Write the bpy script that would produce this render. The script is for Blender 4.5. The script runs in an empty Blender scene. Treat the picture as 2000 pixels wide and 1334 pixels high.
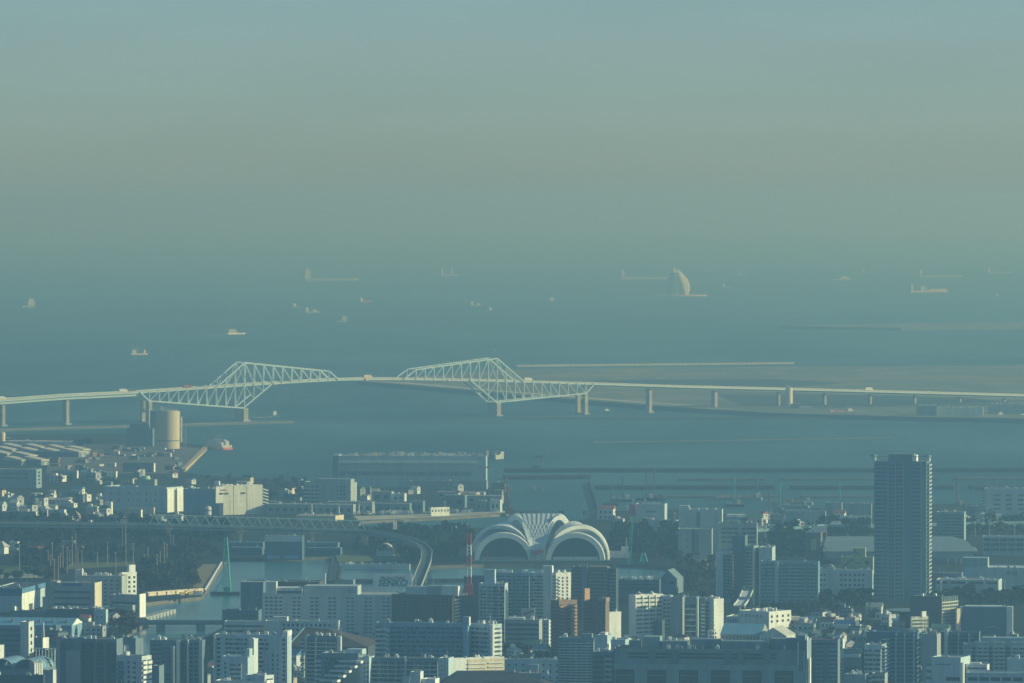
import bpy, bmesh, math, random
from mathutils import Vector, Matrix
R = math.radians
sc = bpy.context.scene
C = sc.collection
# ---------------------------------------------------------------- camera
CAMZ = 350.0
FPX = 12400.0            # focal length in photo pixels (photo 2000 wide)
PITCH = math.atan(278.0/FPX)
cd = bpy.data.cameras.new('camera'); cam = bpy.data.objects.new('camera', cd); C.objects.link(cam)
cam.location = (0, 0, CAMZ); cam.rotation_euler = (R(90)-PITCH, 0, 0)
cd.sensor_width = 36.0; cd.lens = FPX/2000*36; cd.clip_start = 1.0; cd.clip_end = 200000.0
sc.camera = cam
# ---------------------------------------------------------------- light
SUN_EL, SUN_AZ = R(19), R(92)      # azimuth measured from +Y (away from camera) towards +X (right)
w = bpy.data.worlds.new('World'); sc.world = w; w.use_nodes = True
nt = w.node_tree; bg = nt.nodes['Background']
sky = nt.nodes.new('ShaderNodeTexSky'); sky.sky_type = 'NISHITA'; sky.sun_disc = False
sky.sun_elevation = SUN_EL; sky.sun_rotation = SUN_AZ; sky.altitude = 300
sky.air_density = 0.6; sky.dust_density = 0.6; sky.ozone_density = 2.0
mx = nt.nodes.new('ShaderNodeMix'); mx.data_type = 'RGBA'; mx.blend_type = 'MULTIPLY'; mx.inputs[0].default_value = 1
nt.links.new(sky.outputs[0], mx.inputs[6]); tz = nt.nodes.new('ShaderNodeTexCoord'); sz = nt.nodes.new('ShaderNodeSeparateXYZ'); mz = nt.nodes.new('ShaderNodeMapRange')
mz.inputs[1].default_value = .06; mz.inputs[2].default_value = .55; tm = nt.nodes.new('ShaderNodeMix'); tm.data_type = 'RGBA'
tm.inputs[6].default_value = (0.725, 0.86, 0.812, 1); tm.inputs[7].default_value = (0.72, 1.22, 1.62, 1)
nt.links.new(tz.outputs['Generated'], sz.inputs[0]); nt.links.new(sz.outputs[2], mz.inputs[0]); nt.links.new(mz.outputs[0], tm.inputs[0]); nt.links.new(tm.outputs[2], mx.inputs[7])
tcw = nt.nodes.new('ShaderNodeTexCoord'); mpw = nt.nodes.new('ShaderNodeMapping'); mpw.inputs['Scale'].default_value = (9, 9, 60)
nzw = nt.nodes.new('ShaderNodeTexNoise'); nzw.inputs['Scale'].default_value = 1.6; nzw.inputs['Detail'].default_value = 4
mrw = nt.nodes.new('ShaderNodeMapRange'); mrw.inputs[1].default_value = .3; mrw.inputs[2].default_value = .7; mrw.inputs[3].default_value = .965; mrw.inputs[4].default_value = 1.035
svw = nt.nodes.new('ShaderNodeVectorMath'); svw.operation = 'SCALE'
nt.links.new(tcw.outputs['Generated'], mpw.inputs[0]); nt.links.new(mpw.outputs[0], nzw.inputs['Vector']); nt.links.new(nzw.outputs[0], mrw.inputs[0])
nt.links.new(mx.outputs[2], svw.inputs[0]); nt.links.new(mrw.outputs[0], svw.inputs['Scale']); nt.links.new(svw.outputs[0], bg.inputs[0]); bg.inputs[1].default_value = 0.107
ld = bpy.data.lights.new('sun', 'SUN'); ld.energy = 4.9; ld.angle = R(0.5); ld.color = (0.90, 1.0, 0.68)
so = bpy.data.objects.new('sun', ld); C.objects.link(so)
sdir = Vector((math.sin(SUN_AZ)*math.cos(SUN_EL), math.cos(SUN_AZ)*math.cos(SUN_EL), math.sin(SUN_EL)))
so.rotation_euler = sdir.to_track_quat('Z', 'Y').to_euler(); so.location = (3000, 0, 900)
vs = sc.view_settings; vs.view_transform = 'Standard'; vs.look = 'None'; vs.exposure = 0.0; vs.gamma = 1.0
# ---------------------------------------------------------------- photo pixel -> place
_cp, _sp = math.cos(PITCH), math.sin(PITCH)
def ray(px, py):
    a = (px-1000)/FPX; b = -(py-667)/FPX
    return Vector((a, _cp+b*_sp, -_sp+b*_cp))
def G(px, py, z=0.0):
    r = ray(px, py); t = (z-CAMZ)/r.z
    return Vector((r.x*t, r.y*t, z))
def D(px, py, Y):
    r = ray(px, py); t = Y/r.y
    return Vector((r.x*t, Y, CAMZ+r.z*t))
def pyof(z, Y):
    q = (z-CAMZ)/Y; b = (q*_cp+_sp)/(_cp-q*_sp)
    return 667-b*FPX
LZ = 3.0
rnd = random.Random(7)
# ---------------------------------------------------------------- materials
_m = {}
def M(name, c, rough=0.75, var=0.12, scale=0.25, streak=0.0, spec=0.3, metal=0.0, objvar=0.0):
    key = (name, c, rough, var)
    if key in _m: return _m[key]
    m = bpy.data.materials.new(name); m.use_nodes = True; t = m.node_tree; N = t.nodes; L = t.links
    b = N['Principled BSDF']; b.inputs['Roughness'].default_value = rough; b.inputs['Metallic'].default_value = metal
    b.inputs['Specular IOR Level'].default_value = spec
    tc = N.new('ShaderNodeTexCoord'); nz = N.new('ShaderNodeTexNoise'); nz.inputs['Scale'].default_value = scale
    nz.inputs['Detail'].default_value = 4
    mp = N.new('ShaderNodeMapping'); L.new(tc.outputs['Object'], mp.inputs[0]); L.new(mp.outputs[0], nz.inputs['Vector'])
    if streak: mp.inputs['Scale'].default_value = (1.0, 1.0, streak)
    mr = N.new('ShaderNodeMapRange'); L.new(nz.outputs[0], mr.inputs[0])
    mr.inputs[1].default_value = 0.3; mr.inputs[2].default_value = 0.7
    mr.inputs[3].default_value = 1-var; mr.inputs[4].default_value = 1+var
    f = mr.outputs[0]
    if objvar:
        oi = N.new('ShaderNodeObjectInfo'); m2 = N.new('ShaderNodeMapRange'); L.new(oi.outputs['Random'], m2.inputs[0])
        m2.inputs[3].default_value = 1-objvar; m2.inputs[4].default_value = 1+objvar
        mu = N.new('ShaderNodeMath'); mu.operation = 'MULTIPLY'; L.new(f, mu.inputs[0]); L.new(m2.outputs[0], mu.inputs[1]); f = mu.outputs[0]
    sc_ = N.new('ShaderNodeVectorMath'); sc_.operation = 'SCALE'; sc_.inputs[0].default_value = c
    L.new(f, sc_.inputs['Scale']); L.new(sc_.outputs[0], b.inputs['Base Color'])
    _m[key] = m
    return m
def W(name, c, var=0.17): return M(name, c, 0.8, var, 0.22, 0.10, 0.25)   # weathered wall
WHITE = W('white_wall', (.80, .81, .79)); PALE = W('pale_grey_wall', (.60, .65, .66)); GREY = W('grey_wall', (.36, .39, .39))
CREAM = W('cream_wall', (.72, .62, .46)); BLUEW = W('pale_blue_wall', (.47, .58, .63)); SKYB = W('blue_cladding', (.21, .36, .47))
NAVY = W('navy_band', (.05, .13, .27)); BROWN = W('brown_tile_wall', (.13, .105, .09)); TAN = W('tan_tile_wall', (.30, .24, .18))
BRICK = W('red_brick_wall', (.30, .20, .14)); DARK = W('dark_cladding', (.07, .10, .12)); SLATE = W('slate_wall', (.17, .24, .29))
OLIVE = W('yellow_green_wall', (.42, .45, .20)); RED = W('red_wall', (.42, .06, .07)); PINK = W('red_roof', (.32, .15, .13))
ROOF = M('grey_roof', (.33, .35, .34), .85, .2, .15); DROOF = M('dark_roof', (.055, .065, .075), .8, .2, .2)
LROOF = M('light_roof', (.55, .56, .52), .8, .15, .15); BROOF = M('blue_metal_roof', (.13, .30, .45), .5, .12, .1, 0, .4)
BRROOF = M('brown_roof', (.085, .07, .06), .8, .2, .2); GREEN = M('green_roof', (.12, .24, .18), .7, .15, .2)
GLASS = M('window_glass', (.025, .045, .06), .15, .2, .4, 0, .5); GLASS2 = M('recess_glass', (.05, .08, .10), .3, .3, .35, 0, .4)
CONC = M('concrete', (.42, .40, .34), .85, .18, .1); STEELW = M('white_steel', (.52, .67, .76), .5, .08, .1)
STEELG = M('green_steel', (.55, .72, .62), .6, .1, .2); TEAL = M('teal_paint', (.05, .38, .36), .5, .1, .3)
REDP = M('red_paint', (.46, .06, .05), .5, .1, .3); WHITEP = M('white_paint', (.75, .76, .74), .5, .06, .3)
RUST = M('rusty_brown_steel', (.22, .15, .08), .8, .25, .4); DSTEEL = M('dark_steel', (.10, .11, .11), .6, .2, .3)
BLACKW = M('dark_timber', (.035, .055, .07), .9, .2, .05)
# ---------------------------------------------------------------- mesh building
class MB:
    def __init__(s): s.v = []; s.f = []
    def box(s, x0, x1, y0, y1, z0, z1):
        n = len(s.v)
        s.v += [(x0,y0,z0),(x1,y0,z0),(x1,y1,z0),(x0,y1,z0),(x0,y0,z1),(x1,y0,z1),(x1,y1,z1),(x0,y1,z1)]
        s.f += [tuple(n+i for i in q) for q in ((0,3,2,1),(4,5,6,7),(0,1,5,4),(1,2,6,5),(2,3,7,6),(3,0,4,7))]
        return s
    def hexa(s, p):          # eight corners, bottom ring then top ring
        n = len(s.v); s.v += [tuple(q) for q in p]
        s.f += [tuple(n+i for i in q) for q in ((0,3,2,1),(4,5,6,7),(0,1,5,4),(1,2,6,5),(2,3,7,6),(3,0,4,7))]
        return s
    def prism(s, poly, z0, z1, top=None):
        n = len(s.v); k = len(poly); top = top or poly
        s.v += [(x,y,z0) for x,y in poly]+[(x,y,z1) for x,y in top]
        s.f += [tuple(n+i for i in reversed(range(k))), tuple(n+k+i for i in range(k))]
        s.f += [(n+i, n+(i+1)%k, n+k+(i+1)%k, n+k+i) for i in range(k)]
        return s
    def xprism(s, poly, x0, x1):   # polygon in (y,z) pushed along x
        n = len(s.v); k = len(poly)
        s.v += [(x0,y,z) for y,z in poly]+[(x1,y,z) for y,z in poly]
        s.f += [tuple(n+i for i in range(k)), tuple(n+k+i for i in reversed(range(k)))]
        s.f += [(n+(i+1)%k, n+i, n+k+i, n+k+(i+1)%k) for i in range(k)]
        return s
    def yprism(s, poly, y0, y1):   # polygon in (x,z) pushed along y
        n = len(s.v); k = len(poly)
        s.v += [(x,y0,z) for x,z in poly]+[(x,y1,z) for x,z in poly]
        s.f += [tuple(n+i for i in reversed(range(k))), tuple(n+k+i for i in range(k))]
        s.f += [(n+i, n+(i+1)%k, n+k+(i+1)%k, n+k+i) for i in range(k)]
        return s
    def bar(s, p, q, r, r2=None, n=4):
        p = Vector(p); q = Vector(q); r2 = r if r2 is None else r2
        d = (q-p).normalized(); u = d.cross(Vector((0,0,1)))
        if u.length < 1e-3: u = Vector((1,0,0))
        u.normalize(); w_ = d.cross(u); k = len(s.v); o = math.pi/4 if n == 4 else 0
        for c, rr in ((p, r), (q, r2)):
            for i in range(n):
                a = 2*math.pi*i/n+o
                s.v.append(tuple(c+u*math.cos(a)*rr+w_*math.sin(a)*rr))
        s.f += [(k+i, k+(i+1)%n, k+n+(i+1)%n, k+n+i) for i in range(n)]
        s.f += [tuple(k+i for i in reversed(range(n))), tuple(k+n+i for i in range(n))]
        return s
    def cyl(s, x, y, z0, z1, r, r2=None, n=20): return s.bar((x,y,z0), (x,y,z1), r, r2, n)
    def mesh(s, name, m=None):
        me = bpy.data.meshes.new(name); me.from_pydata(s.v, [], s.f); me.update()
        if m: me.materials.append(m)
        return me
    def build(s, name, m, parent=None):
        o = bpy.data.objects.new(name, s.mesh(name, m)); C.objects.link(o)
        bm = bmesh.new(); bm.from_mesh(o.data); bmesh.ops.recalc_face_normals(bm, faces=bm.faces); bm.to_mesh(o.data); bm.free()
        if parent: o.parent = parent
        return o
def put(name, me, parent, loc=(0,0,0)):
    o = bpy.data.objects.new(name, me); C.objects.link(o); o.location = loc; o.parent = parent
    return o
def tag(o, label=None, cat=None, group=None, kind=None):
    if label: o['label'] = label
    if cat: o['category'] = cat
    if group: o['group'] = group
    if kind: o['kind'] = kind
    return o
def thing(name, label, cat, loc, rz=0, group=None):
    o = bpy.data.objects.new(name, None); C.objects.link(o); o.empty_display_size = 2
    o.location = loc; o.rotation_euler = (0, 0, rz)
    return tag(o, label, cat, group)
def copy_thing(o, loc, rz=None, label=None, scale=None):
    r = o.copy(); C.objects.link(r); r.location = loc
    if rz is not None: r.rotation_euler = (0, 0, rz)
    if scale: r.scale = scale
    if label: r['label'] = label
    for ch in o.children:
        c = ch.copy(); C.objects.link(c); c.parent = r
        for g in ch.children:
            d = g.copy(); C.objects.link(d); d.parent = c
    return r
_wm = {}
def win_mesh(w_, h_, m=None):
    m = m or GLASS; k = (round(w_, 1), round(h_, 1), m.name)
    if k not in _wm:
        b = MB().box(-w_/2, w_/2, -.06, .02, 0, h_).box(-w_/2-.1, w_/2+.1, -.22, -.07, -.16, -.02)
        _wm[k] = b.mesh('window', m)
    return _wm[k]
_foot = []
# ---------------------------------------------------------------- buildings
class Bld:
    def __init__(s, name, label, xl, xm, xr, yt, yb, wall, a=12, d=None, cat='building', roof=None, group=None, z0=LZ, par=.9):
        A = R(a); s.A = A; s.wall = wall; s.z0 = z0
        P = G(xm, yb, z0); s.P = P
        rr = ray(xl, yb); k = rr.x/rr.y
        s.w = (P.x-k*P.y)/(math.cos(A)+k*math.sin(A))
        if d is None:
            rr = ray(xr, yb); k = rr.x/rr.y
            den = math.sin(A)-k*math.cos(A)
            d = (k*P.y-P.x)/den if abs(den) > .01 else 15
            d = min(max(d, 4), 90)
        s.d = d; s.h = D(xm, yt, P.y).z-z0; s.yb = yb; s.ymax = min(yb, 1352)
        c = Vector((P.x-math.cos(A)*s.w/2+math.sin(A)*d/2, P.y+math.sin(A)*s.w/2+math.cos(A)*d/2, z0))
        s.root = thing(name, label, cat, c, -A, group)
        _foot.append((c.x, c.y, math.hypot(s.w, d)/2, s.w, d, A))
        W2, D2 = s.w/2, d/2
        MB().box(-W2, W2, -D2, D2, -1.0, s.h).build('wall', wall, s.root)
        s.par_ = roof is not False
        if roof is not False:
            p = MB(); t = .3
            p.box(-W2-.05, W2+.05, -D2-.05, -D2+t, s.h+.01, s.h+par).box(-W2-.05, W2+.05, D2-t, D2+.05, s.h+.01, s.h+par)
            p.box(-W2-.05, -W2+t, -D2+t, D2-t, s.h+.01, s.h+par).box(W2-t, W2+.05, -D2+t, D2-t, s.h+.01, s.h+par)
            p.build('parapet', wall, s.root)
            MB().box(-W2+t, W2-t, -D2+t, D2-t, s.h+.01, s.h+.12).build('roof', roof or ROOF, s.root)
        s.wins = []; s.nb = 0
        s.mpp = P.y/FPX
    def fx(s, px):
        rr = ray(px, s.yb); k = rr.x/rr.y
        return s.w/2-(s.P.x-k*s.P.y)/(math.cos(s.A)+k*math.sin(s.A))
    def fz(s, py): return D(1000, py, s.P.y).z-s.z0
    def block(s, x0, x1, y0, y1, name='stair_tower', m=None, proud=.6, back=2.0):
        z0 = max(s.fz(y1), -.5)
        return MB().box(s.fx(x0), s.fx(x1), -s.d/2-proud, -s.d/2+back, z0, s.fz(y0)).build(name, m or s.wall, s.root)
    def pent(s, x0, x1, yt, f=(.2, .75), name='penthouse', m=None):
        o = MB().box(s.fx(x0), s.fx(x1), -s.d/2+f[0]*s.d, -s.d/2+f[1]*s.d, s.h+.12, s.fz(yt)).build(name, m or s.wall, s.root)
        return s
    def balc(s, x0, x1, y0, y1, fl, m=None, depth=1.3, hf=.42, gl=None, nx=0, name='balcony'):
        X0, X1 = s.fx(x0), s.fx(x1); fh = fl*s.mpp; y = y0; n = 0
        bm_ = MB().box(X0, X1, -depth, -depth+.15, 0, fh*hf).box(X0, X1, -depth+.15, -.01, -.08, .12)
        if nx:
            for i in range(nx+1):
                xx = X0+(X1-X0)*i/nx; bm_.box(max(xx-.1, X0), min(xx+.1, X1), -depth+.16, -.02, .13, fh-.1)
        me = bm_.mesh(name, m or s.wall)
        ges = []
        for v_ in range(3):
            g_ = MB(); xx = X0+.2
            while xx < X1-.5:
                ww = rnd.choice((1.2, 1.8, 2.6, 3.4)); xe = min(xx+ww, X1-.2); t_ = rnd.random()
                g_.box(xx, xe, -.05, .02, .2 if t_ < .55 else fh*.42, fh*(.86 if t_ < .8 else .74)); xx = xe+rnd.choice((.25, .5, .9, 1.5))
            g_.box(X0+.2, X1-.2, -.04, .02, fh*.66, fh*.70); ges.append(g_.mesh('window_band', gl or GLASS2))
        while y+fl <= min(y1, 1352)+.1:
            z = s.fz(y+fl)
            if z < -.2: break
            put(name, me, s.root, (0, -s.d/2, z)); put('window_band', ges[n % 3 if rnd.random() < .7 else rnd.randrange(3)], s.root, (0, -s.d/2, z)); y += fl; n += 1
        return s
    def band(s, x0, x1, y0, y1, fl, hf=.45, gl=None, off=.3, name='window_band'):
        X0, X1 = s.fx(x0), s.fx(x1); fh = fl*s.mpp; y = y0
        ge = MB().box(X0, X1, -.08, .02, fh*off, fh*(off+hf)).box(X0, X1, -.25, -.09, fh*off-.2, fh*off-.02).mesh(name, gl or GLASS2)
        while y+fl <= min(y1, 1352)+.1:
            z = s.fz(y+fl)
            if z < -.2: break
            put(name, ge, s.root, (0, -s.d/2, z)); y += fl
        return s
    def win(s, x0, x1, y0, y1, nx, fl, wf=.5, hf=.5, gl=None):
        X0, X1 = s.fx(x0), s.fx(x1); fh = fl*s.mpp; cw = (X1-X0)/nx; y = y0
        me = win_mesh(cw*wf, fh*hf, gl)
        while y+fl <= min(y1, 1352)+.1:
            z = s.fz(y+fl)+fh*.3
            if z < 0: break
            for i in range(nx): s.wins.append((me, (X0+cw*(i+.5), -s.d/2, z), 0))
            y += fl
        return s
    def fins(s, xs, y0, y1, wpx=3, m=None, proud=1.4, name='pilaster'):
        z0 = max(s.fz(y1), -.5); me = None
        for x in xs:
            X = s.fx(x); w_ = wpx*s.mpp
            me = me or MB().box(-w_/2, w_/2, -proud, -.02, z0, s.fz(y0)).mesh(name, m or s.wall)
            put(name, me, s.root, (X, -s.d/2, 0))
        return s
    def swin(s, y0, y1, n, fl, wf=.4, hf=.45, gl=None, f=(0, 1)):
        L_ = s.d*(f[1]-f[0]); cw = L_/n; fh = fl*s.mpp; me = win_mesh(cw*wf, fh*hf, gl); y = y0
        while y+fl <= min(y1, 1352)+.1:
            z = s.fz(y+fl)+fh*.3
            if z < 0: break
            for i in range(n): s.wins.append((me, (s.w/2, -s.d/2+f[0]*s.d+cw*(i+.5), z), math.pi/2))
            y += fl
        return s
    def sbalc(s, y0, y1, fl, m=None, f=(.1, .9), depth=1.3, hf=.45):
        Y0 = -s.d/2+f[0]*s.d; Y1 = -s.d/2+f[1]*s.d; fh = fl*s.mpp; y = y0
        me = MB().box(depth-.15, depth, Y0, Y1, 0, fh*hf).box(.01, depth-.15, Y0, Y1, -.08, .12).mesh('side_balcony', m or s.wall)
        ge = MB().box(-.02, .05, Y0+.2, Y1-.2, .2, fh*.86).mesh('side_window', GLASS2)
        while y+fl <= min(y1, 1352)+.1:
            z = s.fz(y+fl)
            if z < -.2: break
            put('side_balcony', me, s.root, (s.w/2, 0, z)); put('side_window', ge, s.root, (s.w/2, 0, z)); y += fl
        return s
    def units(s, n, m=None, hh=1.6, name='roof_unit'):
        for i in range(n):
            x = rnd.uniform(-.42, .42)*s.w; y = rnd.uniform(-.3, .3)*s.d; q = rnd.uniform(.6, 1.5); h_ = rnd.uniform(.6, 1.2)*hh+.9
            b = MB().box(x-q, x+q, y-q*.7, y+q*.7, s.h+.13, s.h+h_)
            if rnd.random() < .4: b.cyl(x, y, s.h+h_+.001, s.h+h_+.6, q*.5, n=8)
            b.build(name, m or rnd.choice((PALE, GREY, WHITE)), s.root)
        return s
    def mast(s, px, yt, r=.18, name='antenna'):
        x = s.fx(px); b = MB().bar((x, 0, s.h+.13), (x, 0, s.fz(yt)), r, r*.5)
        z = s.fz(yt)
        for k in (.5, .7, .9):
            zz = s.h+(z-s.h)*k; b.bar((x-.7, 0, zz), (x+.7, 0, zz), .08)
        b.build(name, PALE, s.root); return s
    def done(s):
        if s.par_ and s.d > 7:
            for i in range(min(14, 2+int(s.w*s.d/150))):
                x = rnd.uniform(-.45, .45)*s.w; y = rnd.uniform(-.40, .40)*s.d; q = rnd.uniform(.35, 1.3); h_ = rnd.uniform(.7, 2.4); t_ = rnd.random()
                b = MB()
                if t_ < .5: b.box(x-q, x+q, y-q*.6, y+q*.6, s.h+.13, s.h+.13+h_).box(x-q*.7, x+q*.7, y-q*.4, y+q*.4, s.h+.14+h_, s.h+.4+h_)
                elif t_ < .75: b.bar((x-2.5*q, y, s.h+.6), (x+2.5*q, y, s.h+.6), .25)
                else: b.bar((x, y, s.h+.13), (x, y, s.h+1.5+h_*1.6), .12, .08).bar((x-.6, y, s.h+1.2+h_*1.5), (x+.6, y, s.h+1.2+h_*1.5), .06)
                b.build('roof_unit' if t_ < .5 else 'pipe' if t_ < .75 else 'antenna', rnd.choice((PALE, GREY, WHITE, SLATE)), s.root)
        for i, (me, loc, rz) in enumerate(s.wins[:100]):
            o = put('window', me, s.root, loc)
            if rz: o.rotation_euler = (0, 0, rz)
        if len(s.wins) > 100:
            b = MB()
            for me, loc, rz in s.wins[100:]:
                w_ = max(v.co.x for v in me.vertices)-.1; h_ = max(v.co.z for v in me.vertices)
                if rz: b.box(loc[0]-.02, loc[0]+.06, loc[1]-w_, loc[1]+w_, loc[2], loc[2]+h_)
                else: b.box(loc[0]-w_, loc[0]+w_, loc[1]-.06, loc[1]+.02, loc[2], loc[2]+h_)
            tag(b.build('window', GLASS, s.root), kind='stuff')
        return s
def glyphs(parent, text, x, y, z, size, m, name='lettering', rz=0, shear=0.0, bold=0.0):
    cu = bpy.data.curves.new('lettering', 'FONT'); cu.body = text; cu.size = size; cu.extrude = .05; cu.align_x = 'CENTER'; cu.shear = shear; cu.offset = bold
    o = bpy.data.objects.new('lettering', cu); C.objects.link(o)
    dg = bpy.context.evaluated_depsgraph_get(); me = bpy.data.meshes.new_from_object(o.evaluated_get(dg)); bpy.data.objects.remove(o)
    me.materials.clear(); me.materials.append(m)
    r = bpy.data.objects.new(name, me); C.objects.link(r); r.parent = parent; r.location = (x, y, z); r.rotation_euler = (R(90), 0, rz)
    return r
# ---------------------------------------------------------------- water and ground
def water_mat():
    m = bpy.data.materials.new('sea_water'); m.use_nodes = True; t = m.node_tree; N = t.nodes; L = t.links; b = N['Principled BSDF']
    b.inputs['Roughness'].default_value = .55; b.inputs['Specular IOR Level'].default_value = .18
    tc = N.new('ShaderNodeTexCoord'); mp = N.new('ShaderNodeMapping'); mp.inputs['Scale'].default_value = (.0016, .0006, 1)
    L.new(tc.outputs['Object'], mp.inputs[0]); nz = N.new('ShaderNodeTexNoise'); nz.inputs['Scale'].default_value = 1.6; nz.inputs['Detail'].default_value = 7
    nz.inputs['Roughness'].default_value = .62
    L.new(mp.outputs[0], nz.inputs['Vector']); rp = N.new('ShaderNodeValToRGB'); L.new(nz.outputs[0], rp.inputs[0])
    rp.color_ramp.elements[0].position = .38; rp.color_ramp.elements[0].color = (.010, .066, .095, 1)
    rp.color_ramp.elements[1].position = .64; rp.color_ramp.elements[1].color = (.052, .158, .195, 1)
    L.new(rp.outputs[0], b.inputs['Base Color'])
    mq = N.new('ShaderNodeMapping'); mq.inputs['Scale'].default_value = (.05, .012, 1); L.new(tc.outputs['Object'], mq.inputs[0])
    n2 = N.new('ShaderNodeTexNoise'); n2.inputs['Scale'].default_value = 1; n2.inputs['Detail'].default_value = 6; L.new(mq.outputs[0], n2.inputs['Vector'])
    bp = N.new('ShaderNodeBump'); bp.inputs['Strength'].default_value = .35; bp.inputs['Distance'].default_value = 3; L.new(n2.outputs[0], bp.inputs['Height']); L.new(bp.outputs[0], b.inputs['Normal'])
    return m
def sheet(name, pts, m, z, kind='structure'):
    from mathutils.geometry import tessellate_polygon
    me = bpy.data.meshes.new(name); tr = tessellate_polygon([[Vector((p[0], p[1], 0)) for p in pts]])
    me.from_pydata([(p[0], p[1], z) for p in pts], [], tr); me.materials.append(m)
    o = bpy.data.objects.new(name, me); C.objects.link(o)
    bm = bmesh.new(); bm.from_mesh(me); bmesh.ops.recalc_face_normals(bm, faces=bm.faces)
    for f in bm.faces:
        if f.normal.z < 0: f.normal_flip()
    bm.to_mesh(me); bm.free()
    return tag(o, kind=kind)
sheet('water', [(-9300, 150), (9300, 150), (9300, 89500), (-9300, 89500)], water_mat(), 0)
def land(name, loops, top, wall, z):
    from mathutils.geometry import tessellate_polygon
    L3 = [[G(x, y, z) for x, y in lp] for lp in loops]
    flat = [p for lp in L3 for p in lp]; tr = tessellate_polygon([[Vector((p.x, p.y, 0)) for p in lp] for lp in L3])
    v = [tuple(p) for p in flat]; f = [tuple(t) for t in tr]; nf = len(f); k = 0
    for lp in L3:
        n0 = len(v); v += [(p.x, p.y, -.6) for p in lp]; n = len(lp)
        for i in range(n): f.append((k+i, k+(i+1)%n, n0+(i+1)%n, n0+i))
        k += n
    me = bpy.data.meshes.new(name); me.from_pydata(v, [], f); me.materials.append(top); me.materials.append(wall)
    for i, p in enumerate(me.polygons): p.material_index = 0 if i < nf else 1
    bm = bmesh.new(); bm.from_mesh(me)
    for fa in bm.faces:
        fa.normal_update()
        if fa.index < nf and fa.normal.z < 0: fa.normal_flip()
    bm.to_mesh(me); bm.free()
    o = bpy.data.objects.new(name, me); C.objects.link(o); return tag(o, kind='structure')
def ground_mat(name, cols, scale):
    m = bpy.data.materials.new(name); m.use_nodes = True; t = m.node_tree; N = t.nodes; L = t.links; b = N['Principled BSDF']; b.inputs['Roughness'].default_value = .9; b.inputs['Specular IOR Level'].default_value = .1
    tc = N.new('ShaderNodeTexCoord'); nz = N.new('ShaderNodeTexNoise'); nz.inputs['Scale'].default_value = scale; nz.inputs['Detail'].default_value = 8; nz.inputs['Roughness'].default_value = .65
    L.new(tc.outputs['Object'], nz.inputs['Vector']); rp = N.new('ShaderNodeValToRGB'); L.new(nz.outputs[0], rp.inputs[0])
    e = rp.color_ramp.elements
    while len(e) < len(cols): e.new(.5)
    for i, c in enumerate(cols): e[i].position = .32+.36*i/(len(cols)-1); e[i].color = (*c, 1)
    L.new(rp.outputs[0], b.inputs['Base Color']); return m
GCITY = ground_mat('city_ground', [(.014, .026, .024), (.034, .042, .040), (.018, .032, .026), (.055, .058, .054)], .02)
GFILL = ground_mat('landfill_ground', [(.11, .135, .10), (.20, .215, .16), (.13, .155, .115), (.29, .28, .21), (.17, .19, .14)], .006)
GYARD = ground_mat('yard_ground', [(.105, .115, .11), (.155, .16, .15), (.12, .128, .12)], .02)
GRASS = ground_mat('lawn_grass', [(.09, .13, .045), (.15, .17, .07), (.11, .15, .06)], .03)
SEAW = M('seawall_concrete', (.10, .13, .14), .9, .2, .05); CONCL = M('pale_concrete', (.50, .46, .36), .9, .15, .05)
TRACK = M('red_track', (.32, .12, .09), .9, .1, .1); ASPH = M('asphalt', (.05, .055, .055), .9, .15, .1)
main = [(-700, 851), (-300, 851), (235, 847), (300, 851), (368, 866), (407, 872), (357, 922), (420, 930), (560, 938), (650, 950), (985, 952), (1004, 1000),
        (985, 1003), (860, 1011), (760, 1015), (705, 1018), (700, 1027), (850, 1031), (1020, 1030), (1160, 1012), (1166, 1003), (1188, 992), (1310, 994), (1420, 1003), (1500, 1015),
        (1560, 1013), (1610, 1000), (1700, 985), (1900, 984), (2700, 984), (6500, 2400), (-4500, 2400), (-1700, 1000)]
canal = [(445, 1090), (560, 1089), (655, 1087), (662, 1102), (830, 1105), (945, 1102), (1190, 1101), (1280, 1105), (1326, 1110), (1322, 1137), (1205, 1138), (950, 1147), (640, 1166),
         (515, 1172), (474, 1185), (470, 1216), (430, 1228), (400, 1245), (330, 1290), (236, 1290), (240, 1248), (262, 1228), (296, 1214), (283, 1205), (276, 1178), (395, 1165), (433, 1104)]
land('ground', [main, canal], GCITY, M('quay_concrete', (.16, .15, .12), .9, .3, .08), LZ)
land('landfill_island', [[(700, 744), (1000, 721), (1300, 717), (1550, 716), (2100, 712), (2900, 712), (2900, 817), (2000, 818), (1800, 814), (1600, 809), (1500, 806), (1350, 797), (1200, 786), (1000, 770), (800, 752)]], GFILL, SEAW, 7)
land('promenade', [[(-400, 839.5), (0, 837), (250, 830.5), (345, 827.5), (480, 823.5), (570, 822), (576, 824), (480, 826.5), (300, 831.5), (0, 840.5), (-400, 844)]], M('promenade_stone', (.30, .27, .21), .9, .4, .03), SEAW, 2.2)
land('runway_island', [[(1520, 636), (1650, 634), (1800, 631), (2500, 624), (2500, 634), (2000, 637), (1760, 640)]], GFILL, SEAW, 8)
def psheet(name, px, m, z=LZ+.06): return sheet(name, [G(x, y, z).to_2d() for x, y in px], m, z)
CW = M('canal_water', (.045, .165, .215), .22, .35, .012, 0, .5)
psheet('canal_water', canal, CW, .05)
psheet('yard', [(100, 868), (300, 866), (395, 876), (352, 918), (345, 925), (90, 925)], GYARD)
psheet('lawn', [(0, 1104), (60, 1104), (75, 1120), (0, 1122)], GRASS)
psheet('lawn', [(35, 1069), (60, 1069), (60, 1086), (45, 1085)], GRASS, LZ+.12)
psheet('lawn', [(80, 1072), (172, 1071), (172, 1078), (80, 1080)], GRASS)
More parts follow.
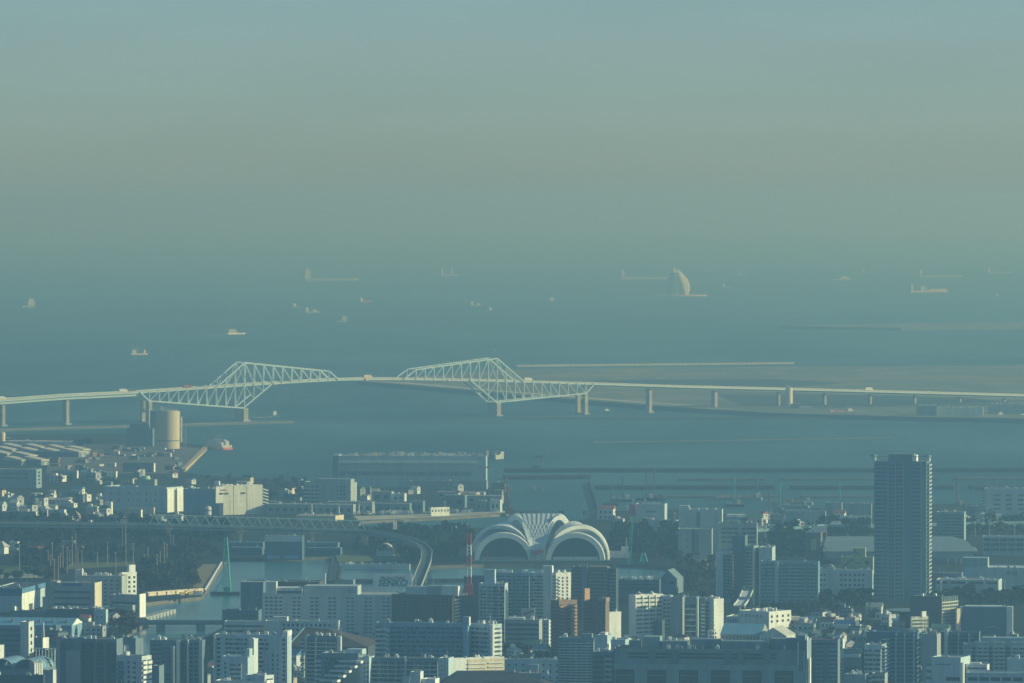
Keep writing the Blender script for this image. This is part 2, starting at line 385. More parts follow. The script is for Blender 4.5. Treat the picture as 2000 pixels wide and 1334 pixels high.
psheet('running_track', [(20, 1067), (175, 1066), (175, 1071), (20, 1072)], TRACK, LZ+.18)
psheet('lawn', [(120, 1098), (300, 1097), (300, 1103), (130, 1112)], GRASS)
psheet('lawn', [(262, 1105), (305, 1105), (305, 1112), (264, 1112)], GRASS)
psheet('lawn', [(262, 1118), (308, 1118), (306, 1126), (264, 1126)], GRASS)
psheet('lawn', [(655, 1084), (780, 1084), (790, 1094), (660, 1098)], GRASS)
DRYG = ground_mat('dry_grass', [(.17, .15, .08), (.28, .24, .13), (.20, .19, .10)], .05)
psheet('dry_grass', [(388, 1102), (428, 1102), (396, 1150), (372, 1145)], DRYG)
psheet('lawn', [(1325, 1092), (1398, 1090), (1398, 1112), (1345, 1120)], DRYG)
psheet('road', [(-50, 1122), (70, 1121), (85, 1128), (-50, 1130)], CONC)
psheet('sand_bank', [(690, 1008), (860, 1003), (985, 998), (999, 1001), (985, 1002.6), (860, 1010), (760, 1014), (700, 1016)], CONCL)
# landfill details
psheet('coast_road', [(710, 745), (800, 747), (1000, 764), (1200, 780), (1350, 791), (1360, 793), (1200, 783), (1000, 767), (800, 750)], CONCL, 7.1)
psheet('bright_scrub', [(1000, 735), (1100, 730), (1400, 727), (1400, 731), (1100, 737)], DRYG, 7.1)
psheet('bright_scrub', [(1500, 742), (1700, 735), (2000, 738), (2000, 742), (1700, 741)], DRYG, 7.15)
psheet('dark_scrub', [(1150, 742), (1500, 740), (1650, 748), (1500, 760), (1200, 752)], M('dark_scrub', (.04, .06, .05), .9, .3, .01), 7.2)
psheet('dark_scrub', [(1400, 770), (1700, 772), (1900, 778), (2000, 790), (1600, 796), (1450, 792)], M('dark_scrub', (.04, .06, .05), .9, .3, .01), 7.25)
psheet('bright_scrub', [(1210, 767), (1290, 768), (1285, 773), (1215, 772)], DRYG, 7.1)
def wall_line(name, label, x0, y0, x1, y1, hh, wid, m, cat='breakwater', group=None, z=-.5):
    a = G(x0, y0, 0); b = G(x1, y1, 0); c = (a+b)/2; L_ = (b-a).length
    o = MB().prism([(-L_/2, -wid/2), (L_/2, -wid/2), (L_/2, wid/2), (-L_/2, wid/2)], z, hh, [(-L_/2, -wid/2+.5), (L_/2, -wid/2+.5), (L_/2, wid/2-.5), (-L_/2, wid/2-.5)])
    if hh > 1.5:
        n = int(L_/12)
        for i in range(n): o.box(-L_/2+L_*i/n, -L_/2+L_*i/n+.8, -wid/2-.6, -wid/2-.01, z, hh-.4)
    o = o.build(name, m); o.location = (c.x, c.y, 0); o.rotation_euler = (0, 0, math.atan2(b.y-a.y, b.x-a.x))
    return tag(o, label, cat, group)
wall_line('breakwater', 'longest dark timber pond breakwater, running right from beside the port warehouse', 984, 922, 2300, 921, 5.0, 30, BLACKW)
wall_line('breakwater', 'short dark breakwater just in front of the left end of the longest breakwater', 984, 936, 1151, 935, 5.0, 30, BLACKW)
wall_line('breakwater', 'thick dark breakwater behind the harbour barges left of the residential tower', 1162, 955.5, 1511, 955, 4.6, 26, BLACKW)
wall_line('breakwater', 'thick dark breakwater passing behind the residential tower', 1546, 956, 1860, 955, 4.6, 26, BLACKW)
wall_line('breakwater', 'thick dark breakwater at the right edge above the white office with stair tower', 1894, 956, 2200, 955, 4.6, 26, BLACKW)
wall_line('breakwater', 'thin faint breakwater left of the gap between the two thin ones', 1324, 938, 1493, 938, 2.6, 24, SEAW)
wall_line('breakwater', 'thin faint breakwater reaching behind the residential tower', 1527, 937.5, 1832, 937, 2.6, 24, SEAW)
wall_line('breakwater', 'thin faint breakwater at the right edge, right of the residential tower', 1866, 937, 2200, 936.5, 2.6, 24, SEAW)
wall_line('breakwater', 'low dark breakwater behind the red topped barges', 1290, 972.5, 1527, 972, 2.6, 20, SEAW)
wall_line('breakwater', 'low dark breakwater nearest the port, left of the residential tower', 1564, 972.5, 1800, 972, 2.6, 20, SEAW)
wall_line('breakwater', 'thin lone breakwater in open water with a tiny beacon at its right end', 1157, 865, 1742, 856, 1.6, 8, SEAW)
wall_line('breakwater', 'long low dark breakwater below the right half of the truss bridge', 990, 818.5, 2000, 818, 2.6, 14, SEAW)
wall_line('breakwater', 'pale straight sea wall beyond the landfill island right of the truss bridge peak', 1006, 716.5, 1548, 711, 4, 18, CONCL)
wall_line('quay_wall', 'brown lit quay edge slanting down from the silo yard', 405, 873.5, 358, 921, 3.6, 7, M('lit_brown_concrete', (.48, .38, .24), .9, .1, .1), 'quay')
wall_line('quay_wall', 'bright pale quay edge slanting along the dry grass bank beside the teal crane barge', 433, 1105, 400, 1160, 4.0, 2.2, WHITE, 'quay')
wall_line('quay_wall', 'dark slanted dock wall in the bay beside the harbour barges', 1151, 945, 1169, 1003, 3.2, 2.5, BLACKW, 'quay')
wall_line('quay_wall', 'cream stone retaining wall along the canal carrying excavators', 284, 1171, 393, 1163, 6.5, 6, W('cream_stone_wall', (.72, .62, .45)), 'quay')
wall_line('piled_pier', 'dark piled pier strip in the bay left of the swimming centre roof', 990, 1006.5, 1048, 1005.5, 5, 5, BLACKW, 'pier')
wall_line('piled_pier', 'short dark piled pier behind the right roof tip of the swimming centre', 1091, 1006, 1101, 1006, 5, 5, BLACKW, 'pier')
wall_line('piled_pier', 'dark piled pier strip right of the swimming centre roof', 1140, 1006, 1170, 1005.5, 5, 5, BLACKW, 'pier')
# ---------------------------------------------------------------- the truss bridge over the bay
TH = R(31); BA = G(478, 823, 0); AX = Vector((math.cos(TH), math.sin(TH), 0)); NX = Vector((-math.sin(TH), math.cos(TH), 0)); BW = 28.0
bridge = thing('truss_bridge', 'long pale steel bridge with two angular trusses crossing the bay', 'bridge', BA, TH)
def PL(px, py):                       # photo point on the near truss plane -> (s, z) in the bridge's own frame
    r = ray(px, py); n = NX
    t = (BA-Vector((0, 0, CAMZ))).dot(n)/r.dot(n)
    p = Vector((0, 0, CAMZ))+r*t
    return (p-BA).dot(AX), p.z
def interp(pts, x):
    for (x0, y0), (x1, y1) in zip(pts, pts[1:]):
        if x0 <= x <= x1: return y0+(y1-y0)*(x-x0)/(x1-x0)
    return pts[-1][1] if x > pts[-1][0] else pts[0][1]
DECK = [(-60, 786.5), (0, 782.5), (130, 773), (274, 766), (400, 757.5), (500, 750.5), (600, 744.5), (660, 741.5), (720, 740), (800, 740), (915, 742), (1000, 744), (1160, 749.5), (1350, 755.5), (1545, 760), (1700, 764), (1850, 768), (2000, 772), (2150, 777)]
def deck_part(name, x0, x1, lo, hi, y0, y1, m, px=9):
    b = MB(); n = max(2, int((x1-x0)/px)); pr = None
    for i in range(n+1):
        x = x0+(x1-x0)*i/n; s_, z = PL(x, interp(DECK, x))
        if pr: b.hexa([(pr[0], y0, pr[1]+lo), (s_, y0, z+lo), (s_, y1, z+lo), (pr[0], y1, pr[1]+lo), (pr[0], y0, pr[1]+hi), (s_, y0, z+hi), (s_, y1, z+hi), (pr[0], y1, pr[1]+hi)])
        pr = (s_, z)
    return b.build(name, m, bridge)
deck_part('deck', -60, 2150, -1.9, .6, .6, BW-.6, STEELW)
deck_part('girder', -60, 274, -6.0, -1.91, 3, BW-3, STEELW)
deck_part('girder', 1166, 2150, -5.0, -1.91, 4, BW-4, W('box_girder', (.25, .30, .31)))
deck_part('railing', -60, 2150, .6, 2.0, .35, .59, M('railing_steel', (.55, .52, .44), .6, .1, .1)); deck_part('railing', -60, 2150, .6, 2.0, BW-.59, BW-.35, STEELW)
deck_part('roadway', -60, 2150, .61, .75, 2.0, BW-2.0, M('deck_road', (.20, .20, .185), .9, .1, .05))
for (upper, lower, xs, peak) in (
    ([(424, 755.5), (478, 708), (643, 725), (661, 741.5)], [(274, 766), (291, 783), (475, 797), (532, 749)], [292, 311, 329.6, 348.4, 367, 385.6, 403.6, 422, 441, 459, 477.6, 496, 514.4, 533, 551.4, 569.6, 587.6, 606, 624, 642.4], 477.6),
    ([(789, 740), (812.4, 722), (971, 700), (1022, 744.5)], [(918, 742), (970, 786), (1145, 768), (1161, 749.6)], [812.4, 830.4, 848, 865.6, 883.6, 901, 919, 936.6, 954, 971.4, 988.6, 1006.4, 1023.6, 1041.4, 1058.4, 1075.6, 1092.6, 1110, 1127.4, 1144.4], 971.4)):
    for yy in (0.0, BW):
        b = MB()
        for ch in (upper, lower):
            P_ = [PL(*q) for q in ch]
            for p, q in zip(P_, P_[1:]): b.bar((p[0], yy, p[1]), (q[0], yy, q[1]), 1.5)
        tr = b.build('truss', STEELW, bridge)
        dk = lambda x: interp(DECK, x)
        up = lambda x: interp(upper, x) if upper[0][0] < x < upper[-1][0] else None
        lo = lambda x: interp(lower, x) if lower[0][0] < x < lower[-1][0] else None
        def member(nm, x0, y0, x1, y1, r=.75):
            a_ = PL(x0, y0); c_ = PL(x1, y1)
            MB().bar((a_[0], yy, a_[1]), (c_[0], yy, c_[1]), r).build(nm, STEELW, tr)
        for i, x in enumerate(xs):
            if up(x) and dk(x)-up(x) > 2: member('vertical_member', x, up(x), x, dk(x))
            if lo(x) and lo(x)-dk(x) > 2: member('vertical_member', x, dk(x), x, lo(x))
            if i+1 < len(xs):
                x2 = xs[i+1]
                if up(x) or up(x2):      # panels lean down and away from the peak
                    if x < peak-1: q = (x, dk(x), x2, up(x2)) if up(x2) else None
                    else: q = (x, up(x), x2, dk(x2)) if up(x) else None
                    if peak > 900 and x < 919: q = (x, dk(x), x2, up(x2)) if up(x2) else None
                    if q and abs(q[1]-q[3]) > 4: member('diagonal_member', *q, r=.6)
                if lo(x) or lo(x2):
                    if x < peak-1: q = (x, lo(x), x2, dk(x2)) if lo(x) else None
                    else: q = (x, dk(x), x2, lo(x2)) if lo(x2) else None
                    if q and abs(q[1]-q[3]) > 4: member('diagonal_member', *q, r=.6)
    # cross beams between the two trusses
    for ch in (upper, lower):
        for x in xs:
            if ch[0][0] < x < ch[-1][0] and abs(interp(ch, x)-interp(DECK, x)) > 6:
                a_ = PL(x, interp(ch, x)); MB().bar((a_[0], .1, a_[1]), (a_[0], BW-.1, a_[1]), .45).build('cross_beam', STEELW, bridge)
def pier(px, ytop, ybase, w_=8.0, split=False, z0=-.5, yr=None):
    s_, zt = PL(px, ytop); zb = z0
    b = MB()
    if split:
        for (a_, c_) in ((-1, 6), (BW-6, BW+1)): b.box(s_-w_/2, s_+w_/2, a_, c_, zb, zt)
        b.box(s_-w_/2-2, s_+w_/2+2, -3, BW+3, zb-.2, 2.2)
    else:
        ya, yc = yr or (-1, BW+1); b.box(s_-w_/2, s_+w_/2, ya, yc, zb, zt); b.box(s_-w_/2-2.5, s_+w_/2+2.5, ya-3, yc+3, zb-.2, 2.4)
    b.build('pier', CONC, bridge)
pier(480, 797, 823, 8); pier(974, 787, 815, 7.5)
pier(293.5, 784, 826, 6, True); pier(1145, 769, 811, 6, True)
for x in (11, 136): pier(x, interp(DECK, x)+8, 835, 5, yr=(6, 20))
for x in (1276, 1404): pier(x, interp(DECK, x)+6, 808, 5.5, yr=(8, 19))
for x in (1529, 1619, 1708, 1795, 1883, 1970, 2060): pier(x, interp(DECK, x)+6, 790, 3.4, yr=(10, 17))
for x, sz in ((537, 4), (716, 4), (877, 4)):
    s_, z = PL(x, interp(DECK, x)+1); MB().bar((s_, -1.2, z), (s_, -.3, z), 2.2, n=12).build('round_sign', M('pale_sign', (.7, .62, .5)), bridge)
def on_bridge(px, lane=6.0): 
    s_, z = PL(px, interp(DECK, px)); p = BA+AX*s_+NX*lane; return Vector((p.x, p.y, z+.76))
# ---------------------------------------------------------------- swimming centre
SC = G(1050, 1098, LZ); mp = SC.y/FPX
pool = thing('swimming_centre', 'white swimming centre roofed by winged arches like a spread bird', 'sports hall', SC)
def shell(name, cx, y_, hw, ztop, hw2, ztop2, cx2, y2, th, m, n=28, sw=0.0):
    # an arched shell from a front rim to a back rim, with thickness
    v = []; f = []
    rings = [(cx, hw, ztop, y_), (cx2, hw2, ztop2, y2)]
    prof = []
    for (c, h_, zt, yy) in rings:
        for off in (0, -th):
            r = []
            for i in range(n+1):
                a_ = math.pi*i/n; xx = c+(h_+off)*math.cos(a_); r.append((xx, yy+sw*(xx-c), max(0, (zt+off)*math.sin(a_)**.92)))
            prof.append(r)
    b = MB(); k = n+1
    for r in prof: b.v += r
    def strip(i, j):
        for q in range(n): b.f.append((i*k+q, i*k+q+1, j*k+q+1, j*k+q))
    strip(0, 2); strip(1, 3); strip(0, 1); strip(2, 3)
    return b.build(name, m, pool)
def lx(px): return (px-1050)*mp
zz = lambda py: (1098-py)*mp
VWH = M('white_vault_metal', (.74, .78, .78), .45, .06, .1, 0, .4)
GDK = M('dark_pool_glass', (.03, .05, .06), .2, .3, .08, 0, .5)
for sgn, c1, h1, c2, h2, c3, h3 in ((-1, 984, 57, 979, 60, 1008, 31), (1, 1124, 57, 1130, 61, 1093, 31)):
    shell('front_vault', lx(c1), 0, h1*mp, zz(1041), h1*mp+.6, zz(1040), lx(c1)+sgn*.3, 10, 9.5*mp, VWH)
    shell('glazed_vault', lx((c1+c2)/2), 10.1, (h1-2)*mp, zz(1042), (h2-3)*mp, zz(1033), lx(c2), 30, 1.2, GDK)
    shell('middle_vault', lx(c2), 24, h2*mp, zz(1029), h2*mp+.6, zz(1027.5), lx(c2)+sgn*.4, 40, 8.5*mp, VWH, sw=.55*sgn)
    shell('middle_vault_roof', lx(c2), 40.1, (h2-1.5)*mp, zz(1032), (h2-14)*mp, zz(1024), lx(c2-sgn*10), 62, 1.0, VWH, sw=.55*sgn)
    shell('wing_tip_vault', lx(c3), 52, h3*mp, zz(1012), (h3+1)*mp, zz(1010), lx(c3), 74, 12*mp*.7, VWH, sw=.7*sgn)
    MB().yprism([(lx(c1)+(h1-9)*mp*math.cos(math.pi*i/24), (zz(1041)-9*mp)*math.sin(math.pi*i/24)**.92) for i in range(25)], 5, 5.4).build('glass_wall', GDK, pool)
    MB().box(lx(c1)-44*mp, lx(c1)+44*mp, -2.0, -1.0, 0, 5.2).build('base_wall', BLUEW if sgn > 0 else SLATE, pool)
# valley roof between the wings: a slope from the front foot up to the back edge
b = MB(); rows = 10; prof = []
for i in range(rows+1):
    t = i/rows; y_ = 2+62*t; z = zz(1078)+(zz(1009.5)-zz(1078))*(t**.8); hw = (14+25*t**.9)*mp
    prof.append([(-hw-1*mp+1.0*mp, y_, z+2.5*(1-t)), (-hw*.5, y_, z), (hw*.5, y_, z), (hw, y_, z+2.5*(1-t))])
for r in prof: b.v += r
for r in prof: b.v += [(x, y, z-1.2) for x, y, z in r]
o4 = (rows+1)*4
for i in range(rows):
    for j in range(3):
        b.f.append((i*4+j, i*4+j+1, i*4+5+j, i*4+4+j)); b.f.append((o4+i*4+j, o4+i*4+4+j, o4+i*4+5+j, o4+i*4+j+1))
b.f.append(tuple(rows*4+j for j in range(4))+tuple(o4+rows*4+j for j in (3, 2, 1, 0)))
VAL = M('valley_roof_metal', (.50, .60, .63), .5, .08, .1, 0, .4); RIBM = M('pale_rib', (.66, .70, .68), .5, .05, .2)
b.build('valley_roof', VAL, pool)
def vz(t): return zz(1078)+(zz(1009.5)-zz(1078))*(t**.8)
def vp(px, t): return ((px-1050)*mp*(.35+.65*t), 2+62*t-.4, vz(t)+.5)
for px in range(1012, 1090, 10):
    p = [vp(px, 1), vp(px, .72)]; MB().bar(p[0], p[1], .26).build('rib', RIBM, pool)
    for dx in (-10, 10):
        if 1005 <= px+2*dx <= 1095: MB().bar(vp(px, .72), vp(px+2*dx, .30) if abs(px+2*dx-1050) < 34 else vp(px+dx, .5), .22).build('rib', RIBM, pool)
MB().box(lx(1035), lx(1067), -1.2, 1.8, 0, zz(1073)).build('entrance_wall', W('entrance_wall', (.30, .38, .40)), pool)
MB().yprism([(lx(x), zz(y)) for x, y in ((1045, 1086), (1052, 1082), (1057, 1080), (1066, 1077), (1051, 1071), (1048, 1076), (1038, 1078), (1045, 1081))], -1.6, -1.25).build('emblem', RED, pool)
MB().box(lx(930), lx(1180), 40, 85, 0, 9).build('rear_hall', PALE, pool)
MB().box(lx(915), lx(1195), -14, -3, 0, 2.4).build('terrace', W('terrace_wall', (.12, .17, .18)), pool)
# annex with chimney to its right
an = Bld('annex_building', 'low pale annex with a chimney beside the right wing of the swimming centre', 1186, 1228, 1232, 1079, 1090, PALE, cat='annex')
an.pent(1212, 1222, 1068, (.3, .6)).pent(1222, 1225, 1068, (.2, .5)).mast(1221, 1051, .5, 'chimney').done()
# ---------------------------------------------------------------- ventilation tower island far out in the bay
KP = G(1325, 578, 0); km = KP.y/FPX
isl = thing('tower_island', 'white pair of sail shaped towers on a flat round island far out in the bay', 'island tower', KP)
MB().cyl(0, 0, -.5, 5, 57*km, 55*km, 40).build('island_base', CONCL, isl)
def sail(name, x0, x1, lean, ytop, m):
    # flattened elliptical blade: leaning, narrow in plan
    b = MB(); n = 14; H = (578-ytop)*km; k = 20
    for i in range(n+1):
        t = i/n; wv = math.sin(math.pi*min(1, .12+.86*t))**.7; cx = (x0+(x1-x0)*(t**1.15))*km+lean*math.sin(math.pi*t)*km
        for j in range(k):
            a_ = 2*math.pi*j/k; u_, v_ = 9.4*km*wv*math.cos(a_), 2.2*km*wv*math.sin(a_); b.v.append((cx+u_*.82-v_*.57, u_*.57+v_*.82, 5+H*t))
    for i in range(n):
        for j in range(k): b.f.append((i*k+j, i*k+(j+1)%k, (i+1)*k+(j+1)%k, (i+1)*k+j))
    b.f.append(tuple(n*k+j for j in range(k))); b.f.append(tuple(reversed(range(k))))
    return b.build(name, m, isl)
sail('large_blade', 16, -2, 5, 529, M('blade_metal', (.58, .66, .70), .6, .05, .05))
sail('small_blade', -19, -11, -3, 533, M('shaded_blade', (.10, .16, .19), .7, .1, .05))  # small blade's shade is put into its dark colour
bb = MB().bar((-1*km, -20, 4), (-9*km, -20, 46*km), 1.6*km, 1.3*km); bb.build('column', WHITEP, isl)
MB().cyl(-9*km, 0, 46*km, 50*km, 5.5*km, 4*km).build('head_house', WHITE, isl); MB().cyl(-9*km, 0, 50.02*km, 57*km, 1.8*km, 1.0*km).build('beacon', WHITE, isl)
for i in range(4): MB().box(-7*km-i*1.1*km+2*km, -5*km-i*1.1*km+2*km, -24, -21, (8+i*9)*km, (11+i*9)*km).build('balcony', BROWN, isl)
# ---------------------------------------------------------------- residential tower
TW = W('tower_wall', (.16, .27, .36)); TW2 = W('tower_balcony', (.19, .32, .41)); TW3 = W('tower_lit_side', (.40, .41, .38)); TWG = W('tower_glass', (.075, .13, .17))  # right side balconies get a paler colour with their sunlight put in
tw = Bld('residential_tower', 'very tall blue grey residential tower of some thirty six storeys at the right', 1708, 1809, 1816, 903, 1176, TW, a=9, d=32, cat='tower block')
FLT = 7.75
tw.balc(1707, 1731, 905, 1172, FLT, TW2, 1.6, .40, gl=TWG); tw.balc(1749, 1763, 905, 1172, FLT, TW2, .9, .34, name='centre_balcony')
tw.balc(1783, 1800, 905, 1172, FLT, TW2, 1.4, .40, gl=TWG, name='right_balcony')
tw.fins((1748, 1764.5, 1798.5), 903, 1174, 1.6, W('tower_pilaster', (.33, .45, .50)), .9)
tw.win(1736, 1747, 905, 1172, 2, FLT, .5, .4)
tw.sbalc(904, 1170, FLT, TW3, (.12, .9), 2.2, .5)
tw.pent(1733, 1783, 888, (.25, .8), 'crown', SLATE).pent(1780, 1788, 890, (.2, .7), 'crown', WHITE)
for x in (1707, 1813):
    X = tw.fx(x); MB().cyl(X, -tw.d/2+2, tw.h+.9, tw.fz(892), 1.6, n=10).build('corner_post', PALE, tw.root); MB().cyl(X-.6, -tw.d/2+2, tw.fz(892)+.01, tw.fz(888.5), 3.6, 2.2, 16).build('post_cap', SLATE, tw.root)
MB().box(tw.fx(1707)+1.7, tw.fx(1813)-1.7, -tw.d/2+1.9, -tw.d/2+2.1, tw.fz(893), tw.fz(892)).build('tie_bar', SLATE, tw.root)
tw.done()
# ================================================================ near rows of buildings
AB = 'apartment block'
# --- bottom left
b = Bld('factory_hall', 'grey blue striped industrial hall at the far lower left with a slim stair tower', -30, 40, 44, 1226, 1290, SLATE, cat='factory', roof=BROOF)
b.band(-30, 39, 1226, 1288, 10, .4).done()
b = Bld('stair_tower_block', 'slim grey blank tower with one brilliantly lit edge at the lower left', 40, 56, 60, 1217, 1292, PALE, cat='tower block', d=14); b.swin(1222, 1280, 1, 14, .3).done()
b = Bld('shed', 'long shed with a broad blue metal roof at the lower left', -40, 140, 148, 1222, 1246, SKYB, a=8, d=40, cat='warehouse', roof=False)
W2, D2 = b.w/2, b.d/2
MB().xprism([(-D2-1, b.h+.02), (D2+1, b.h+.02), (0, b.fz(1207)-1.2)], -W2-.5, W2+.2).build('roof', BROOF, b.root); MB().xprism([(-D2, b.h+.05), (D2, b.h+.05), (0, b.fz(1207)-1.5)], W2+.21, W2+.5).build('gable', WHITE, b.root)
for x in (20, 74, 100, 127): MB().box(b.fx(x)-.4, b.fx(x)+.4, -D2*.7, -D2*.5, b.h+2, b.h+4.6).build('roof_vent', DSTEEL, b.root)
b.done()
b = Bld('small_gabled_house', 'small building with a bright white gable in front of the blue roofed shed', 132, 140, 150, 1230, 1241, WHITE, a=55, cat='house', roof=False); MB().prism([(-b.w/2, -b.d/2), (b.w/2, -b.d/2), (b.w/2, b.d/2), (-b.w/2, b.d/2)], b.h+.02, b.h+4, [(-.1, -b.d/2), (.1, -b.d/2), (.1, b.d/2), (-.1, b.d/2)]).build('roof', PALE, b.root)
b = Bld('flat_roofed_block', 'dark blue low block with a bright jagged white end wall below the blue shed', 60, 83, 95, 1248, 1278, SLATE, a=35, cat='building', roof=LROOF); MB().box(b.w/2+.01, b.w/2+.4, -b.d/2, b.d/2, -.5, b.h+1).build('end_wall', WHITE, b.root); b.done()
o = thing('roof_sign_panel', 'pale leaf shaped sign panel standing on the low block with a jagged white wall', 'sign', G(84, 1266, LZ), -R(40)); MB().prism([(-1.6, -.3), (1.4, -.3), (1.6, .3), (-1.4, .3)], 8, 20, [(-.4, -.3), (.6, -.3), (.8, .3), (-.2, .3)]).build('panel', WHITE, o); MB().bar((0, 0, -.5), (0, 0, 8.1), .25).build('post', DSTEEL, o)
o = thing('roof_frame', 'thin white chimney frame beside the leaf shaped sign panel', 'chimney', G(66, 1262, LZ)); MB().box(-.6, .6, -.6, .6, -.5, 15).build('shaft', WHITE, o); MB().box(-3, -2.4, -.4, .4, -.5, 9).box(-2.39, -.61, -.3, .3, 8, 8.6).build('side_frame', WHITE, o)
b = Bld('corner_building', 'bright white building end cut by the left edge of the photo above the arched canopy', -20, 0, 6, 1262, 1310, WHITE, a=45, cat='building'); b.done()
# arched canopy
cn = thing('arched_canopy', 'blue station canopy with white curved ribs at the bottom left corner', 'station roof', G(28, 1318, LZ), -R(14)); mm = cn.location.y/FPX
def arch(cx, hw, hh, y0, y1, n=14, th=.5):
    b = MB(); pr = None
    for i in range(n+1):
        a_ = math.pi*i/n; p = (cx-hw*math.cos(a_), hh*math.sin(a_)+5)
        if pr: b.hexa([(pr[0], y0, pr[1]-th), (p[0], y0, p[1]-th), (p[0], y1, p[1]-th), (pr[0], y1, pr[1]-th), (pr[0], y0, pr[1]), (p[0], y0, p[1]), (p[0], y1, p[1]), (pr[0], y1, pr[1])])
        pr = p
    return b
for cx in (-7, 12):
    arch(cx, 9, 7, -8, 30).build('vault', BROOF, cn)
    for k in range(5): arch(cx, 9.3, 7.35, -8.3+k*8, -7.3+k*8).build('rib', WHITEP, cn)
MB().box(-17, 22, -8, 30, -.5, 4.9).build('wall', SLATE, cn)
fr = MB()
for k in range(7): fr.box(6+k*2.4, 6.5+k*2.4, 31, 32, -.5, 17)
fr.box(4, 22, 30.8, 32.2, 17, 17.6); fr.build('white_frame', WHITEP, cn)
b = Bld('pillared_building', 'small grey building with tall bright white pillars beside the arched canopy', 57, 66, 84, 1296, 1338, GREY, a=48, cat='building'); 
for k in range(4): MB().box(b.w/2+.02, b.w/2+.5, -b.d/2+b.d*k/4+.3, -b.d/2+b.d*k/4+1.6, -.5, b.h).build('pillar', WHITE, b.root)
b.done()
b = Bld('grey_block', 'grey wall block with a square bright white end panel near the lower left corner', 84, 103, 118, 1312, 1370, GREY, a=50, cat='building'); MB().box(b.w/2+.01, b.w/2+.4, -b.d/2, b.d/2, b.h*.4, b.h+1.4).build('end_panel', WHITE, b.root); b.done()
b = Bld('low_office', 'dark low block filling the bottom left corner', -30, 82, 88, 1322, 1400, DARK, cat='building', roof=LROOF); b.units(4).done()
b = Bld('apartment_block', 'dark wide apartment block with pale blank stair wall behind a red and white crane boom', 111, 228, 233, 1251, 1405, SLATE, cat=AB, d=16)
b.balc(160, 183, 1254, 1400, 7.6, DARK); b.balc(190, 204, 1254, 1400, 7.6, DARK); b.balc(209, 227, 1254, 1400, 7.6, DARK); b.fins((187, 206.5), 1250, 1400, 5, SLATE, .9)
b.block(131, 159, 1272, 1400, 'stair_wall', GREY, 2.5); b.block(111, 118, 1251, 1400, 'corner_wall', GREY, 1.0); b.balc(120, 130, 1254, 1272, 7.6, DARK); b.pent(150, 162, 1246).pent(112, 120, 1247).units(6).mast(214, 1236).done()
b = Bld('apartment_block', 'white cornered apartment block with a brilliantly lit right side of stacked balconies, lower left', 228, 277, 296, 1284, 1420, PALE, a=33, cat=AB, roof=DROOF)
b.sbalc(1288, 1420, 9.5, WHITE, (.05, .48), 1.0, .6).sbalc(1288, 1420, 9.5, WHITE, (.55, .97), 1.0, .6); b.balc(230, 243, 1292, 1420, 9.5, SLATE); b.balc(259, 266, 1292, 1420, 9.5, WHITE); b.win(247, 256, 1290, 1420, 1, 9.5)
b.pent(231, 237, 1276, (.5, .9)).mast(236, 1262).done()
b = Bld('stair_tower_block', 'dark slim tower with pale lit slabs behind the white cornered apartment block', 252, 265, 270, 1249, 1330, SLATE, a=30, d=10, cat='tower block'); b.pent(253, 258, 1243).done()
b = Bld('stair_tower_block', 'small bright white slab standing left of the dark slim tower', 237, 243, 250, 1264, 1330, WHITE, a=50, cat='tower block'); b.done()
b = Bld('blank_slab_tower', 'blue grey blank slab tower with one thin lit edge at the lower left bottom', 297, 311, 315, 1303, 1445, SLATE, d=12, cat='tower block'); b.done()
b = Bld('apartment_block', 'tall apartment block with a lit middle bay line and paired windows on its right wing', 293, 397, 399, 1253, 1410, SLATE, a=8, d=15, cat=AB)
b.balc(318, 333, 1264, 1400, 8.6, SLATE); b.balc(296, 316, 1258, 1400, 8.6, SLATE, nx=2); b.block(336, 343, 1262, 1400, 'stair_tower', GREY, 2.0); b.block(345, 352, 1251, 1400, 'stair_tower', PALE, 1.2); b.win(369, 388, 1254, 1400, 2, 8.6, .55, .45); b.block(366, 368.5, 1250, 1400, 'pilaster', PALE, 1.5); b.block(389, 396, 1250, 1400, 'corner_wall', BLUEW, 1.0)
b.balc(354, 365, 1254, 1400, 8.6, DARK); MB().box(b.fx(340), b.fx(342), -b.d/2-3.4, -b.d/2-2.01, 4, b.fz(1262)).build('lit_bay', WHITE, b.root); b.units(9).mast(392, 1243).done()
b = Bld('podium_building', 'low blue podium with square windows in front of the paired window apartment block', 315, 398, 402, 1321, 1400, BLUEW, cat='building', d=10); b.win(318, 396, 1324, 1400, 5, 14, .55, .4).done()
# --- cluster around x 420-560
b = Bld('apartment_block', 'broad blue grey apartment block with a lit white top right corner, lower left', 418, 561, 567, 1243, 1410, BLUEW, a=10, d=14, cat=AB)
b.balc(440, 484, 1247, 1400, 8.6, BLUEW, nx=3); b.balc(500, 526, 1247, 1400, 8.6, BLUEW); b.win(420, 434, 1246, 1400, 1, 8.6, .5); b.win(549, 559, 1246, 1400, 1, 8.6, .5); b.block(527, 539, 1242, 1275, 'stair_tower', BLUEW, 1.2); b.block(418, 421, 1243, 1400, 'pilaster', PALE, 1.4)
MB().box(b.w/2-3, b.w/2+.3, -b.d/2-.3, b.d/2, b.h+.05, b.h+3.5).build('white_corner', WHITE, b.root); b.units(8).mast(482, 1228).mast(427, 1236).done()
b = Bld('stair_tower_block', 'tall white stair tower with one brilliant lit edge among the apartment blocks left of centre', 485, 496, 501, 1251, 1420, PALE, d=11, cat='tower block'); b.pent(487, 493, 1247).done()
b = Bld('apartment_block', 'pale apartment building with rounded shoulder and bright right edge, low left of centre', 433, 484, 491, 1285, 1440, BLUEW, d=16, cat=AB, roof=LROOF)
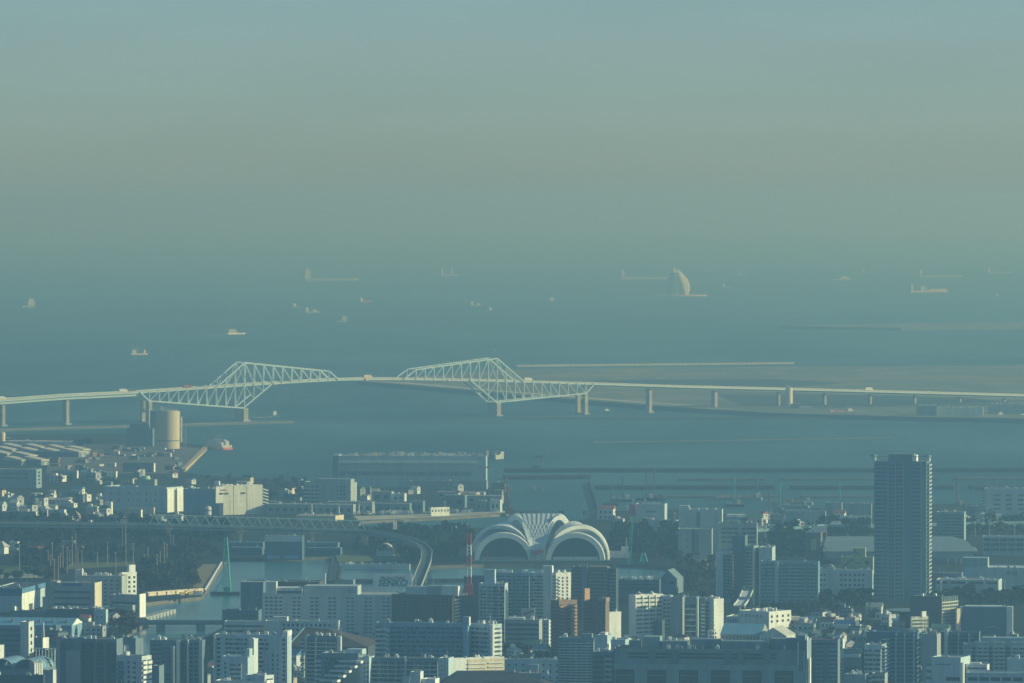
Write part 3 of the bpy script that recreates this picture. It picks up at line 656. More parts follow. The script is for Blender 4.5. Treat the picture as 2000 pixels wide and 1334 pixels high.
b.balc(449, 472, 1296, 1440, 8.8, PALE, nx=1); b.win(434, 446, 1292, 1440, 1, 8.8, .3); b.pent(478, 486, 1268, (.1, .6)).pent(468, 475, 1279).mast(484, 1242).done()
b = Bld('low_apartment', 'low apartment at the bottom edge with a tan roof and a bright lit right side', 478, 517, 535, 1322, 1460, PALE, a=34, cat=AB, roof=LROOF); b.sbalc(1325, 1440, 10, WHITE, (.1, .9), .8, .6).mast(500, 1310).done()
b = Bld('low_apartment', 'low white block in the bottom row beneath the pale apartment building', 420, 515, 517, 1333, 1460, WHITE, cat=AB, d=12); b.units(3).done()
b = Bld('apartment_block', 'narrow blue apartment block with a dotted lit edge beside the white cornered block', 517, 551, 555, 1273, 1410, BLUEW, d=13, cat=AB, roof=DROOF)
b.win(519, 547, 1276, 1400, 3, 8.8, .3, .4).sbalc(1275, 1400, 8.8, WHITE, (.1, .9), .6, .5).units(3, RUST).done()
b = Bld('blue_side_block', 'plain blue rear wing right of the dotted edge apartment block', 552, 563, 566, 1300, 1400, SKYB, d=14, cat='building'); b.done()
b = Bld('apartment_block', 'green grey apartment block with white floor lines and two pale piers left of centre', 595, 658, 667, 1245, 1400, SLATE, a=16, cat=AB, roof=DROOF)
b.balc(600, 616, 1249, 1400, 7.6, PALE, .9, .2); b.balc(619, 656, 1249, 1400, 7.6, PALE, .9, .2, nx=2); b.fins((598, 617.5), 1245, 1400, 3.2, PALE); b.block(658.5, 666, 1243, 1290, 'corner_pier', PALE, .8); b.balc(588, 595, 1249, 1400, 7.6, BLUEW, 1.6, .5).units(5).mast(662, 1225).done()
# stepped curved balcony building
b = Bld('stepped_apartment', 'curved apartment building with stepped white terraces catching the sun at bottom centre left', 626, 700, 705, 1279, 1430, SLATE, a=14, d=20, cat=AB, roof=LROOF)
b.balc(634, 672, 1284, 1420, 9, DARK, .6, .1, name='floor_line')
for k in range(7):
    xx0 = 672-14*k*.62; xx1 = 699-10.5*k; y = 1293+9.2*k
    X0, X1 = b.fx(max(xx0-8, 600)), b.fx(xx1); z = b.fz(y)
    MB().box(X0, X1, -b.d/2-2-1.2*k, -b.d/2-.1, z-.3, z+1.1).build('terrace', BLUEW, b.root)
    MB().box(X1+.02, X1+3.4, -b.d/2-5-1.2*k, -b.d/2+1, z-.6, z+1.0).build('terrace_end', WHITE, b.root)
b.balc(616, 628, 1284, 1420, 9, BLUEW, 1.8, .4); b.pent(674, 704, 1269, (.2, .7), m=BLUEW).units(6).done()
b = Bld('end_wing', 'plain blue end wing with small windows beside the stepped terrace building', 701, 721, 723, 1286, 1430, BLUEW, d=14, cat=AB); b.win(708, 716, 1290, 1430, 1, 9, .3, .25); b.win(716, 721, 1290, 1430, 1, 9, .5, .4).done()
b = Bld('small_red_house', 'small dark red roofed house behind the stepped terrace building', 684, 702, 706, 1262, 1290, PINK, cat='house', roof=PINK); b.mast(694, 1250).done()
b = Bld('apartment_block', 'long low blue slab with thin white floor lines at bottom centre', 723, 856, 859, 1288, 1430, SLATE, a=9, d=14, cat=AB)
b.balc(726, 790, 1292, 1430, 8.4, PALE, .9, .16, nx=4); b.balc(794, 855, 1292, 1430, 8.4, PALE, .9, .16, nx=4); b.fins((792,), 1287, 1430, 3, BLUEW); b.units(4).done()
b = Bld('end_block', 'blank blue end block with a column of tiny windows next to the dark hipped roof', 857, 876, 879, 1288, 1430, BLUEW, d=15, cat=AB); b.win(860, 870, 1296, 1380, 2, 8.2, .25, .3).done()
b = Bld('white_stair_block', 'small white block with a sunlit edge, bottom row left of the dark hipped roof', 801, 821, 824, 1315, 1460, PALE, d=9, cat='building'); b.mast(810, 1304).done()
b = Bld('low_block', 'small pale low block at the bottom edge beside the small white block', 786, 800, 802, 1323, 1460, BLUEW, d=9, cat='building'); b.done()
b = Bld('low_block', 'low white lit roof block at the bottom edge right of the small white block', 825, 850, 854, 1329, 1460, WHITE, d=12, cat='building', roof=WHITE); b.done()
# big central slab
b = Bld('apartment_block', 'big wide blue apartment slab with zigzag stairs on its left end, bottom centre', 733, 904, 907, 1220, 1400, SKYB, a=8, d=13, cat=AB)
b.balc(763, 903, 1224, 1400, 8.9, W('blue_balcony', (.15, .30, .42)), 1.2, .38, nx=10); b.balc(733, 749, 1224, 1400, 8.9, BLUEW, 1.8, .5); 
for k in range(15):
    z = b.fz(1226+8.9*k)
    if 1226+8.9*k < 1300: MB().hexa([(b.fx(750), -b.d/2-2, z-2), (b.fx(761), -b.d/2-2, z-3.4), (b.fx(761), -b.d/2-.1, z-3.4), (b.fx(750), -b.d/2-.1, z-2), (b.fx(750), -b.d/2-2, z-.6), (b.fx(761), -b.d/2-2, z-2), (b.fx(761), -b.d/2-.1, z-2), (b.fx(750), -b.d/2-.1, z-.6)]).build('stair_flight', BLUEW, b.root)
b.block(904.5, 914, 1205, 1400, 'lift_tower', SKYB, 1.2, 6); MB().box(b.fx(914)+.05, b.fx(917), -b.d/2-1, -b.d/2+5, b.fz(1222), b.fz(1205)).build('lit_fin', WHITE, b.root); b.units(5).done()  # white sliver puts the lift tower's sunlit edge into colour
b = Bld('apartment_block', 'right wing of the blue slab with a rounded pale sunlit corner column', 918, 961, 980, 1222, 1400, BLUEW, a=40, cat=AB)
b.balc(920, 956, 1226, 1400, 8.9, BLUEW, 1.2, .38, nx=4); b.sbalc(1226, 1400, 8.9, PALE, (.1, .9), 1.2, .5); MB().cyl(b.w/2+.2, -b.d/2-.2, -.5, b.h+.8, 1.6, n=14).build('corner_column', WHITE, b.root); b.units(7).mast(948, 1201).done()
b = Bld('cream_apartment', 'brightly sunlit cream apartment building with white floor bands below the blue slab', 878, 886, 985, 1289, 1425, WHITE, a=60, cat=AB, roof=LROOF)
b.sbalc(1291, 1400, 7.8, WHITE, (.28, .62), 1.0, .35); b.sbalc(1291, 1400, 7.8, WHITE, (.68, .97), 1.0, .35)
MB().box(b.w/2+.01, b.w/2+.3, -b.d/2+.28*b.d, b.d/2, -.5, b.h-.2).build('cream_cladding', CREAM, b.root); b.units(4).done()
b = Bld('penthouse_block', 'plain blue box topped by a small dark red room above the cream apartment building', 879, 911, 915, 1270, 1400, SKYB, d=10, cat='building'); b.pent(883, 903, 1256, (.1, .9), 'red_room', PINK).done()
# dark hipped roof
hr = thing('hipped_roof_building', 'large dark hipped roof at the bottom edge, centre', 'building', G(975, 1440, LZ)); m_ = hr.location.y/FPX
hx = lambda px: (px-975)*m_
hzv = lambda py: D(1000, py, hr.location.y).z-LZ
MB().hexa([(hx(848), -18, hzv(1340)), (hx(1092), -18, hzv(1340)), (hx(1080), 25, hzv(1335)), (hx(862), 25, hzv(1335)), (hx(890), -2, hzv(1312)), (hx(1006), -2, hzv(1311)), (hx(1003), 10, hzv(1311)), (hx(892), 10, hzv(1312))]).build('roof', DROOF, hr)
MB().box(hx(852), hx(1088), -16, 24, -.5, hzv(1340)-.05).build('wall', DARK, hr)
for x in (1006, 1032, 1056): MB().box(hx(x)-.25, hx(x)+.25, -14, -13, hzv(1336), hzv(1312)+1).build('roof_rib', SLATE, hr)
MB().box(hx(1007), hx(1056), -4, 8, hzv(1325), hzv(1314)).build('roof_house', SLATE, hr)
for x in (1005, 1035, 1047, 1070): MB().cyl(hx(x), -3, hzv(1316), hzv(1308), .5, .3, 8).build('roof_vent', WHITEP if x != 1047 else REDP, hr)
# right of centre near row
b = Bld('apartment_block', 'mid height blue grey block of many thin floors right of the dark hipped roof', 1090, 1160, 1163, 1248, 1380, SLATE, a=9, d=14, cat=AB)
b.balc(1091, 1160, 1252, 1380, 5.5, BLUEW, 1.1, .4, nx=6); b.pent(1133, 1154, 1239, (.3, .8), m=SLATE).units(3).done()
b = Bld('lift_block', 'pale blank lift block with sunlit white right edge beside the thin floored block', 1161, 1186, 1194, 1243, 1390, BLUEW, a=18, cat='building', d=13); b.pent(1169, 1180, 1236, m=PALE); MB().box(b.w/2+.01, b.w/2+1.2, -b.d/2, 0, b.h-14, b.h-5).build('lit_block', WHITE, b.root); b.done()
b = Bld('apartment_block', 'dark banded apartment block against the left side of the large dull foreground complex', 1156, 1196, 1200, 1276, 1430, SLATE, d=16, cat=AB); b.band(1157, 1178, 1279, 1430, 10, .5); b.balc(1181, 1196, 1279, 1430, 10, BLUEW).units(5).done()
b = Bld('long_school_building', 'long low pale building with dotted windows behind the dark hipped roof', 985, 1150, 1153, 1291, 1340, BLUEW, a=6, d=12, cat='school'); b.win(988, 1148, 1293, 1330, 12, 12, .3, .3); b.block(1032, 1052, 1298, 1335, 'porch', BLUEW, 3).name = 'porch'; b.done()
o = thing('green_dome_canopy', 'green rounded sports canopy below the thin floored blue grey block', 'canopy', G(1118, 1352, LZ)); arch(0, 13, 5, -6, 10).build('cover', GREEN, o); MB().box(-13, 13, -5, 9, -.5, 5).build('base_wall', DARK, o)
# large dull foreground complex
b = Bld('shopping_complex', 'large dull blue green complex with rooftop plant rooms at bottom right of centre', 1199, 1569, 1577, 1272, 1440, W('dull_green_wall', (.22, .30, .32)), a=7, d=34, cat='large building', roof=DROOF)
DG = W('dull_green_panel', (.15, .22, .24)); SG = W('dull_pale_pier', (.27, .36, .39))
b.band(1226, 1516, 1276, 1296, 7, .55, name='louvre_band'); MB().box(b.fx(1199), b.fx(1560), -b.d/2-3, -b.d/2-.05, b.fz(1310), b.fz(1299)).build('ledge', SG, b.root)
for k in range(6):
    x = 1204+62*k; MB().box(b.fx(x), b.fx(x+35), -b.d/2-2.2, -b.d/2-.1, b.fz(1360), b.fz(1311)).build('bay_window', GLASS2, b.root); MB().box(b.fx(x+36), b.fx(x+61), -b.d/2-3, -b.d/2-.1, b.fz(1360), b.fz(1310.3)).build('pier', SG, b.root); MB().box(b.fx(x)+.1, b.fx(x+35)-.1, -b.d/2-2.5, -b.d/2-2.21, b.fz(1322), b.fz(1320.5)).build('bay_rail', SG, b.root)
for x0, x1, yt, f0, f1 in ((1225, 1250, 1256, .3, .5), (1252, 1285, 1249, .4, .8), (1287, 1340, 1257, .3, .6), (1342, 1404, 1254, .5, .8), (1406, 1500, 1256, .3, .7), (1502, 1552, 1251, .4, .8), (1556, 1571, 1242, .1, .7)):
    MB().box(b.fx(x0), b.fx(x1), -b.d/2+f0*b.d, -b.d/2+f1*b.d, b.h+.2, b.fz(yt)).build('plant_room', rnd.choice((DG, SG, SLATE)), b.root)
for x in (1268, 1312, 1414, 1440, 1491): MB().box(b.fx(x), b.fx(x+14), -b.d/2-.8, -b.d/2-.02, b.fz(1298), b.fz(1271)).build('facade_panel', DG, b.root)
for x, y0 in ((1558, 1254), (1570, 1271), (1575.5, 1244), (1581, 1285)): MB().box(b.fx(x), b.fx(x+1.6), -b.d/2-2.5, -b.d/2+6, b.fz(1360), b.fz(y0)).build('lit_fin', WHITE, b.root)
MB().box(b.fx(1571), b.fx(1578), -b.d/2+1, b.d/2-6, -.5, b.fz(1251)).build('side_tower', SG, b.root)
b.units(24, hh=2).done()
b = Bld('side_wing', 'plain blue left wing in front of the large dull complex', 1193, 1221, 1224, 1252, 1425, BLUEW, d=18, cat='building'); b.units(2).done()
# --- bottom right
b = Bld('apartment_block', 'blue banded apartment block with a brown left strip beside the dull complex', 1580, 1636, 1640, 1252, 1410, SLATE, a=9, d=15, cat=AB, roof=PINK)
b.balc(1593, 1607, 1262, 1400, 8.3, SKYB, 1.3, .5); b.balc(1616, 1636, 1262, 1400, 8.3, SKYB, 1.3, .5); b.block(1578, 1592, 1262, 1400, 'brown_strip', BROWN, .6); b.band(1578, 1636, 1254, 1262, 8, .5).done()
b = Bld('small_blue_roofed_block', 'little pale block with a bright blue roof at the lower right', 1625, 1646, 1650, 1249, 1290, PALE, cat='house', roof=BROOF); b.win(1627, 1645, 1251, 1280, 4, 10, .5).done()
b = Bld('gabled_house', 'cream house with a plain sunlit gable at the lower right near a green tower crane', 1651, 1653, 1673, 1258, 1276, CREAM, a=72, cat='house', roof=False); W2, D2 = b.w/2, b.d/2
MB().xprism([(-D2-.4, b.h+.02), (D2+.4, b.h+.02), (0, b.h+3)], -W2-.3, W2+.3).build('roof', PALE, b.root); b.done()
b = Bld('apartment_block', 'dark block with deep empty balconies right of the brown striped block', 1646, 1682, 1685, 1270, 1420, SLATE, d=15, cat=AB); b.block(1648, 1680, 1278, 1284, 'awning', BLUEW, 2).name = 'awning'; b.block(1648, 1680, 1297, 1301, 'awning', SLATE, 2).name = 'awning'; b.band(1650, 1679, 1302, 1400, 14, .6).done()
b = Bld('apartment_block', 'blue tiered apartment block with lit outside stairs at the lower right', 1688, 1722, 1727, 1262, 1420, BLUEW, a=14, d=15, cat=AB)
b.balc(1688, 1721, 1268, 1420, 9, BLUEW, 1.6, .45, nx=2); b.sbalc(1258, 1310, 7, WHITE, (0, .5), 2.5, .4).mast(1727, 1250).done()
b = Bld('low_apartment', 'low grey bottom edge block with railings, lower right', 1650, 1690, 1694, 1320, 1460, GREY, cat=AB, d=12); b.units(4).done()
b = Bld('low_apartment', 'low olive tinted bottom edge block with two balcony rails, lower right', 1702, 1728, 1732, 1318, 1460, GREY, cat=AB, d=12); b.balc(1703, 1728, 1320, 1400, 9, PALE).done()
b = Bld('apartment_block', 'wide dark blue block with pale grid lines behind trees at the lower right', 1692, 1792, 1796, 1237, 1360, W('deep_blue_wall', (.10, .19, .28)), a=8, d=15, cat=AB, roof=SLATE)
b.balc(1738, 1792, 1240, 1345, 7.8, W('blue_balcony_wall', (.14, .26, .36)), 1.2, .4, nx=3); b.fins((1750, 1767, 1785), 1237, 1345, 2.2, BLUEW); b.balc(1722, 1737, 1243, 1345, 7.8, BLUEW, 1.2, .5); arch(b.fx(1766), 7, 2.4, -3, 3, th=.5).build('roof_arch', SLATE, b.root).location = (0, 0, b.h-4.9); b.done()
b = Bld('grey_slab_tower', 'plain grey violet slab tower with a pale right edge at the lower right', 1800, 1829, 1835, 1241, 1420, W('violet_grey_wall', (.27, .33, .38)), a=14, d=14, cat='tower block'); b.balc(1792, 1800, 1246, 1420, 9, SLATE, 1.0, .5); MB().box(b.w/2+.01, b.w/2+.3, -b.d/2, b.d/2, -.5, b.h).build('pale_edge', GREY, b.root); b.units(3).done()
b = Bld('apartment_block', 'dark blue glass fronted block right of the grey violet slab tower', 1836, 1912, 1915, 1237, 1380, W('deep_blue_wall', (.10, .19, .28)), a=8, d=14, cat=AB); b.balc(1838, 1912, 1240, 1345, 7.8, SLATE, 1, .35, nx=5); b.fins((1847, 1872, 1892), 1237, 1345, 1.5, BLUEW); b.block(1844, 1851, 1229, 1300, 'stair_tower', PALE, 1.5).name = 'stair_tower'; b.done()
b = Bld('stepped_roof_apartment', 'wide pale apartment building with stepped left roofline at the right edge bottom', 1880, 2040, 2044, 1262, 1400, W('dull_blue_wall', (.26, .37, .43)), a=8, d=16, cat=AB, roof=GREY)
for k in range(13):
    y = 1250+7.7*k
    for (xa, xb) in ((1883, 1897), (1907, 1930), (1940, 1962), (1974, 2003)):
        if y > 1258 or xa > 1900: MB().box(b.fx(xa), b.fx(xb), -b.d/2-1.6, -b.d/2-.03, b.fz(y+7.6), b.fz(y+3.8)).build('balcony', BLUEW, b.root)
b.win(1898, 1905, 1264, 1345, 1, 7.7, .8, .5); b.win(1931, 1939, 1264, 1345, 1, 7.7, .8, .5); b.win(1963, 1973, 1264, 1345, 1, 7.7, .8, .5); b.win(1908, 1929, 1264, 1345, 2, 7.7, .6, .35); b.win(1941, 1961, 1264, 1345, 2, 7.7, .6, .35); b.win(1975, 2002, 1264, 1345, 2, 7.7, .6, .35)
b.pent(1916, 2030, 1247, (.1, .9), 'upper_storey').done()
b = Bld('blank_walled_building', 'pale blue building with large blank walls at bottom right', 1819, 1876, 1887, 1287, 1450, BLUEW, a=22, d=20, cat='building')
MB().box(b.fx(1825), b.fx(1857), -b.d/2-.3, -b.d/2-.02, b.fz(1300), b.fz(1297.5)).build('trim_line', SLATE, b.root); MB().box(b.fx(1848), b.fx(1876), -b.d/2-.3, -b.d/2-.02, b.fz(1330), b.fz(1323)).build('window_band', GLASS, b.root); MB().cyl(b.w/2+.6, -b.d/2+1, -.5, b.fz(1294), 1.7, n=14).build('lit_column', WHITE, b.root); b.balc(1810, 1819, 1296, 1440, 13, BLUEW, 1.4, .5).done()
b = Bld('small_white_block', 'small white block with dark slots and a lit roof frame beside the large blank walls', 1887, 1928, 1931, 1301, 1450, WHITE, d=10, cat='building'); b.band(1889, 1926, 1301, 1310, 8, .3); b.win(1890, 1928, 1310, 1330, 3, 14, .25, .4); b.pent(1893, 1914, 1295, (.2, .7), 'roof_frame').done()
b = Bld('ribbon_window_wing', 'long pale wing with dark ribbon windows along the bottom right edge', 1888, 2040, 2044, 1318, 1470, BLUEW, d=12, a=8, cat='building', roof=PALE); 
for k in range(7): MB().box(b.fx(1891+22*k), b.fx(1909+22*k), -b.d/2-.1, -b.d/2+.05, b.fz(1331), b.fz(1324)).build('window_band', GLASS, b.root)
b.done()
b = Bld('rounded_white_block', 'plain rounded pale block at the right edge bottom above the ribbon windows', 1966, 2040, 2044, 1290, 1455, BLUEW, d=12, a=8, cat='building'); b.win(1984, 1996, 1292, 1300, 2, 14, .2, .6); b.pent(1984, 1990, 1281, (.2, .6), m=PALE).done()
# ================================================================ middle rows
# --- the big white warehouse with the roof sign
b = Bld('warehouse', 'huge white warehouse with pairs of small windows and a lettered roof sign', 512, 768, 772, 1164, 1252, PALE, a=6, d=45, cat='warehouse', roof=GREY)
for (xa, xb, n) in ((516, 553, 4), (570, 588, 2), (605, 623, 2), (640, 658, 2), (675, 693, 2), (710, 728, 2), (745, 763, 2)): b.win(xa, xb, 1165, 1241, n, 7.35, .62, .3)
b.pent(519, 539, 1138, (.02, .2), m=PALE); b.pent(518, 590, 1150, (.06, .5), 'roof_storey'); b.pent(592, 697, 1146, (.1, .6), 'roof_hall', W('roof_hall_wall', (.42, .50, .52))); b.pent(662, 681, 1137, (.61, .9), 'roof_arch_house', SLATE)
MB().box(b.fx(536.5), b.fx(539.5), -b.d/2+.5, -b.d/2+2.5, b.fz(1150)+.02, b.fz(1138)).build('lit_penthouse_strip', WHITE, b.root); MB().cyl(b.fx(627), 3, b.fz(1146), b.fz(1124), .5, n=8).build('chimney', WHITE, b.root)  # white strip paints the sunlit right edge of the penthouse
MB().box(b.fx(678), b.fx(694), -b.d/2+.1*b.d-.2, -b.d/2+.1*b.d-.02, b.fz(1160), b.fz(1153)).build('blue_panel', SKYB, b.root)
MB().box(b.fx(520), b.fx(588), -b.d/2+.06*b.d-.2, -b.d/2+.06*b.d-.02, b.fz(1161), b.fz(1156)).build('window_band', GLASS2, b.root)
for x in (662, 690, 728, 752): MB().box(b.fx(x), b.fx(x+11), -b.d/2-.3, -b.d/2-.02, b.fz(1240), b.fz(1236)).build('dock_door', DARK, b.root)
b.done()
sg = thing('roof_sign', 'white rooftop billboard reading Moving Global SENKO', 'billboard', G(765, 1240, LZ)+Vector((0, 30, 0)), -R(6)); k = sg.location.y/FPX; X = lambda p: (p-765)*k; Zs = lambda p: D(1000, p, sg.location.y).z-LZ
MB().box(X(728), X(802), -.5, .5, Zs(1150), Zs(1122)).build('board', W('billboard_white', (.88, .90, .90), .05), sg)
st = MB()
for x in (731, 745, 764, 783, 799): st.box(X(x)-.3, X(x)+.3, -.3, .3, Zs(1166), Zs(1150)-.01)
for x in (731, 764): st.bar((X(x), 0, Zs(1164)), (X(x+14), 0, Zs(1151)), .18); st.bar((X(x+14), .01, Zs(1164)), (X(x), .01, Zs(1151)), .18)
st.build('support_frame', PALE, sg)
MB().box(X(802.2), X(803.6), -.5, .6, Zs(1150), Zs(1119)).build('lit_edge', WHITE, sg)
glyphs(sg, 'SENKO', X(765.5), -.6, Zs(1144.5), 7.2, M('teal_letters', (.02, .26, .24), .6, .05), shear=.18, bold=.28)
glyphs(sg, 'Moving Global', X(766), -.6, Zs(1131.2), 3.3, M('dark_red_letters', (.28, .10, .10), .6, .05), bold=.05).name = 'lettering'
MB().box(0, .1, -3, -2.9, -.5, .2).build('footing', CONC, sg)
b = Bld('dark_annex', 'tall dark blue windowless block left of the huge white warehouse', 470, 514, 517, 1139, 1222, W('dark_blue_wall', (.13, .20, .27)), a=6, d=30, cat='building'); b.band(478, 510, 1186, 1212, 9, .3).done()
b = Bld('dark_rear_hall', 'long dark brown roofed block rising behind the white warehouse roof', 540, 624, 627, 1138, 1214, BROWN, a=6, d=20, cat='building'); b.done()
b = Bld('low_annex', 'low dark blue annex at the water beside the dark windowless block', 434, 505, 508, 1194, 1226, W('dark_blue_wall', (.13, .20, .27)), a=6, d=18, cat='building', roof=DROOF); b.pent(440, 466, 1190, (.2, .7)); b.win(471, 500, 1196, 1210, 4, 12, .6, .4).done()
b = Bld('striped_office', 'low white striped office with ribbon windows in front of the white warehouse, left part', 438, 518, 521, 1216, 1256, PALE, a=6, d=12, cat='office'); b.band(439, 518, 1218, 1250, 9.5, .34).done()
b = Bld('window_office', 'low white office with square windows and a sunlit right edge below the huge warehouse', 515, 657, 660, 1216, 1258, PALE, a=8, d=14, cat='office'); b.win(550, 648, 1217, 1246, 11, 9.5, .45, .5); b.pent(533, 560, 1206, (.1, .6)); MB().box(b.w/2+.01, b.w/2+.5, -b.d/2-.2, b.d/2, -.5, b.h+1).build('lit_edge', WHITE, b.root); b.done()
for i, x in enumerate((503, 512, 521)):
    o = thing('sign_pole', ('left', 'middle', 'right')[i]+'most of three orange lettered poles above the broad blue grey apartment block', 'sign', G(x, 1262-5*i, LZ), 0, 'orange lettered poles'); k = o.location.y/FPX; z1 = D(1000, 1225-4.5*i, o.location.y).z-LZ
    MB().box(-.2, .2, -.2, .2, -.5, z1-7).build('pole', DSTEEL, o)
    q = MB()
    for j in range(7): q.box(-.5, .5, -.4, .4, z1-7+j*1.0, z1-7+j*1.0+.75)
    q.build('sign_panel', M('orange_sign', (.55, .28, .12), .6, .1), o)
# hip roof gym
gy = thing('gymnasium', 'dark gymnasium with a brown hipped roof and pale ridge lines behind the apartment blocks', 'gymnasium', G(640, 1300, LZ), -R(8)); k = gy.location.y/FPX; X = lambda p: (p-640)*k; Zs = lambda p: D(1000, p, gy.location.y).z-LZ
MB().box(X(566), X(722), -5, 40, -.5, Zs(1262)).build('wall', DARK, gy)
MB().hexa([(X(563), -7, Zs(1262)), (X(724), -7, Zs(1262)), (X(724), 42, Zs(1258)), (X(563), 42, Zs(1258)), (X(590), 10, Zs(1228)), (X(640), 10, Zs(1232)), (X(640), 22, Zs(1232)), (X(590), 22, Zs(1228))]).build('roof', BRROOF, gy)
MB().bar((X(563), -7.2, Zs(1262)), (X(590), 10, Zs(1227)), .5).bar((X(590), 9.8, Zs(1227)), (X(640), 9.8, Zs(1231)), .4).build('ridge_line', M('teal_ridge', (.20, .42, .44), .6, .1), gy)
# --- dark brown blocks behind the slab
def slab(label, xl, xm, xr, yt, yb, wall, fl, side=None, bal=None, a=10, d=14, roof=None, nx=0, zones=None, hf=.42):
    b = Bld('apartment_block', label, xl, xm, xr, yt, yb, wall, a=a, d=d, cat=AB, roof=roof or DROOF)
    for z in (zones or [(xl+2, xm-1)]): b.balc(z[0], z[1], yt+3, yb-6, fl, bal or wall, 1.3, hf, nx=nx)
    if side: b.sbalc(yt+2, yb-6, fl, side, (.05, .95), .9, .5)
    return b
b = slab('dark brown apartment block with a sunlit lattice edge right of the lettered sign', 765, 886, 897, 1165, 1262, BROWN, 6.6, CREAM, W('brown_balcony', (.17, .13, .11)), 18, None, None, 5, [(767, 815), (845, 885)]); b.pent(790, 832, 1147, (.2, .6), m=PALE).pent(832, 860, 1146, (.2, .7), m=GREY).pent(860, 893, 1145, (.15, .95), 'roof_screen', WHITE); b.mast(806, 1128).mast(841, 1118).units(5, WHITE).done()
b = slab('second dark brown apartment block with a pale right edge behind the red and white boom', 893, 974, 978, 1166, 1236, BROWN, 6.8, None, DARK, 12, 14, None, 4); MB().box(b.w/2+.01, b.w/2+.5, -b.d/2, b.d/2, -.5, b.h).build('pale_edge', TAN, b.root); b.units(4).done()
b = Bld('dark_roofed_block', 'small dark block with a low roof right behind the red crane base', 906, 950, 953, 1128, 1168, DARK, cat='building', d=14); b.done()
# --- blue gridded cluster
b = Bld('apartment_block', 'blue apartment wing with a thin white grid at the left of the canal front cluster', 935, 986, 990, 1142, 1262, BLUEW, a=10, d=14, cat=AB); b.balc(938, 986, 1145, 1255, 6.8, PALE, 1.1, .16, gl=GLASS, nx=4); b.pent(945, 965, 1113, (.2, .6)).done()
b = Bld('apartment_block', 'big blue balcony apartment tower with pale roof frames on the canal front', 965, 1034, 1040, 1121, 1258, SKYB, a=14, d=16, cat=AB); b.balc(966, 1000, 1124, 1250, 6.6, BLUEW, 1.2, .18, gl=GLASS, nx=3); b.balc(1003, 1034, 1124, 1250, 6.6, SKYB, 1.2, .3, nx=2); MB().box(b.fx(948), b.fx(1000), -b.d/2+1, -b.d/2+2, b.h+1, b.fz(1114)).build('roof_screen', WHITE, b.root); b.units(6, WHITE).done()
b = Bld('apartment_block', 'right half of the blue canal front cluster with bay windows and a blank white pier', 1034, 1084, 1087, 1121, 1258, BLUEW, a=12, d=16, cat=AB); b.balc(1037, 1060, 1124, 1250, 6.5, PALE, 1.2, .3, nx=2); b.block(1061, 1078, 1105, 1250, 'lift_tower', PALE, 1.0, 5); b.win(1064, 1074, 1124, 1250, 1, 6.5, .5, .3); MB().box(b.fx(1076.5), b.fx(1079), -b.d/2-.9, -b.d/2+4, b.fz(1124), b.fz(1105.5)).build('lit_edge', WHITE, b.root); b.done()
b = Bld('apartment_block', 'brightly sunlit white apartment tower with angular bay windows at the canal front', 1079, 1086, 1115, 1121, 1262, WHITE, a=58, cat=AB, roof=WHITE); b.sbalc(1126, 1255, 6.6, WHITE, (.1, .28), 1.2, .5); b.swin(1126, 1255, 2, 6.6, .35, .5, f=(.3, .9)); b.balc(1079, 1085, 1124, 1255, 6.6, PALE, 1.4, .5).units(4, WHITE).done()
b = slab('tan and dark brown apartment block behind the sunlit white tower', 1117, 1186, 1189, 1110, 1210, W('brown_grey_wall', (.16, .15, .13)), 6.9, None, W('tan_balcony', (.26, .22, .17)), 8, 16, None, 0, [(1120, 1134), (1150, 1185)]); b.block(1136, 1147, 1106, 1205, 'stair_tower', SLATE, 1.2); b.pent(1150, 1185, 1107, (.1, .8), m=TAN).done()
b = slab('plain dark slate block right of the tan and dark brown block', 1188, 1203, 1206, 1112, 1210, DARK, 6.9, None, SLATE, 8, 16); b.done()
# --- brick complex
OB = W('orange_balcony', (.52, .33, .19))
b = slab('red brick apartment block with sunlit orange balconies', 1076, 1092, 1127, 1175, 1292, BRICK, 6.9, None, None, 52, None, DROOF, 0, [(1077, 1091)]); b.sbalc(1180, 1285, 6.9, OB, (.02, .2), 1.2, .5); b.sbalc(1180, 1285, 6.9, OB, (.45, .95), 1.6, .45); b.units(3, OB).done()
b = Bld('brick_tower', 'brown tower with a sunlit orange stepped top beside the brick apartment block', 1138, 1142, 1152, 1152, 1284, OB, a=48, cat='tower block', roof=BRROOF); b.done()
b = slab('dark red brown right wing of the brick complex', 1139, 1183, 1187, 1176, 1294, W('dark_brick', (.20, .155, .125)), 6.9, None, W('brick_balcony', (.27, .18, .12)), 12, 14, None, 2, [(1141, 1158), (1168, 1183)]); MB().box(b.fx(1172), b.w/2+.3, -b.d/2-.3, b.d/2, b.h+.02, b.h+3).build('tan_crown', TAN, b.root); b.done()
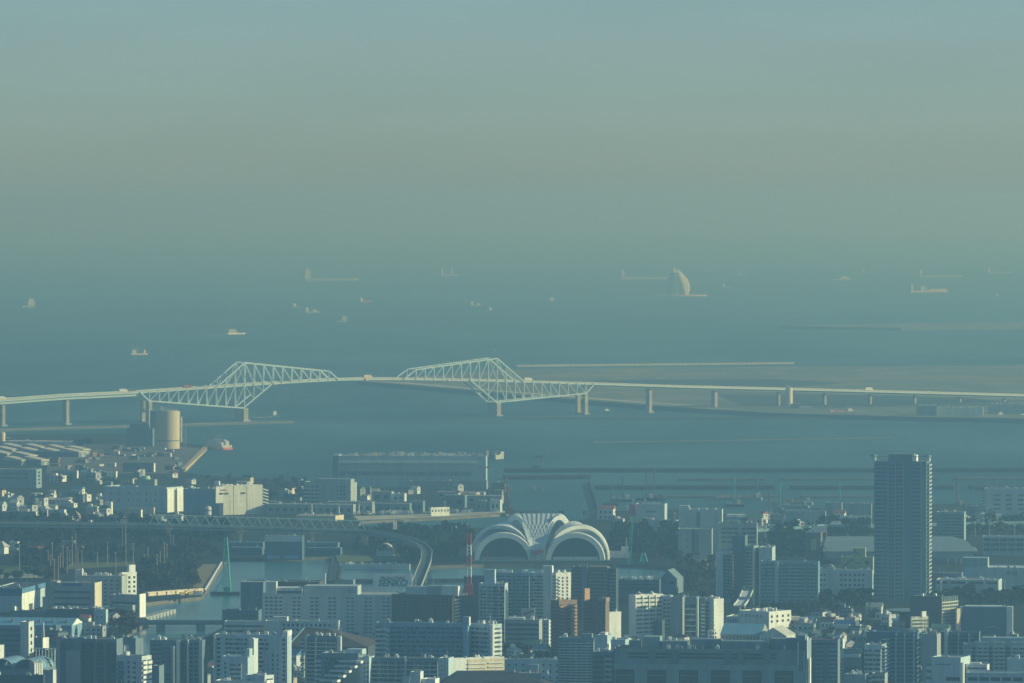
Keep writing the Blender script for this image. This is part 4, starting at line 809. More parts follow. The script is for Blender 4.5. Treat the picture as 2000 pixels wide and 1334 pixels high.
# --- offices with the swoosh sign
b = Bld('office_building', 'grey office with ribbon windows and a white rooftop sign panel, below the blue cluster', 986, 1053, 1056, 1213, 1272, GREY, a=8, d=18, cat='office'); b.band(988, 1052, 1216, 1265, 9.2, .45); b.pent(990, 1020, 1207, (.2, .6), m=WHITE).units(5).done()
sg = thing('rooftop_sign', 'white square rooftop sign with a red swoosh and letters ending NO', 'sign', G(1031, 1262, LZ)+Vector((0, 14, 0)), -R(8)); k = sg.location.y/FPX; X = lambda p: (p-1031)*k; Zs = lambda p: D(1000, p, sg.location.y).z-LZ
MB().box(X(1018), X(1045), -.6, .6, Zs(1213), Zs(1188)).build('panel', W('sign_white', (.50, .56, .56), .05), sg); MB().box(X(1020), X(1043), -.4, .4, -.5, Zs(1213)-.01).build('frame', DSTEEL, sg)
MB().yprism([(X(x), Zs(y)) for x, y in ((1022.5, 1197), (1030, 1196), (1040, 1191.5), (1042, 1193), (1035, 1197.5), (1027, 1199.5), (1024.5, 1203))], -.75, -.62).build('swoosh', RED, sg)
glyphs(sg, 'NO', X(1037), -.75, Zs(1210.5), 3.2, M('dark_blue_letters', (.06, .12, .22), .6, .05), bold=.05)
for x in (1023, 1032, 1041): MB().cyl(X(x), -1.0, Zs(1214), Zs(1212.6), .5, n=8).build('floodlight', WHITEP, sg)
b = Bld('narrow_block', 'narrow pale block with a small lit top between the office and the brick complex', 1060, 1072, 1075, 1213, 1280, PALE, cat='building', d=12); b.win(1061, 1071, 1216, 1270, 2, 8, .4).done()
# --- white box and white grid block
b = Bld('white_box_building', 'plain blank white box building, sunlit, right of the brick complex', 1177, 1185, 1213, 1198, 1290, WHITE, a=55, cat='building', roof=WHITE); b.done()
b = Bld('apartment_block', 'sunlit cream white block with a regular grid of ten window rows', 1228, 1240, 1295, 1164, 1250, WHITE, a=57, cat=AB, roof=LROOF); b.sbalc(1167, 1248, 8.25, WHITE, (.03, .98), .28, .5)
for f in (.02, .27, .5, .74, .98): MB().box(b.w/2+.02, b.w/2+.75, -b.d/2+f*b.d-.4, -b.d/2+f*b.d+.4, -.5, b.h).build('pilaster', WHITE, b.root)
b.swin(1167, 1248, 1, 8.25, .2, .3, f=(0, .02)); b.units(6).done()
b = Bld('dark_cube', 'small black clad building in front of the white ten row block', 1275, 1293, 1296, 1214, 1262, DARK, d=12, cat='building'); b.done()
b = Bld('apartment_block', 'blue windowed strip wing right of the white ten row block', 1294, 1309, 1311, 1166, 1248, BLUEW, d=14, a=10, cat=AB); b.balc(1295, 1309, 1169, 1240, 8, BLUEW, 1, .4, nx=2).done()
b = Bld('blank_tower', 'blank grey tower wall in the row of flats right of centre', 1309, 1333, 1336, 1168, 1252, W('mid_grey_wall', (.28, .32, .33)), a=10, d=15, cat='tower block'); b.done()
b = Bld('apartment_block', 'dark glazed block with five bold white floor lines', 1335, 1360, 1363, 1168, 1250, SLATE, a=10, d=15, cat=AB); b.balc(1337, 1359, 1179, 1245, 10.9, WHITE, 1.6, .12, gl=GLASS); b.block(1360, 1363.5, 1168, 1250, 'pale_pier', PALE, 1.5).name = 'pale_pier'; b.done()
b = Bld('apartment_block', 'slate block with a zigzag of small balconies left of the sunlit bay', 1364, 1378, 1380, 1170, 1248, SLATE, a=10, d=14, cat=AB); b.balc(1370, 1377, 1175, 1245, 7.2, PALE, 1.5, .4).done()
b = Bld('apartment_block', 'blue and white block with a column of white balconies and a bright sunlit right face', 1377, 1394, 1413, 1172, 1248, BLUEW, a=50, cat=AB, roof=WHITE); b.balc(1378, 1384, 1176, 1240, 7.4, WHITE, 1.2, .4); MB().box(b.w/2+.01, b.w/2+.2, -b.d/2, b.d/2, -.5, b.h+1).build('white_end_wall', WHITE, b.root); b.sbalc(1177, 1240, 7.4, WHITE, (.0, .14), 1.6, .5); b.swin(1175, 1240, 2, 7.4, .4, .5, f=(.2, .75)); b.swin(1175, 1240, 1, 7.4, .5, .5, f=(.8, 1)); b.units(4, WHITE).done()
ct = thing('round_tower', 'small round white tower at the foot of the sunlit bay block', 'tower', G(1391, 1256, LZ)); k = ct.location.y/FPX; hh = D(1000, 1233, ct.location.y).z-LZ
MB().cyl(0, 0, -.5, hh, 9*k, n=28).build('wall', WHITE, ct); MB().cyl(0, 0, hh+.01, hh+.8, 9.3*k, n=28).build('cornice', PALE, ct)
for i in range(3):
    for a_ in (-.9, -.3, .3, .9):
        w_ = put('window', win_mesh(1.2, 1.6), ct, (9.02*k*math.sin(a_+.5), -9.02*k*math.cos(a_+.5), 1.2+i*3)); w_.rotation_euler = (0, 0, a_+.5)
# --- low white buildings and roofs right
b = Bld('white_school_building', 'low white building with a sunlit end wall left of the small houses, upper storey', 1442, 1502, 1545, 1197, 1232, WHITE, a=40, cat='building', roof=LROOF); b.swin(1200, 1225, 4, 9.5, .35, .45); b.win(1446, 1490, 1200, 1214, 6, 9, .3); b.units(9, WHITE).done()
b = Bld('white_school_building', 'long low white wing with a pale green roof in front of the white building', 1417, 1484, 1488, 1207, 1228, PALE, a=14, d=30, cat='building', roof=M('pale_green_roof', (.36, .44, .30), .8, .1)); b.win(1420, 1455, 1209, 1226, 7, 9, .35, .5).done()
b = Bld('white_school_building', 'small sunlit cream end block right of the white building', 1530, 1536, 1561, 1207, 1224, CREAM, a=52, cat='building', roof=LROOF); b.swin(1208, 1222, 3, 9, .3).done()
def gable(name, label, xl, xm, xr, yt, yr, yb, wall, roof, a=20, d=None, cat='house', along=True, gm=None):
    b = Bld(name, label, xl, xm, xr, yt, yb, wall, a=a, d=d, cat=cat, roof=False); W2, D2 = b.w/2, b.d/2; rz = b.fz(yr); rz = max(rz, b.h+1)
    if along: MB().xprism([(-D2-.4, b.h+.02), (D2+.4, b.h+.02), (0, rz)], -W2-.3, W2+.1).build('roof', roof, b.root); MB().xprism([(-D2, b.h+.04), (D2, b.h+.04), (0, rz-.3)], W2+.11, W2+.3).build('gable', gm or wall, b.root)
    else: MB().yprism([(-W2-.4, b.h+.02), (W2+.4, b.h+.02), (0, rz)], -D2-.1, D2+.3).build('roof', roof, b.root); MB().yprism([(-W2, b.h+.04), (W2, b.h+.04), (0, rz-.3)], -D2-.3, -D2-.11).build('gable', gm or wall, b.root)
    b.win(xl+2, xm-2, yt+1, yt+11, max(2, int((xm-xl)/7)), 9, .35, .4); b.done(); return b
gable('blue_roofed_hall', 'wide low hall with a light blue sheet roof below the white buildings', 1407, 1486, 1492, 1240, 1221, 1256, GREY, BROOF, 12, 36, 'hall')
gable('pale_gabled_hall', 'hall with a pale translucent gabled roof right of the light blue roof', 1484, 1536, 1548, 1243, 1226, 1258, PALE, LROOF, 16, 30, 'hall', False)
ra = thing('curved_ramp', 'pale curved elevated ramp between the right hand apartment blocks', 'ramp', G(1440, 1196, LZ)); k = ra.location.y/FPX; bb = MB(); pr = None
for i in range(14):
    t = i/13; p = ((1432+34*t-1440)*k, 150*t**1.5, 6+9*t)
    if pr:
        for off, h_ in ((0, .9), (9, .9)): bb.hexa([(pr[0]+off, pr[1], pr[2]-1), (p[0]+off, p[1], p[2]-1), (p[0]+off+.5, p[1], p[2]-1), (pr[0]+off+.5, pr[1], pr[2]-1), (pr[0]+off, pr[1], pr[2]+h_), (p[0]+off, p[1], p[2]+h_), (p[0]+off+.5, p[1], p[2]+h_), (pr[0]+off+.5, pr[1], pr[2]+h_)])
        bb.hexa([(pr[0]+.5, pr[1], pr[2]-1), (p[0]+.5, p[1], p[2]-1), (p[0]+9, p[1], p[2]-1), (pr[0]+9, pr[1], pr[2]-1), (pr[0]+.5, pr[1], pr[2]-.2), (p[0]+.5, p[1], p[2]-.2), (p[0]+9, p[1], p[2]-.2), (pr[0]+9, pr[1], pr[2]-.2)])
    pr = p
bb.build('deck', PALE, ra); 
for t in (.1, .5, .9): MB().cyl((1432+34*t-1440)*k+4, 150*t**1.5, -.5, 5+9*t, .9).build('pier', CONC, ra)
# --- right middle blocks
b = Bld('apartment_block', 'slim white tower with dark recessed balconies and a sparkling sunlit edge, right of centre', 1398, 1428, 1433, 1078, 1178, BLUEW, a=15, d=22, cat=AB, roof=LROOF); b.block(1398, 1412, 1077, 1172, 'end_wall', WHITE, .6); b.balc(1413, 1428, 1082, 1170, 6.6, W('navy_balcony', (.07, .15, .22)), 1.6, .45); b.sbalc(1080, 1170, 6.6, CREAM, (0, .8), 1.6, .55); b.mast(1411, 1048, .2).mast(1414, 1048, .2).done()
b = Bld('dark_slab', 'tall slate slab tower directly right of the slim sparkling tower', 1430, 1455, 1458, 1048, 1178, W('slate_slab', (.14, .21, .27)), a=9, d=20, cat='tower block'); b.done()
b = slab('grey slab block with a dark side of staggered balconies behind the blue slab', 1455, 1472, 1482, 1068, 1182, W('grey_slab', (.27, .34, .36)), 6.8, SLATE, None, 24, None, LROOF, 0, [(1456, 1470)]); b.done()
b = Bld('apartment_block', 'square topped pale block with a roof mast behind the blue slab', 1482, 1508, 1511, 1071, 1182, BLUEW, a=9, d=24, cat=AB, roof=LROOF); b.mast(1494, 1049).units(4).done()
rs = thing('white_chimney_stack', 'white lit bottle shaped stack before the square topped pale block', 'chimney', G(1494, 1180, LZ)); z0_ = D(1000, 1096, rs.location.y).z-LZ; z1_ = D(1000, 1079, rs.location.y).z-LZ
MB().cyl(0, 0, -.5, z0_, .8).build('shaft', SLATE, rs); MB().cyl(0, 0, z0_+.01, z1_-1.5, 1.6, 1.3, 14).cyl(0, 0, z1_-1.49, z1_, .9, .8, 12).build('bottle', WHITE, rs)
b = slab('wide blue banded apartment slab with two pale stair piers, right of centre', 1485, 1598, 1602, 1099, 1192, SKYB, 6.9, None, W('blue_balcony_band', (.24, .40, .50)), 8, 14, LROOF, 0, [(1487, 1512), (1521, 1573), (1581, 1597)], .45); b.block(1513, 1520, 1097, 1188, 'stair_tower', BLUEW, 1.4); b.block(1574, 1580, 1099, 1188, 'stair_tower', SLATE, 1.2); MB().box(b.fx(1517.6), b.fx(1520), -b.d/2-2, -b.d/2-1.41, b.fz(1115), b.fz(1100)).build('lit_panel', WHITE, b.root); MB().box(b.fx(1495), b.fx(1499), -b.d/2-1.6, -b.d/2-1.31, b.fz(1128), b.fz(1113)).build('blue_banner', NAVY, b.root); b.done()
b = Bld('school_building', 'pale blue white building with a regular grid of square windows left of the tall tower', 1599, 1704, 1708, 1116, 1180, BLUEW, a=6, d=16, cat='school'); b.win(1600, 1614, 1118, 1160, 2, 10, .55, .38); b.win(1639, 1664, 1118, 1160, 3, 10, .55, .38); b.win(1666, 1690, 1118, 1178, 3, 10, .55, .38); b.pent(1614, 1630, 1108, (.1, .5)).pent(1620, 1626, 1104, (.1, .5)).pent(1599, 1605, 1109, (.1, .5)).units(5).done()
b = Bld('yellow_green_hall', 'yellow green hall with dark blue zigzag strips beside the tall tower', 1642, 1705, 1709, 1090, 1124, OLIVE, a=6, d=20, cat='building'); 
def strip(b, x0, y0, x1, y1, r=.8, m=NAVY): MB().bar((b.fx(x0), -b.d/2-.3, b.fz(y0)), (b.fx(x1), -b.d/2-.3, b.fz(y1)), r).build('blue_strip', m, b.root)
strip(b, 1651, 1103, 1666, 1092); strip(b, 1646, 1112, 1652, 1104, 1.3); MB().box(b.fx(1690), b.fx(1698), -b.d/2-.2, -b.d/2-.02, b.fz(1102), b.fz(1095)).build('window', GLASS, b.root); b.win(1672, 1682, 1095, 1104, 1, 9, .8, .25)
b.pent(1666, 1690, 1071, (.1, .7), 'upper_storey', OLIVE); MB().bar((b.fx(1668), -b.d/2+.1*b.d-.3, b.fz(1075)), (b.fx(1679), -b.d/2+.1*b.d-.3, b.fz(1085)), .8).build('blue_strip', NAVY, b.root); b.done()
# arena with the big polygonal roof
ar = thing('arena', 'broad arena with a pale blue polygonal roof spreading behind the tall tower', 'arena', G(1757, 1100, LZ)); k = ar.location.y/FPX; X = lambda p: (p-1757)*k; Zs = lambda p: D(1000, p, ar.location.y).z-LZ
MB().hexa([(X(1606), -10, Zs(1076)), (X(1908), -10, Zs(1076)), (X(1916), 60, Zs(1078)), (X(1598), 60, Zs(1078)), (X(1612), 10, Zs(1058)), (X(1888), 10, Zs(1056)), (X(1868), 60, Zs(1054)), (X(1620), 60, Zs(1054))]).build('roof', W('arena_roof', (.17, .25, .30), .08), ar)
MB().prism([(X(1640), -6), (X(1870), -6), (X(1890), 50), (X(1625), 50)], -.5, Zs(1089), [(X(1612), -9), (X(1900), -9), (X(1908), 55), (X(1604), 55)]).build('soffit', W('arena_soffit', (.22, .30, .34), .05), ar)
MB().prism([(X(1612), -9), (X(1900), -9), (X(1908), 55), (X(1604), 55)], Zs(1089)+.01, Zs(1077)).build('fascia', W('arena_fascia', (.27, .36, .40), .05), ar)
MB().bar((X(1597), -10, Zs(1052)), (X(1614), -10.5, Zs(1074)), .7).build('edge_beam', W('teal_beam', (.15, .38, .42)), ar)
for x in (1850, 1866, 1876): MB().box(X(x)-.5, X(x)+.5, -12, -10.6, -.5, Zs(1090)).build('column', PALE, ar)
b = slab('square grey blue block with a yellow roof edge just right of the tall tower', 1829, 1883, 1887, 1002, 1066, W('grey_blue_wall', (.26, .38, .44)), 6, None, None, 8, 26, M('ochre_roof', (.40, .38, .18), .8, .1), 0, []); b.win(1838, 1880, 1007, 1040, 4, 8, .5, .3); b.units(3).done()
b = Bld('white_office', 'white office with dark window slots and an outside stair tower at the right edge', 1923, 2040, 2044, 956, 1014, BLUEW, a=8, d=24, cat='office'); b.win(1935, 2005, 963, 1006, 3, 8.8, .5, .3); b.win(2008, 2030, 963, 1006, 1, 8.8, .5, .3); b.balc(1918, 1925, 959, 1010, 5.8, PALE, 2.5, .4); b.mast(1929, 944).mast(1945, 940); b.units(6).done()
b = Bld('ribbon_office', 'two storey blue office with broad ribbon windows at the right edge below the trees', 1919, 2040, 2044, 1050, 1086, BLUEW, a=8, d=20, cat='office'); b.band(1921, 2040, 1051, 1084, 9.5, .6); b.fins((1935, 1952, 1968, 1984, 2000), 1050, 1080, 1.5, BLUEW, .7); b.done()
b = Bld('logistics_centre', 'long pale blue logistics building with a strip of dark windows right of the tall tower', 1828, 1950, 1958, 1135, 1166, BLUEW, a=10, d=30, cat='warehouse'); 
for x0, x1 in ((1828, 1852), (1855, 1886), (1890, 1921), (1925, 1949)): MB().box(b.fx(x0+1), b.fx(x1-1), -b.d/2-.15, -b.d/2+.02, b.fz(1141), b.fz(1137)).build('window_band', GLASS, b.root)
b.units(9, WHITE).done()
b = Bld('logistics_centre', 'large pale logistics hall with a round and square wall mark at the right edge', 1882, 2060, 2064, 1111, 1152, BLUEW, a=8, d=40, cat='warehouse', roof=PALE); b.pent(1880, 1929, 1091, (.02, .5), 'upper_hall', W('dull_hall', (.30, .42, .48)))
MB().bar((b.fx(1970), -b.d/2-.3, b.fz(1120)), (b.fx(1970), -b.d/2-.05, b.fz(1120)), 1.9, n=18).build('round_mark', W('dark_red_mark', (.26, .22, .25)), b.root)
q = MB(); x0, x1 = b.fx(1977.5), b.fx(1985.5)
for yy in (1117, 1120.5, 1124): q.box(x0, x1, -b.d/2-.3, -b.d/2-.05, b.fz(yy)-.25, b.fz(yy)+.25)
q.box(x0, x0+.5, -b.d/2-.29, -b.d/2-.06, b.fz(1124)+.26, b.fz(1120.5)-.26).box(x0, x0+.5, -b.d/2-.29, -b.d/2-.06, b.fz(1120.5)+.26, b.fz(1117)-.26).box(x1-.5, x1, -b.d/2-.29, -b.d/2-.06, b.fz(1124)+.26, b.fz(1120.5)-.26).box(x1-.5, x1, -b.d/2-.29, -b.d/2-.06, b.fz(1120.5)+.26, b.fz(1117)-.26)
q.build('square_mark', DARK, b.root); b.done()
b = Bld('dull_store', 'low dark store with an orange and navy sign strip right of the tall tower', 1816, 1878, 1880, 1121, 1160, SLATE, a=8, d=20, cat='store'); MB().box(b.fx(1818), b.fx(1845), -b.d/2-.3, -b.d/2-.02, b.fz(1131), b.fz(1124)).build('orange_sign', W('dull_orange', (.33, .25, .12)), b.root); MB().box(b.fx(1845), b.fx(1870), -b.d/2-.3, -b.d/2-.02, b.fz(1131), b.fz(1124)).build('navy_sign', NAVY, b.root); b.done()
# modern office
GRIDW = W('stone_grid', (.52, .52, .44))
b = Bld('modern_office', 'dark glass office with a sunlit stone grid side, below the tall tower', 1777, 1838, 1871, 1168, 1246, DARK, a=36, cat='office', roof=DROOF); b.sbalc(1172, 1240, 6.5, GRIDW, (.02, .98), .6, .42)
for i in range(9): MB().box(b.w/2+.02, b.w/2+.7, -b.d/2+b.d*(i+.2)/9-.15, -b.d/2+b.d*(i+.2)/9+.15, 0, b.h).build('mullion', GRIDW, b.root)
b.band(1780, 1836, 1172, 1240, 12, .6).done()
b = Bld('end_slab', 'plain bright cream slab wall right of the sunlit stone grid office', 1866, 1869, 1876, 1191, 1246, CREAM, a=50, cat='building'); b.done()
b = Bld('low_modern_office', 'smaller stone grid office block in front of the dark glass office', 1777, 1780, 1813, 1207, 1250, GRIDW, a=57, cat='office', roof=LROOF); b.sbalc(1210, 1246, 7, GRIDW, (.02, .7), .5, .4); b.swin(1210, 1246, 3, 7, .6, .6, f=(.72, 1)); b.pent(1779, 1781, 1195, (.6, .85), 'white_stair_head', WHITE).done()
o = thing('flying_roof', 'dark disc shaped canopy roof spreading left of the dark glass office', 'canopy', G(1790, 1236, LZ)); z = D(1000, 1194, o.location.y).z-LZ; MB().cyl(0, 0, z, z+1.2, 22, 24, 32).build('roof_disc', SLATE, o); MB().cyl(0, 0, -.5, z-.02, 14, n=24).build('wall', DARK, o)
b = Bld('dark_blue_block', 'dark blue windowless block between two white end fins at the right', 1877, 1968, 1972, 1188, 1246, W('deep_navy_wall', (.07, .15, .22)), a=6, d=24, cat='building', roof=PALE); b.block(1966, 1978, 1185, 1240, 'white_fin', WHITE, 1.5, 8).name = 'end_fin'; b.block(1874, 1878, 1185, 1200, 'end_fin', WHITE, 1.5); b.pent(1884, 1962, 1185, (.3, .8), 'roof_walkway', PALE); arch(b.fx(1938), 6, 2, -1.2, -.2, th=.4).build('porch_arch', PALE, b.root).location = (0, -b.d/2, 2); b.done()
# --- left middle
b = Bld('depot_hall', 'blue banded industrial hall with a long sunlit side at the far left', -20, 42, 88, 1152, 1196, BLUEW, a=9, cat='warehouse', roof=DROOF)
MB().box(-b.w/2, b.w/2+.4, -b.d/2-.4, -b.d/2-.02, b.h-5, b.h+1).build('blue_band', NAVY, b.root); MB().box(b.w/2+.02, b.w/2+.5, -b.d/2, b.d/2, b.h-3.2, b.h+1).build('blue_band', W('side_blue', (.10, .24, .42)), b.root); MB().box(b.w/2+.02, b.w/2+.3, -b.d/2, b.d*.06, -.5, b.h-3.3).build('lit_wall', WHITE, b.root); MB().box(b.w/2+.31, b.w/2+.5, -b.d*.2, -b.d*.05, -.5, 5.5).build('gate', DARK, b.root); b.done()  # white facing paints the sunlit part of the side, bare blue wall its shadow
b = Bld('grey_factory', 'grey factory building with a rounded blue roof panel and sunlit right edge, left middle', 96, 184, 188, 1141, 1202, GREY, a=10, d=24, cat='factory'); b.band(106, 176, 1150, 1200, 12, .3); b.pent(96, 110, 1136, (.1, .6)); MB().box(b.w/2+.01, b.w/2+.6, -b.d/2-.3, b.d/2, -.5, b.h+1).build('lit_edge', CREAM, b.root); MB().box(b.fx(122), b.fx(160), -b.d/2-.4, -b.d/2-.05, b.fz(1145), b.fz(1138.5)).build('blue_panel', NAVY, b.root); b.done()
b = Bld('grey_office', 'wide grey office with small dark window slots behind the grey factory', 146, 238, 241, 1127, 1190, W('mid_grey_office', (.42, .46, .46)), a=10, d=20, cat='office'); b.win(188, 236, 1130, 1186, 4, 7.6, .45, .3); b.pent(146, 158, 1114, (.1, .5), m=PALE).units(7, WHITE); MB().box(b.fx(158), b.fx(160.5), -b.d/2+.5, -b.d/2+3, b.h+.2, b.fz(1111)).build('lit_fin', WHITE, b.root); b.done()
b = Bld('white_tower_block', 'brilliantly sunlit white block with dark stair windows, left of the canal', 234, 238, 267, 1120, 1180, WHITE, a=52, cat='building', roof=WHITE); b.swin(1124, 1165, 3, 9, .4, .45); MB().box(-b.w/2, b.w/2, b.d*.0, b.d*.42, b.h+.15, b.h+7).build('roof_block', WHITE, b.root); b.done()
b = Bld('grey_base_building', 'low grey building with a brilliant sunlit strip at its right corner by the canal', 214, 272, 284, 1165, 1206, W('mid_grey_office', (.42, .46, .46)), a=28, cat='building'); MB().box(b.w/2+.01, b.w/2+.4, -b.d/2, b.d/2, -.5, b.h+2).build('lit_wall', WHITE, b.root); b.band(218, 268, 1170, 1200, 14, .25).done()  # white overlay puts the sunlight on the grey right side into colour
b = Bld('canal_house', 'small grey house with tan end piers in front of the sunlit canal side strip', 231, 259, 264, 1184, 1212, GREY, a=24, cat='house', roof=LROOF); b.done()
b = Bld('parking_roof', 'long low dark building with parked cars on its roof, left', 92, 212, 216, 1192, 1216, DARK, a=6, d=30, cat='building', roof=ROOF); b.done(); PARK = b
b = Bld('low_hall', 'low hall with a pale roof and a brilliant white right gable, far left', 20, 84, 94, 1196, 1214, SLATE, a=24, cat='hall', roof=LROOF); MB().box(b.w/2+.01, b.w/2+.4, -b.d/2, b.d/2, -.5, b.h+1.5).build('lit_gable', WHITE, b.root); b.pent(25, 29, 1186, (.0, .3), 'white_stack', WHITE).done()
b = Bld('small_grey_block', 'small grey blue block with two dark windows right of the rooftop car park', 183, 207, 211, 1193, 1232, BLUEW, a=14, cat='building'); b.win(186, 202, 1198, 1226, 2, 14, .3, .3).done()
b = Bld('white_kiosk', 'tiny white building beside the long sunlit depot hall', 83, 90, 93, 1168, 1198, PALE, a=16, cat='building'); b.done()
# ================================================================ far shore of the city
def K(y): return G(1000, y, LZ).y/FPX
b = Bld('port_warehouse', 'vast grey blue waterside port warehouse with a long dark window band, left of centre', 661, 949, 952, 893, 952, W('port_wall', (.34, .48, .56)), a=1.5, d=60, cat='warehouse', roof=GREY, par=1.5)
MB().box(b.fx(662), b.fx(930), -b.d/2-2.5, -b.d/2-.05, b.fz(905), b.fz(902)).build('canopy_edge', PALE, b.root)
for k in range(12): MB().box(b.fx(663+21.6*k), b.fx(683+21.6*k), -b.d/2-.3, -b.d/2-.02, b.fz(929), b.fz(921)).build('dark_bay', SLATE, b.root)
MB().box(-b.w/2-7, -b.w/2-.05, -b.d/2+4, b.d/2, -.5, b.h+2).build('dark_end_block', W('dark_blue_end', (.20, .31, .41)), b.root)
for k in range(34):
    x = b.fx(680+8*k+rnd.uniform(-2, 2)); q = rnd.uniform(1, 3.2); y = rnd.uniform(-.2, .4)*b.d; MB().box(x-q, x+q, y-2, y+2, b.h+.2, b.h+rnd.uniform(2.5, 5)).build('roof_unit', rnd.choice((PALE, WHITE, GREY, CREAM)), b.root)
b.pent(948, 952, 882, (.3, .5), 'roof_house', CREAM); q = MB()
for k in range(9): q.box(b.fx(935)+k*1.55, b.fx(935)+k*1.55+1.2, -b.d/2-.4, -b.d/2-.02, b.fz(914.5), b.fz(911.5)+rnd.uniform(-.6, .6))
q.build('red_lettering', W('faded_red', (.38, .20, .22)), b.root); b.done()
b = Bld('port_annex', 'small sunlit cream block at the right end of the vast port warehouse', 955, 968, 984, 886, 896, W('annex_pale', (.42, .44, .40)), a=30, cat='building'); b.pent(960, 975, 882.5, (.2, .6)); b.band(956, 966, 888, 896, 4, .4).done()
b = Bld('pier_shed', 'low grey shed standing on the quay below the right end of the vast port warehouse', 800, 950, 955, 941, 956, W('grey_violet', (.28, .31, .34)), a=5, d=20, cat='shed'); b.done()
b = Bld('warehouse', 'white warehouse with two bright sunlit slabs on its right side, left', 202, 325, 357, 956, 1001, BLUEW, a=27, cat='warehouse', roof=DROOF, par=2.2)
for f0, f1 in ((0, .42), (.6, 1)): MB().box(b.w/2+.02, b.w/2+1.2, -b.d/2+f0*b.d, -b.d/2+f1*b.d, -.5, b.h+.5).build('white_slab', WHITE, b.root)
MB().box(b.w/2+.02, b.w/2+.5, -b.d/2+.43*b.d, -b.d/2+.59*b.d, -.5, b.h-1).build('dark_gap', DARK, b.root); b.win(208, 312, 958, 996, 6, 13, .12, .3).swin(958, 996, 1, 13, .1, .3, f=(.1, .35)).done()
b = Bld('blue_plant_building', 'blue plant building with a round tank in front, between the two white buildings', 358, 428, 432, 957, 1004, W('plant_blue', (.22, .36, .46)), a=10, d=20, cat='building'); b.pent(418, 427, 940, (.1, .4), 'white_stack', WHITE); b.units(7, WHITE).done()
o = thing('storage_tank', 'banded cream round tank in front of the blue plant building', 'tank', G(406, 1006, LZ)); k = o.location.y/FPX; MB().cyl(0, 0, -.5, 15*k, 7*k, n=22).build('shell', PALE, o); MB().cyl(0, 0, 15.01*k, 19*k, 6*k, 4*k, 22).build('dome', CREAM, o); MB().cyl(0, 0, 8*k, 10*k, 7.3*k, n=22).build('dark_band', DARK, o)
b = Bld('distribution_building', 'large sunlit white building with faded red lettering and zigzag stairs on its right', 428, 436, 513, 950, 1006, W('warm_white', (.64, .66, .60)), a=60, cat='warehouse', roof=WHITE)
b.swin(962, 1002, 6, 11.5, .06, .16, f=(.1, .95)); MB().box(b.w/2-2, b.w/2, -b.d/2-9, -b.d/2-.02, b.h*.42, b.h).build('overhang', WHITE, b.root)
for f0, f1 in ((-.1, 0), (.03, .13), (.44, .56)): MB().box(b.w/2+.02, b.w/2+.2, -b.d/2+f0*b.d, -b.d/2+f1*b.d, b.fz(966), b.fz(962.5)).build('window_band', GLASS2, b.root)
q = MB()
for k in range(8): y = -b.d/2+(-.07+.02*k)*b.d; q.box(b.w/2+.02, b.w/2+.25, y, y+.013*b.d, b.fz(958.5), b.fz(955.4 if k in (0, 3) else 956.4))
q.build('red_lettering', W('faded_red_letters', (.60, .14, .14), .05), b.root)
for f in (.26, .6): MB().box(b.w/2+.02, b.w/2+.3, -b.d/2+f*b.d, -b.d/2+f*b.d+.5, 0, b.h).build('panel_joint', GREY, b.root)
for k in range(9): z = b.h-3.5*(k+1); MB().hexa([(b.w/2+.3, b.d/2+.1, z-1), (b.w/2+.3, b.d/2+7, z-3), (b.w/2-3, b.d/2+7, z-3), (b.w/2-3, b.d/2+.1, z-1), (b.w/2+.3, b.d/2+.1, z+.4), (b.w/2+.3, b.d/2+7, z-1.6), (b.w/2-3, b.d/2+7, z-1.6), (b.w/2-3, b.d/2+.1, z+.4)]).build('stair_flight', PALE, b.root)
b.units(5, WHITE).done()
b = Bld('port_office', 'grey port office with open floors at left and a sunlit white right edge', 593, 685, 697, 944, 990, W('office_grey', (.38, .45, .47)), a=22, cat='office'); b.balc(594, 626, 949, 986, 7.4, PALE, 1.6, .35, gl=DARK, nx=3); b.win(656, 676, 947, 984, 3, 7.4, .5, .35); b.pent(616, 684, 936, (.1, .7), 'upper_storey'); b.mast(672, 926).done()
for (x0, x1, x2, yt, yb, m, lab) in ((520, 690, 694, 986, 1006, GREY, 'long low grey shed below the port office'), (524, 545, 549, 981, 1000, SLATE, 'small slate shed right of the zigzag stairs'), (640, 727, 731, 981, 1004, GREY, 'open fronted grey depot with white posts behind the parked vans'), (731, 800, 803, 984, 1002, SLATE, 'slate roofed depot behind the parked vans'), (726, 765, 769, 961, 980, GREY, 'low grey quay shed under the vast port warehouse'), (765, 790, 793, 965, 980, PALE, 'small pale roofed shed under the vast port warehouse'), (853, 945, 949, 962, 974, GREY, 'thin long roofed shed near the brown quay crane'), (868, 908, 911, 968, 992, SLATE, 'plain slate shed left of the two quay depots'), (911, 980, 984, 969, 984, GREY, 'wide grey quay depot beside the brown quay crane'), (957, 977, 980, 977, 1000, BLUEW, 'small pale blue depot beside the brown quay crane'), (930, 948, 951, 978, 1000, SLATE, 'small slate depot left of the pale blue one'), (800, 826, 830, 980, 1000, SLATE, 'slate depot left of the sunlit white low building'), (552, 580, 584, 985, 1003, SLATE, 'small slate depot under the long low grey shed')):
    b = Bld('quay_shed', lab, x0, x1, x2, yt, yb, m, a=8, d=16, cat='shed', roof=rnd.choice((ROOF, LROOF, GREY)), par=.4); b.win(x0+2, x1-2, yt+2, yb, max(2, int((x1-x0)/14)), yb-yt-4, .5, .4).done()
b = Bld('white_low_building', 'bright sunlit white low building at the quay beside the parked vans', 838, 842, 878, 993, 1008, WHITE, a=58, cat='building', roof=WHITE); b.swin(994, 1003, 6, 8, .4, .5).done()
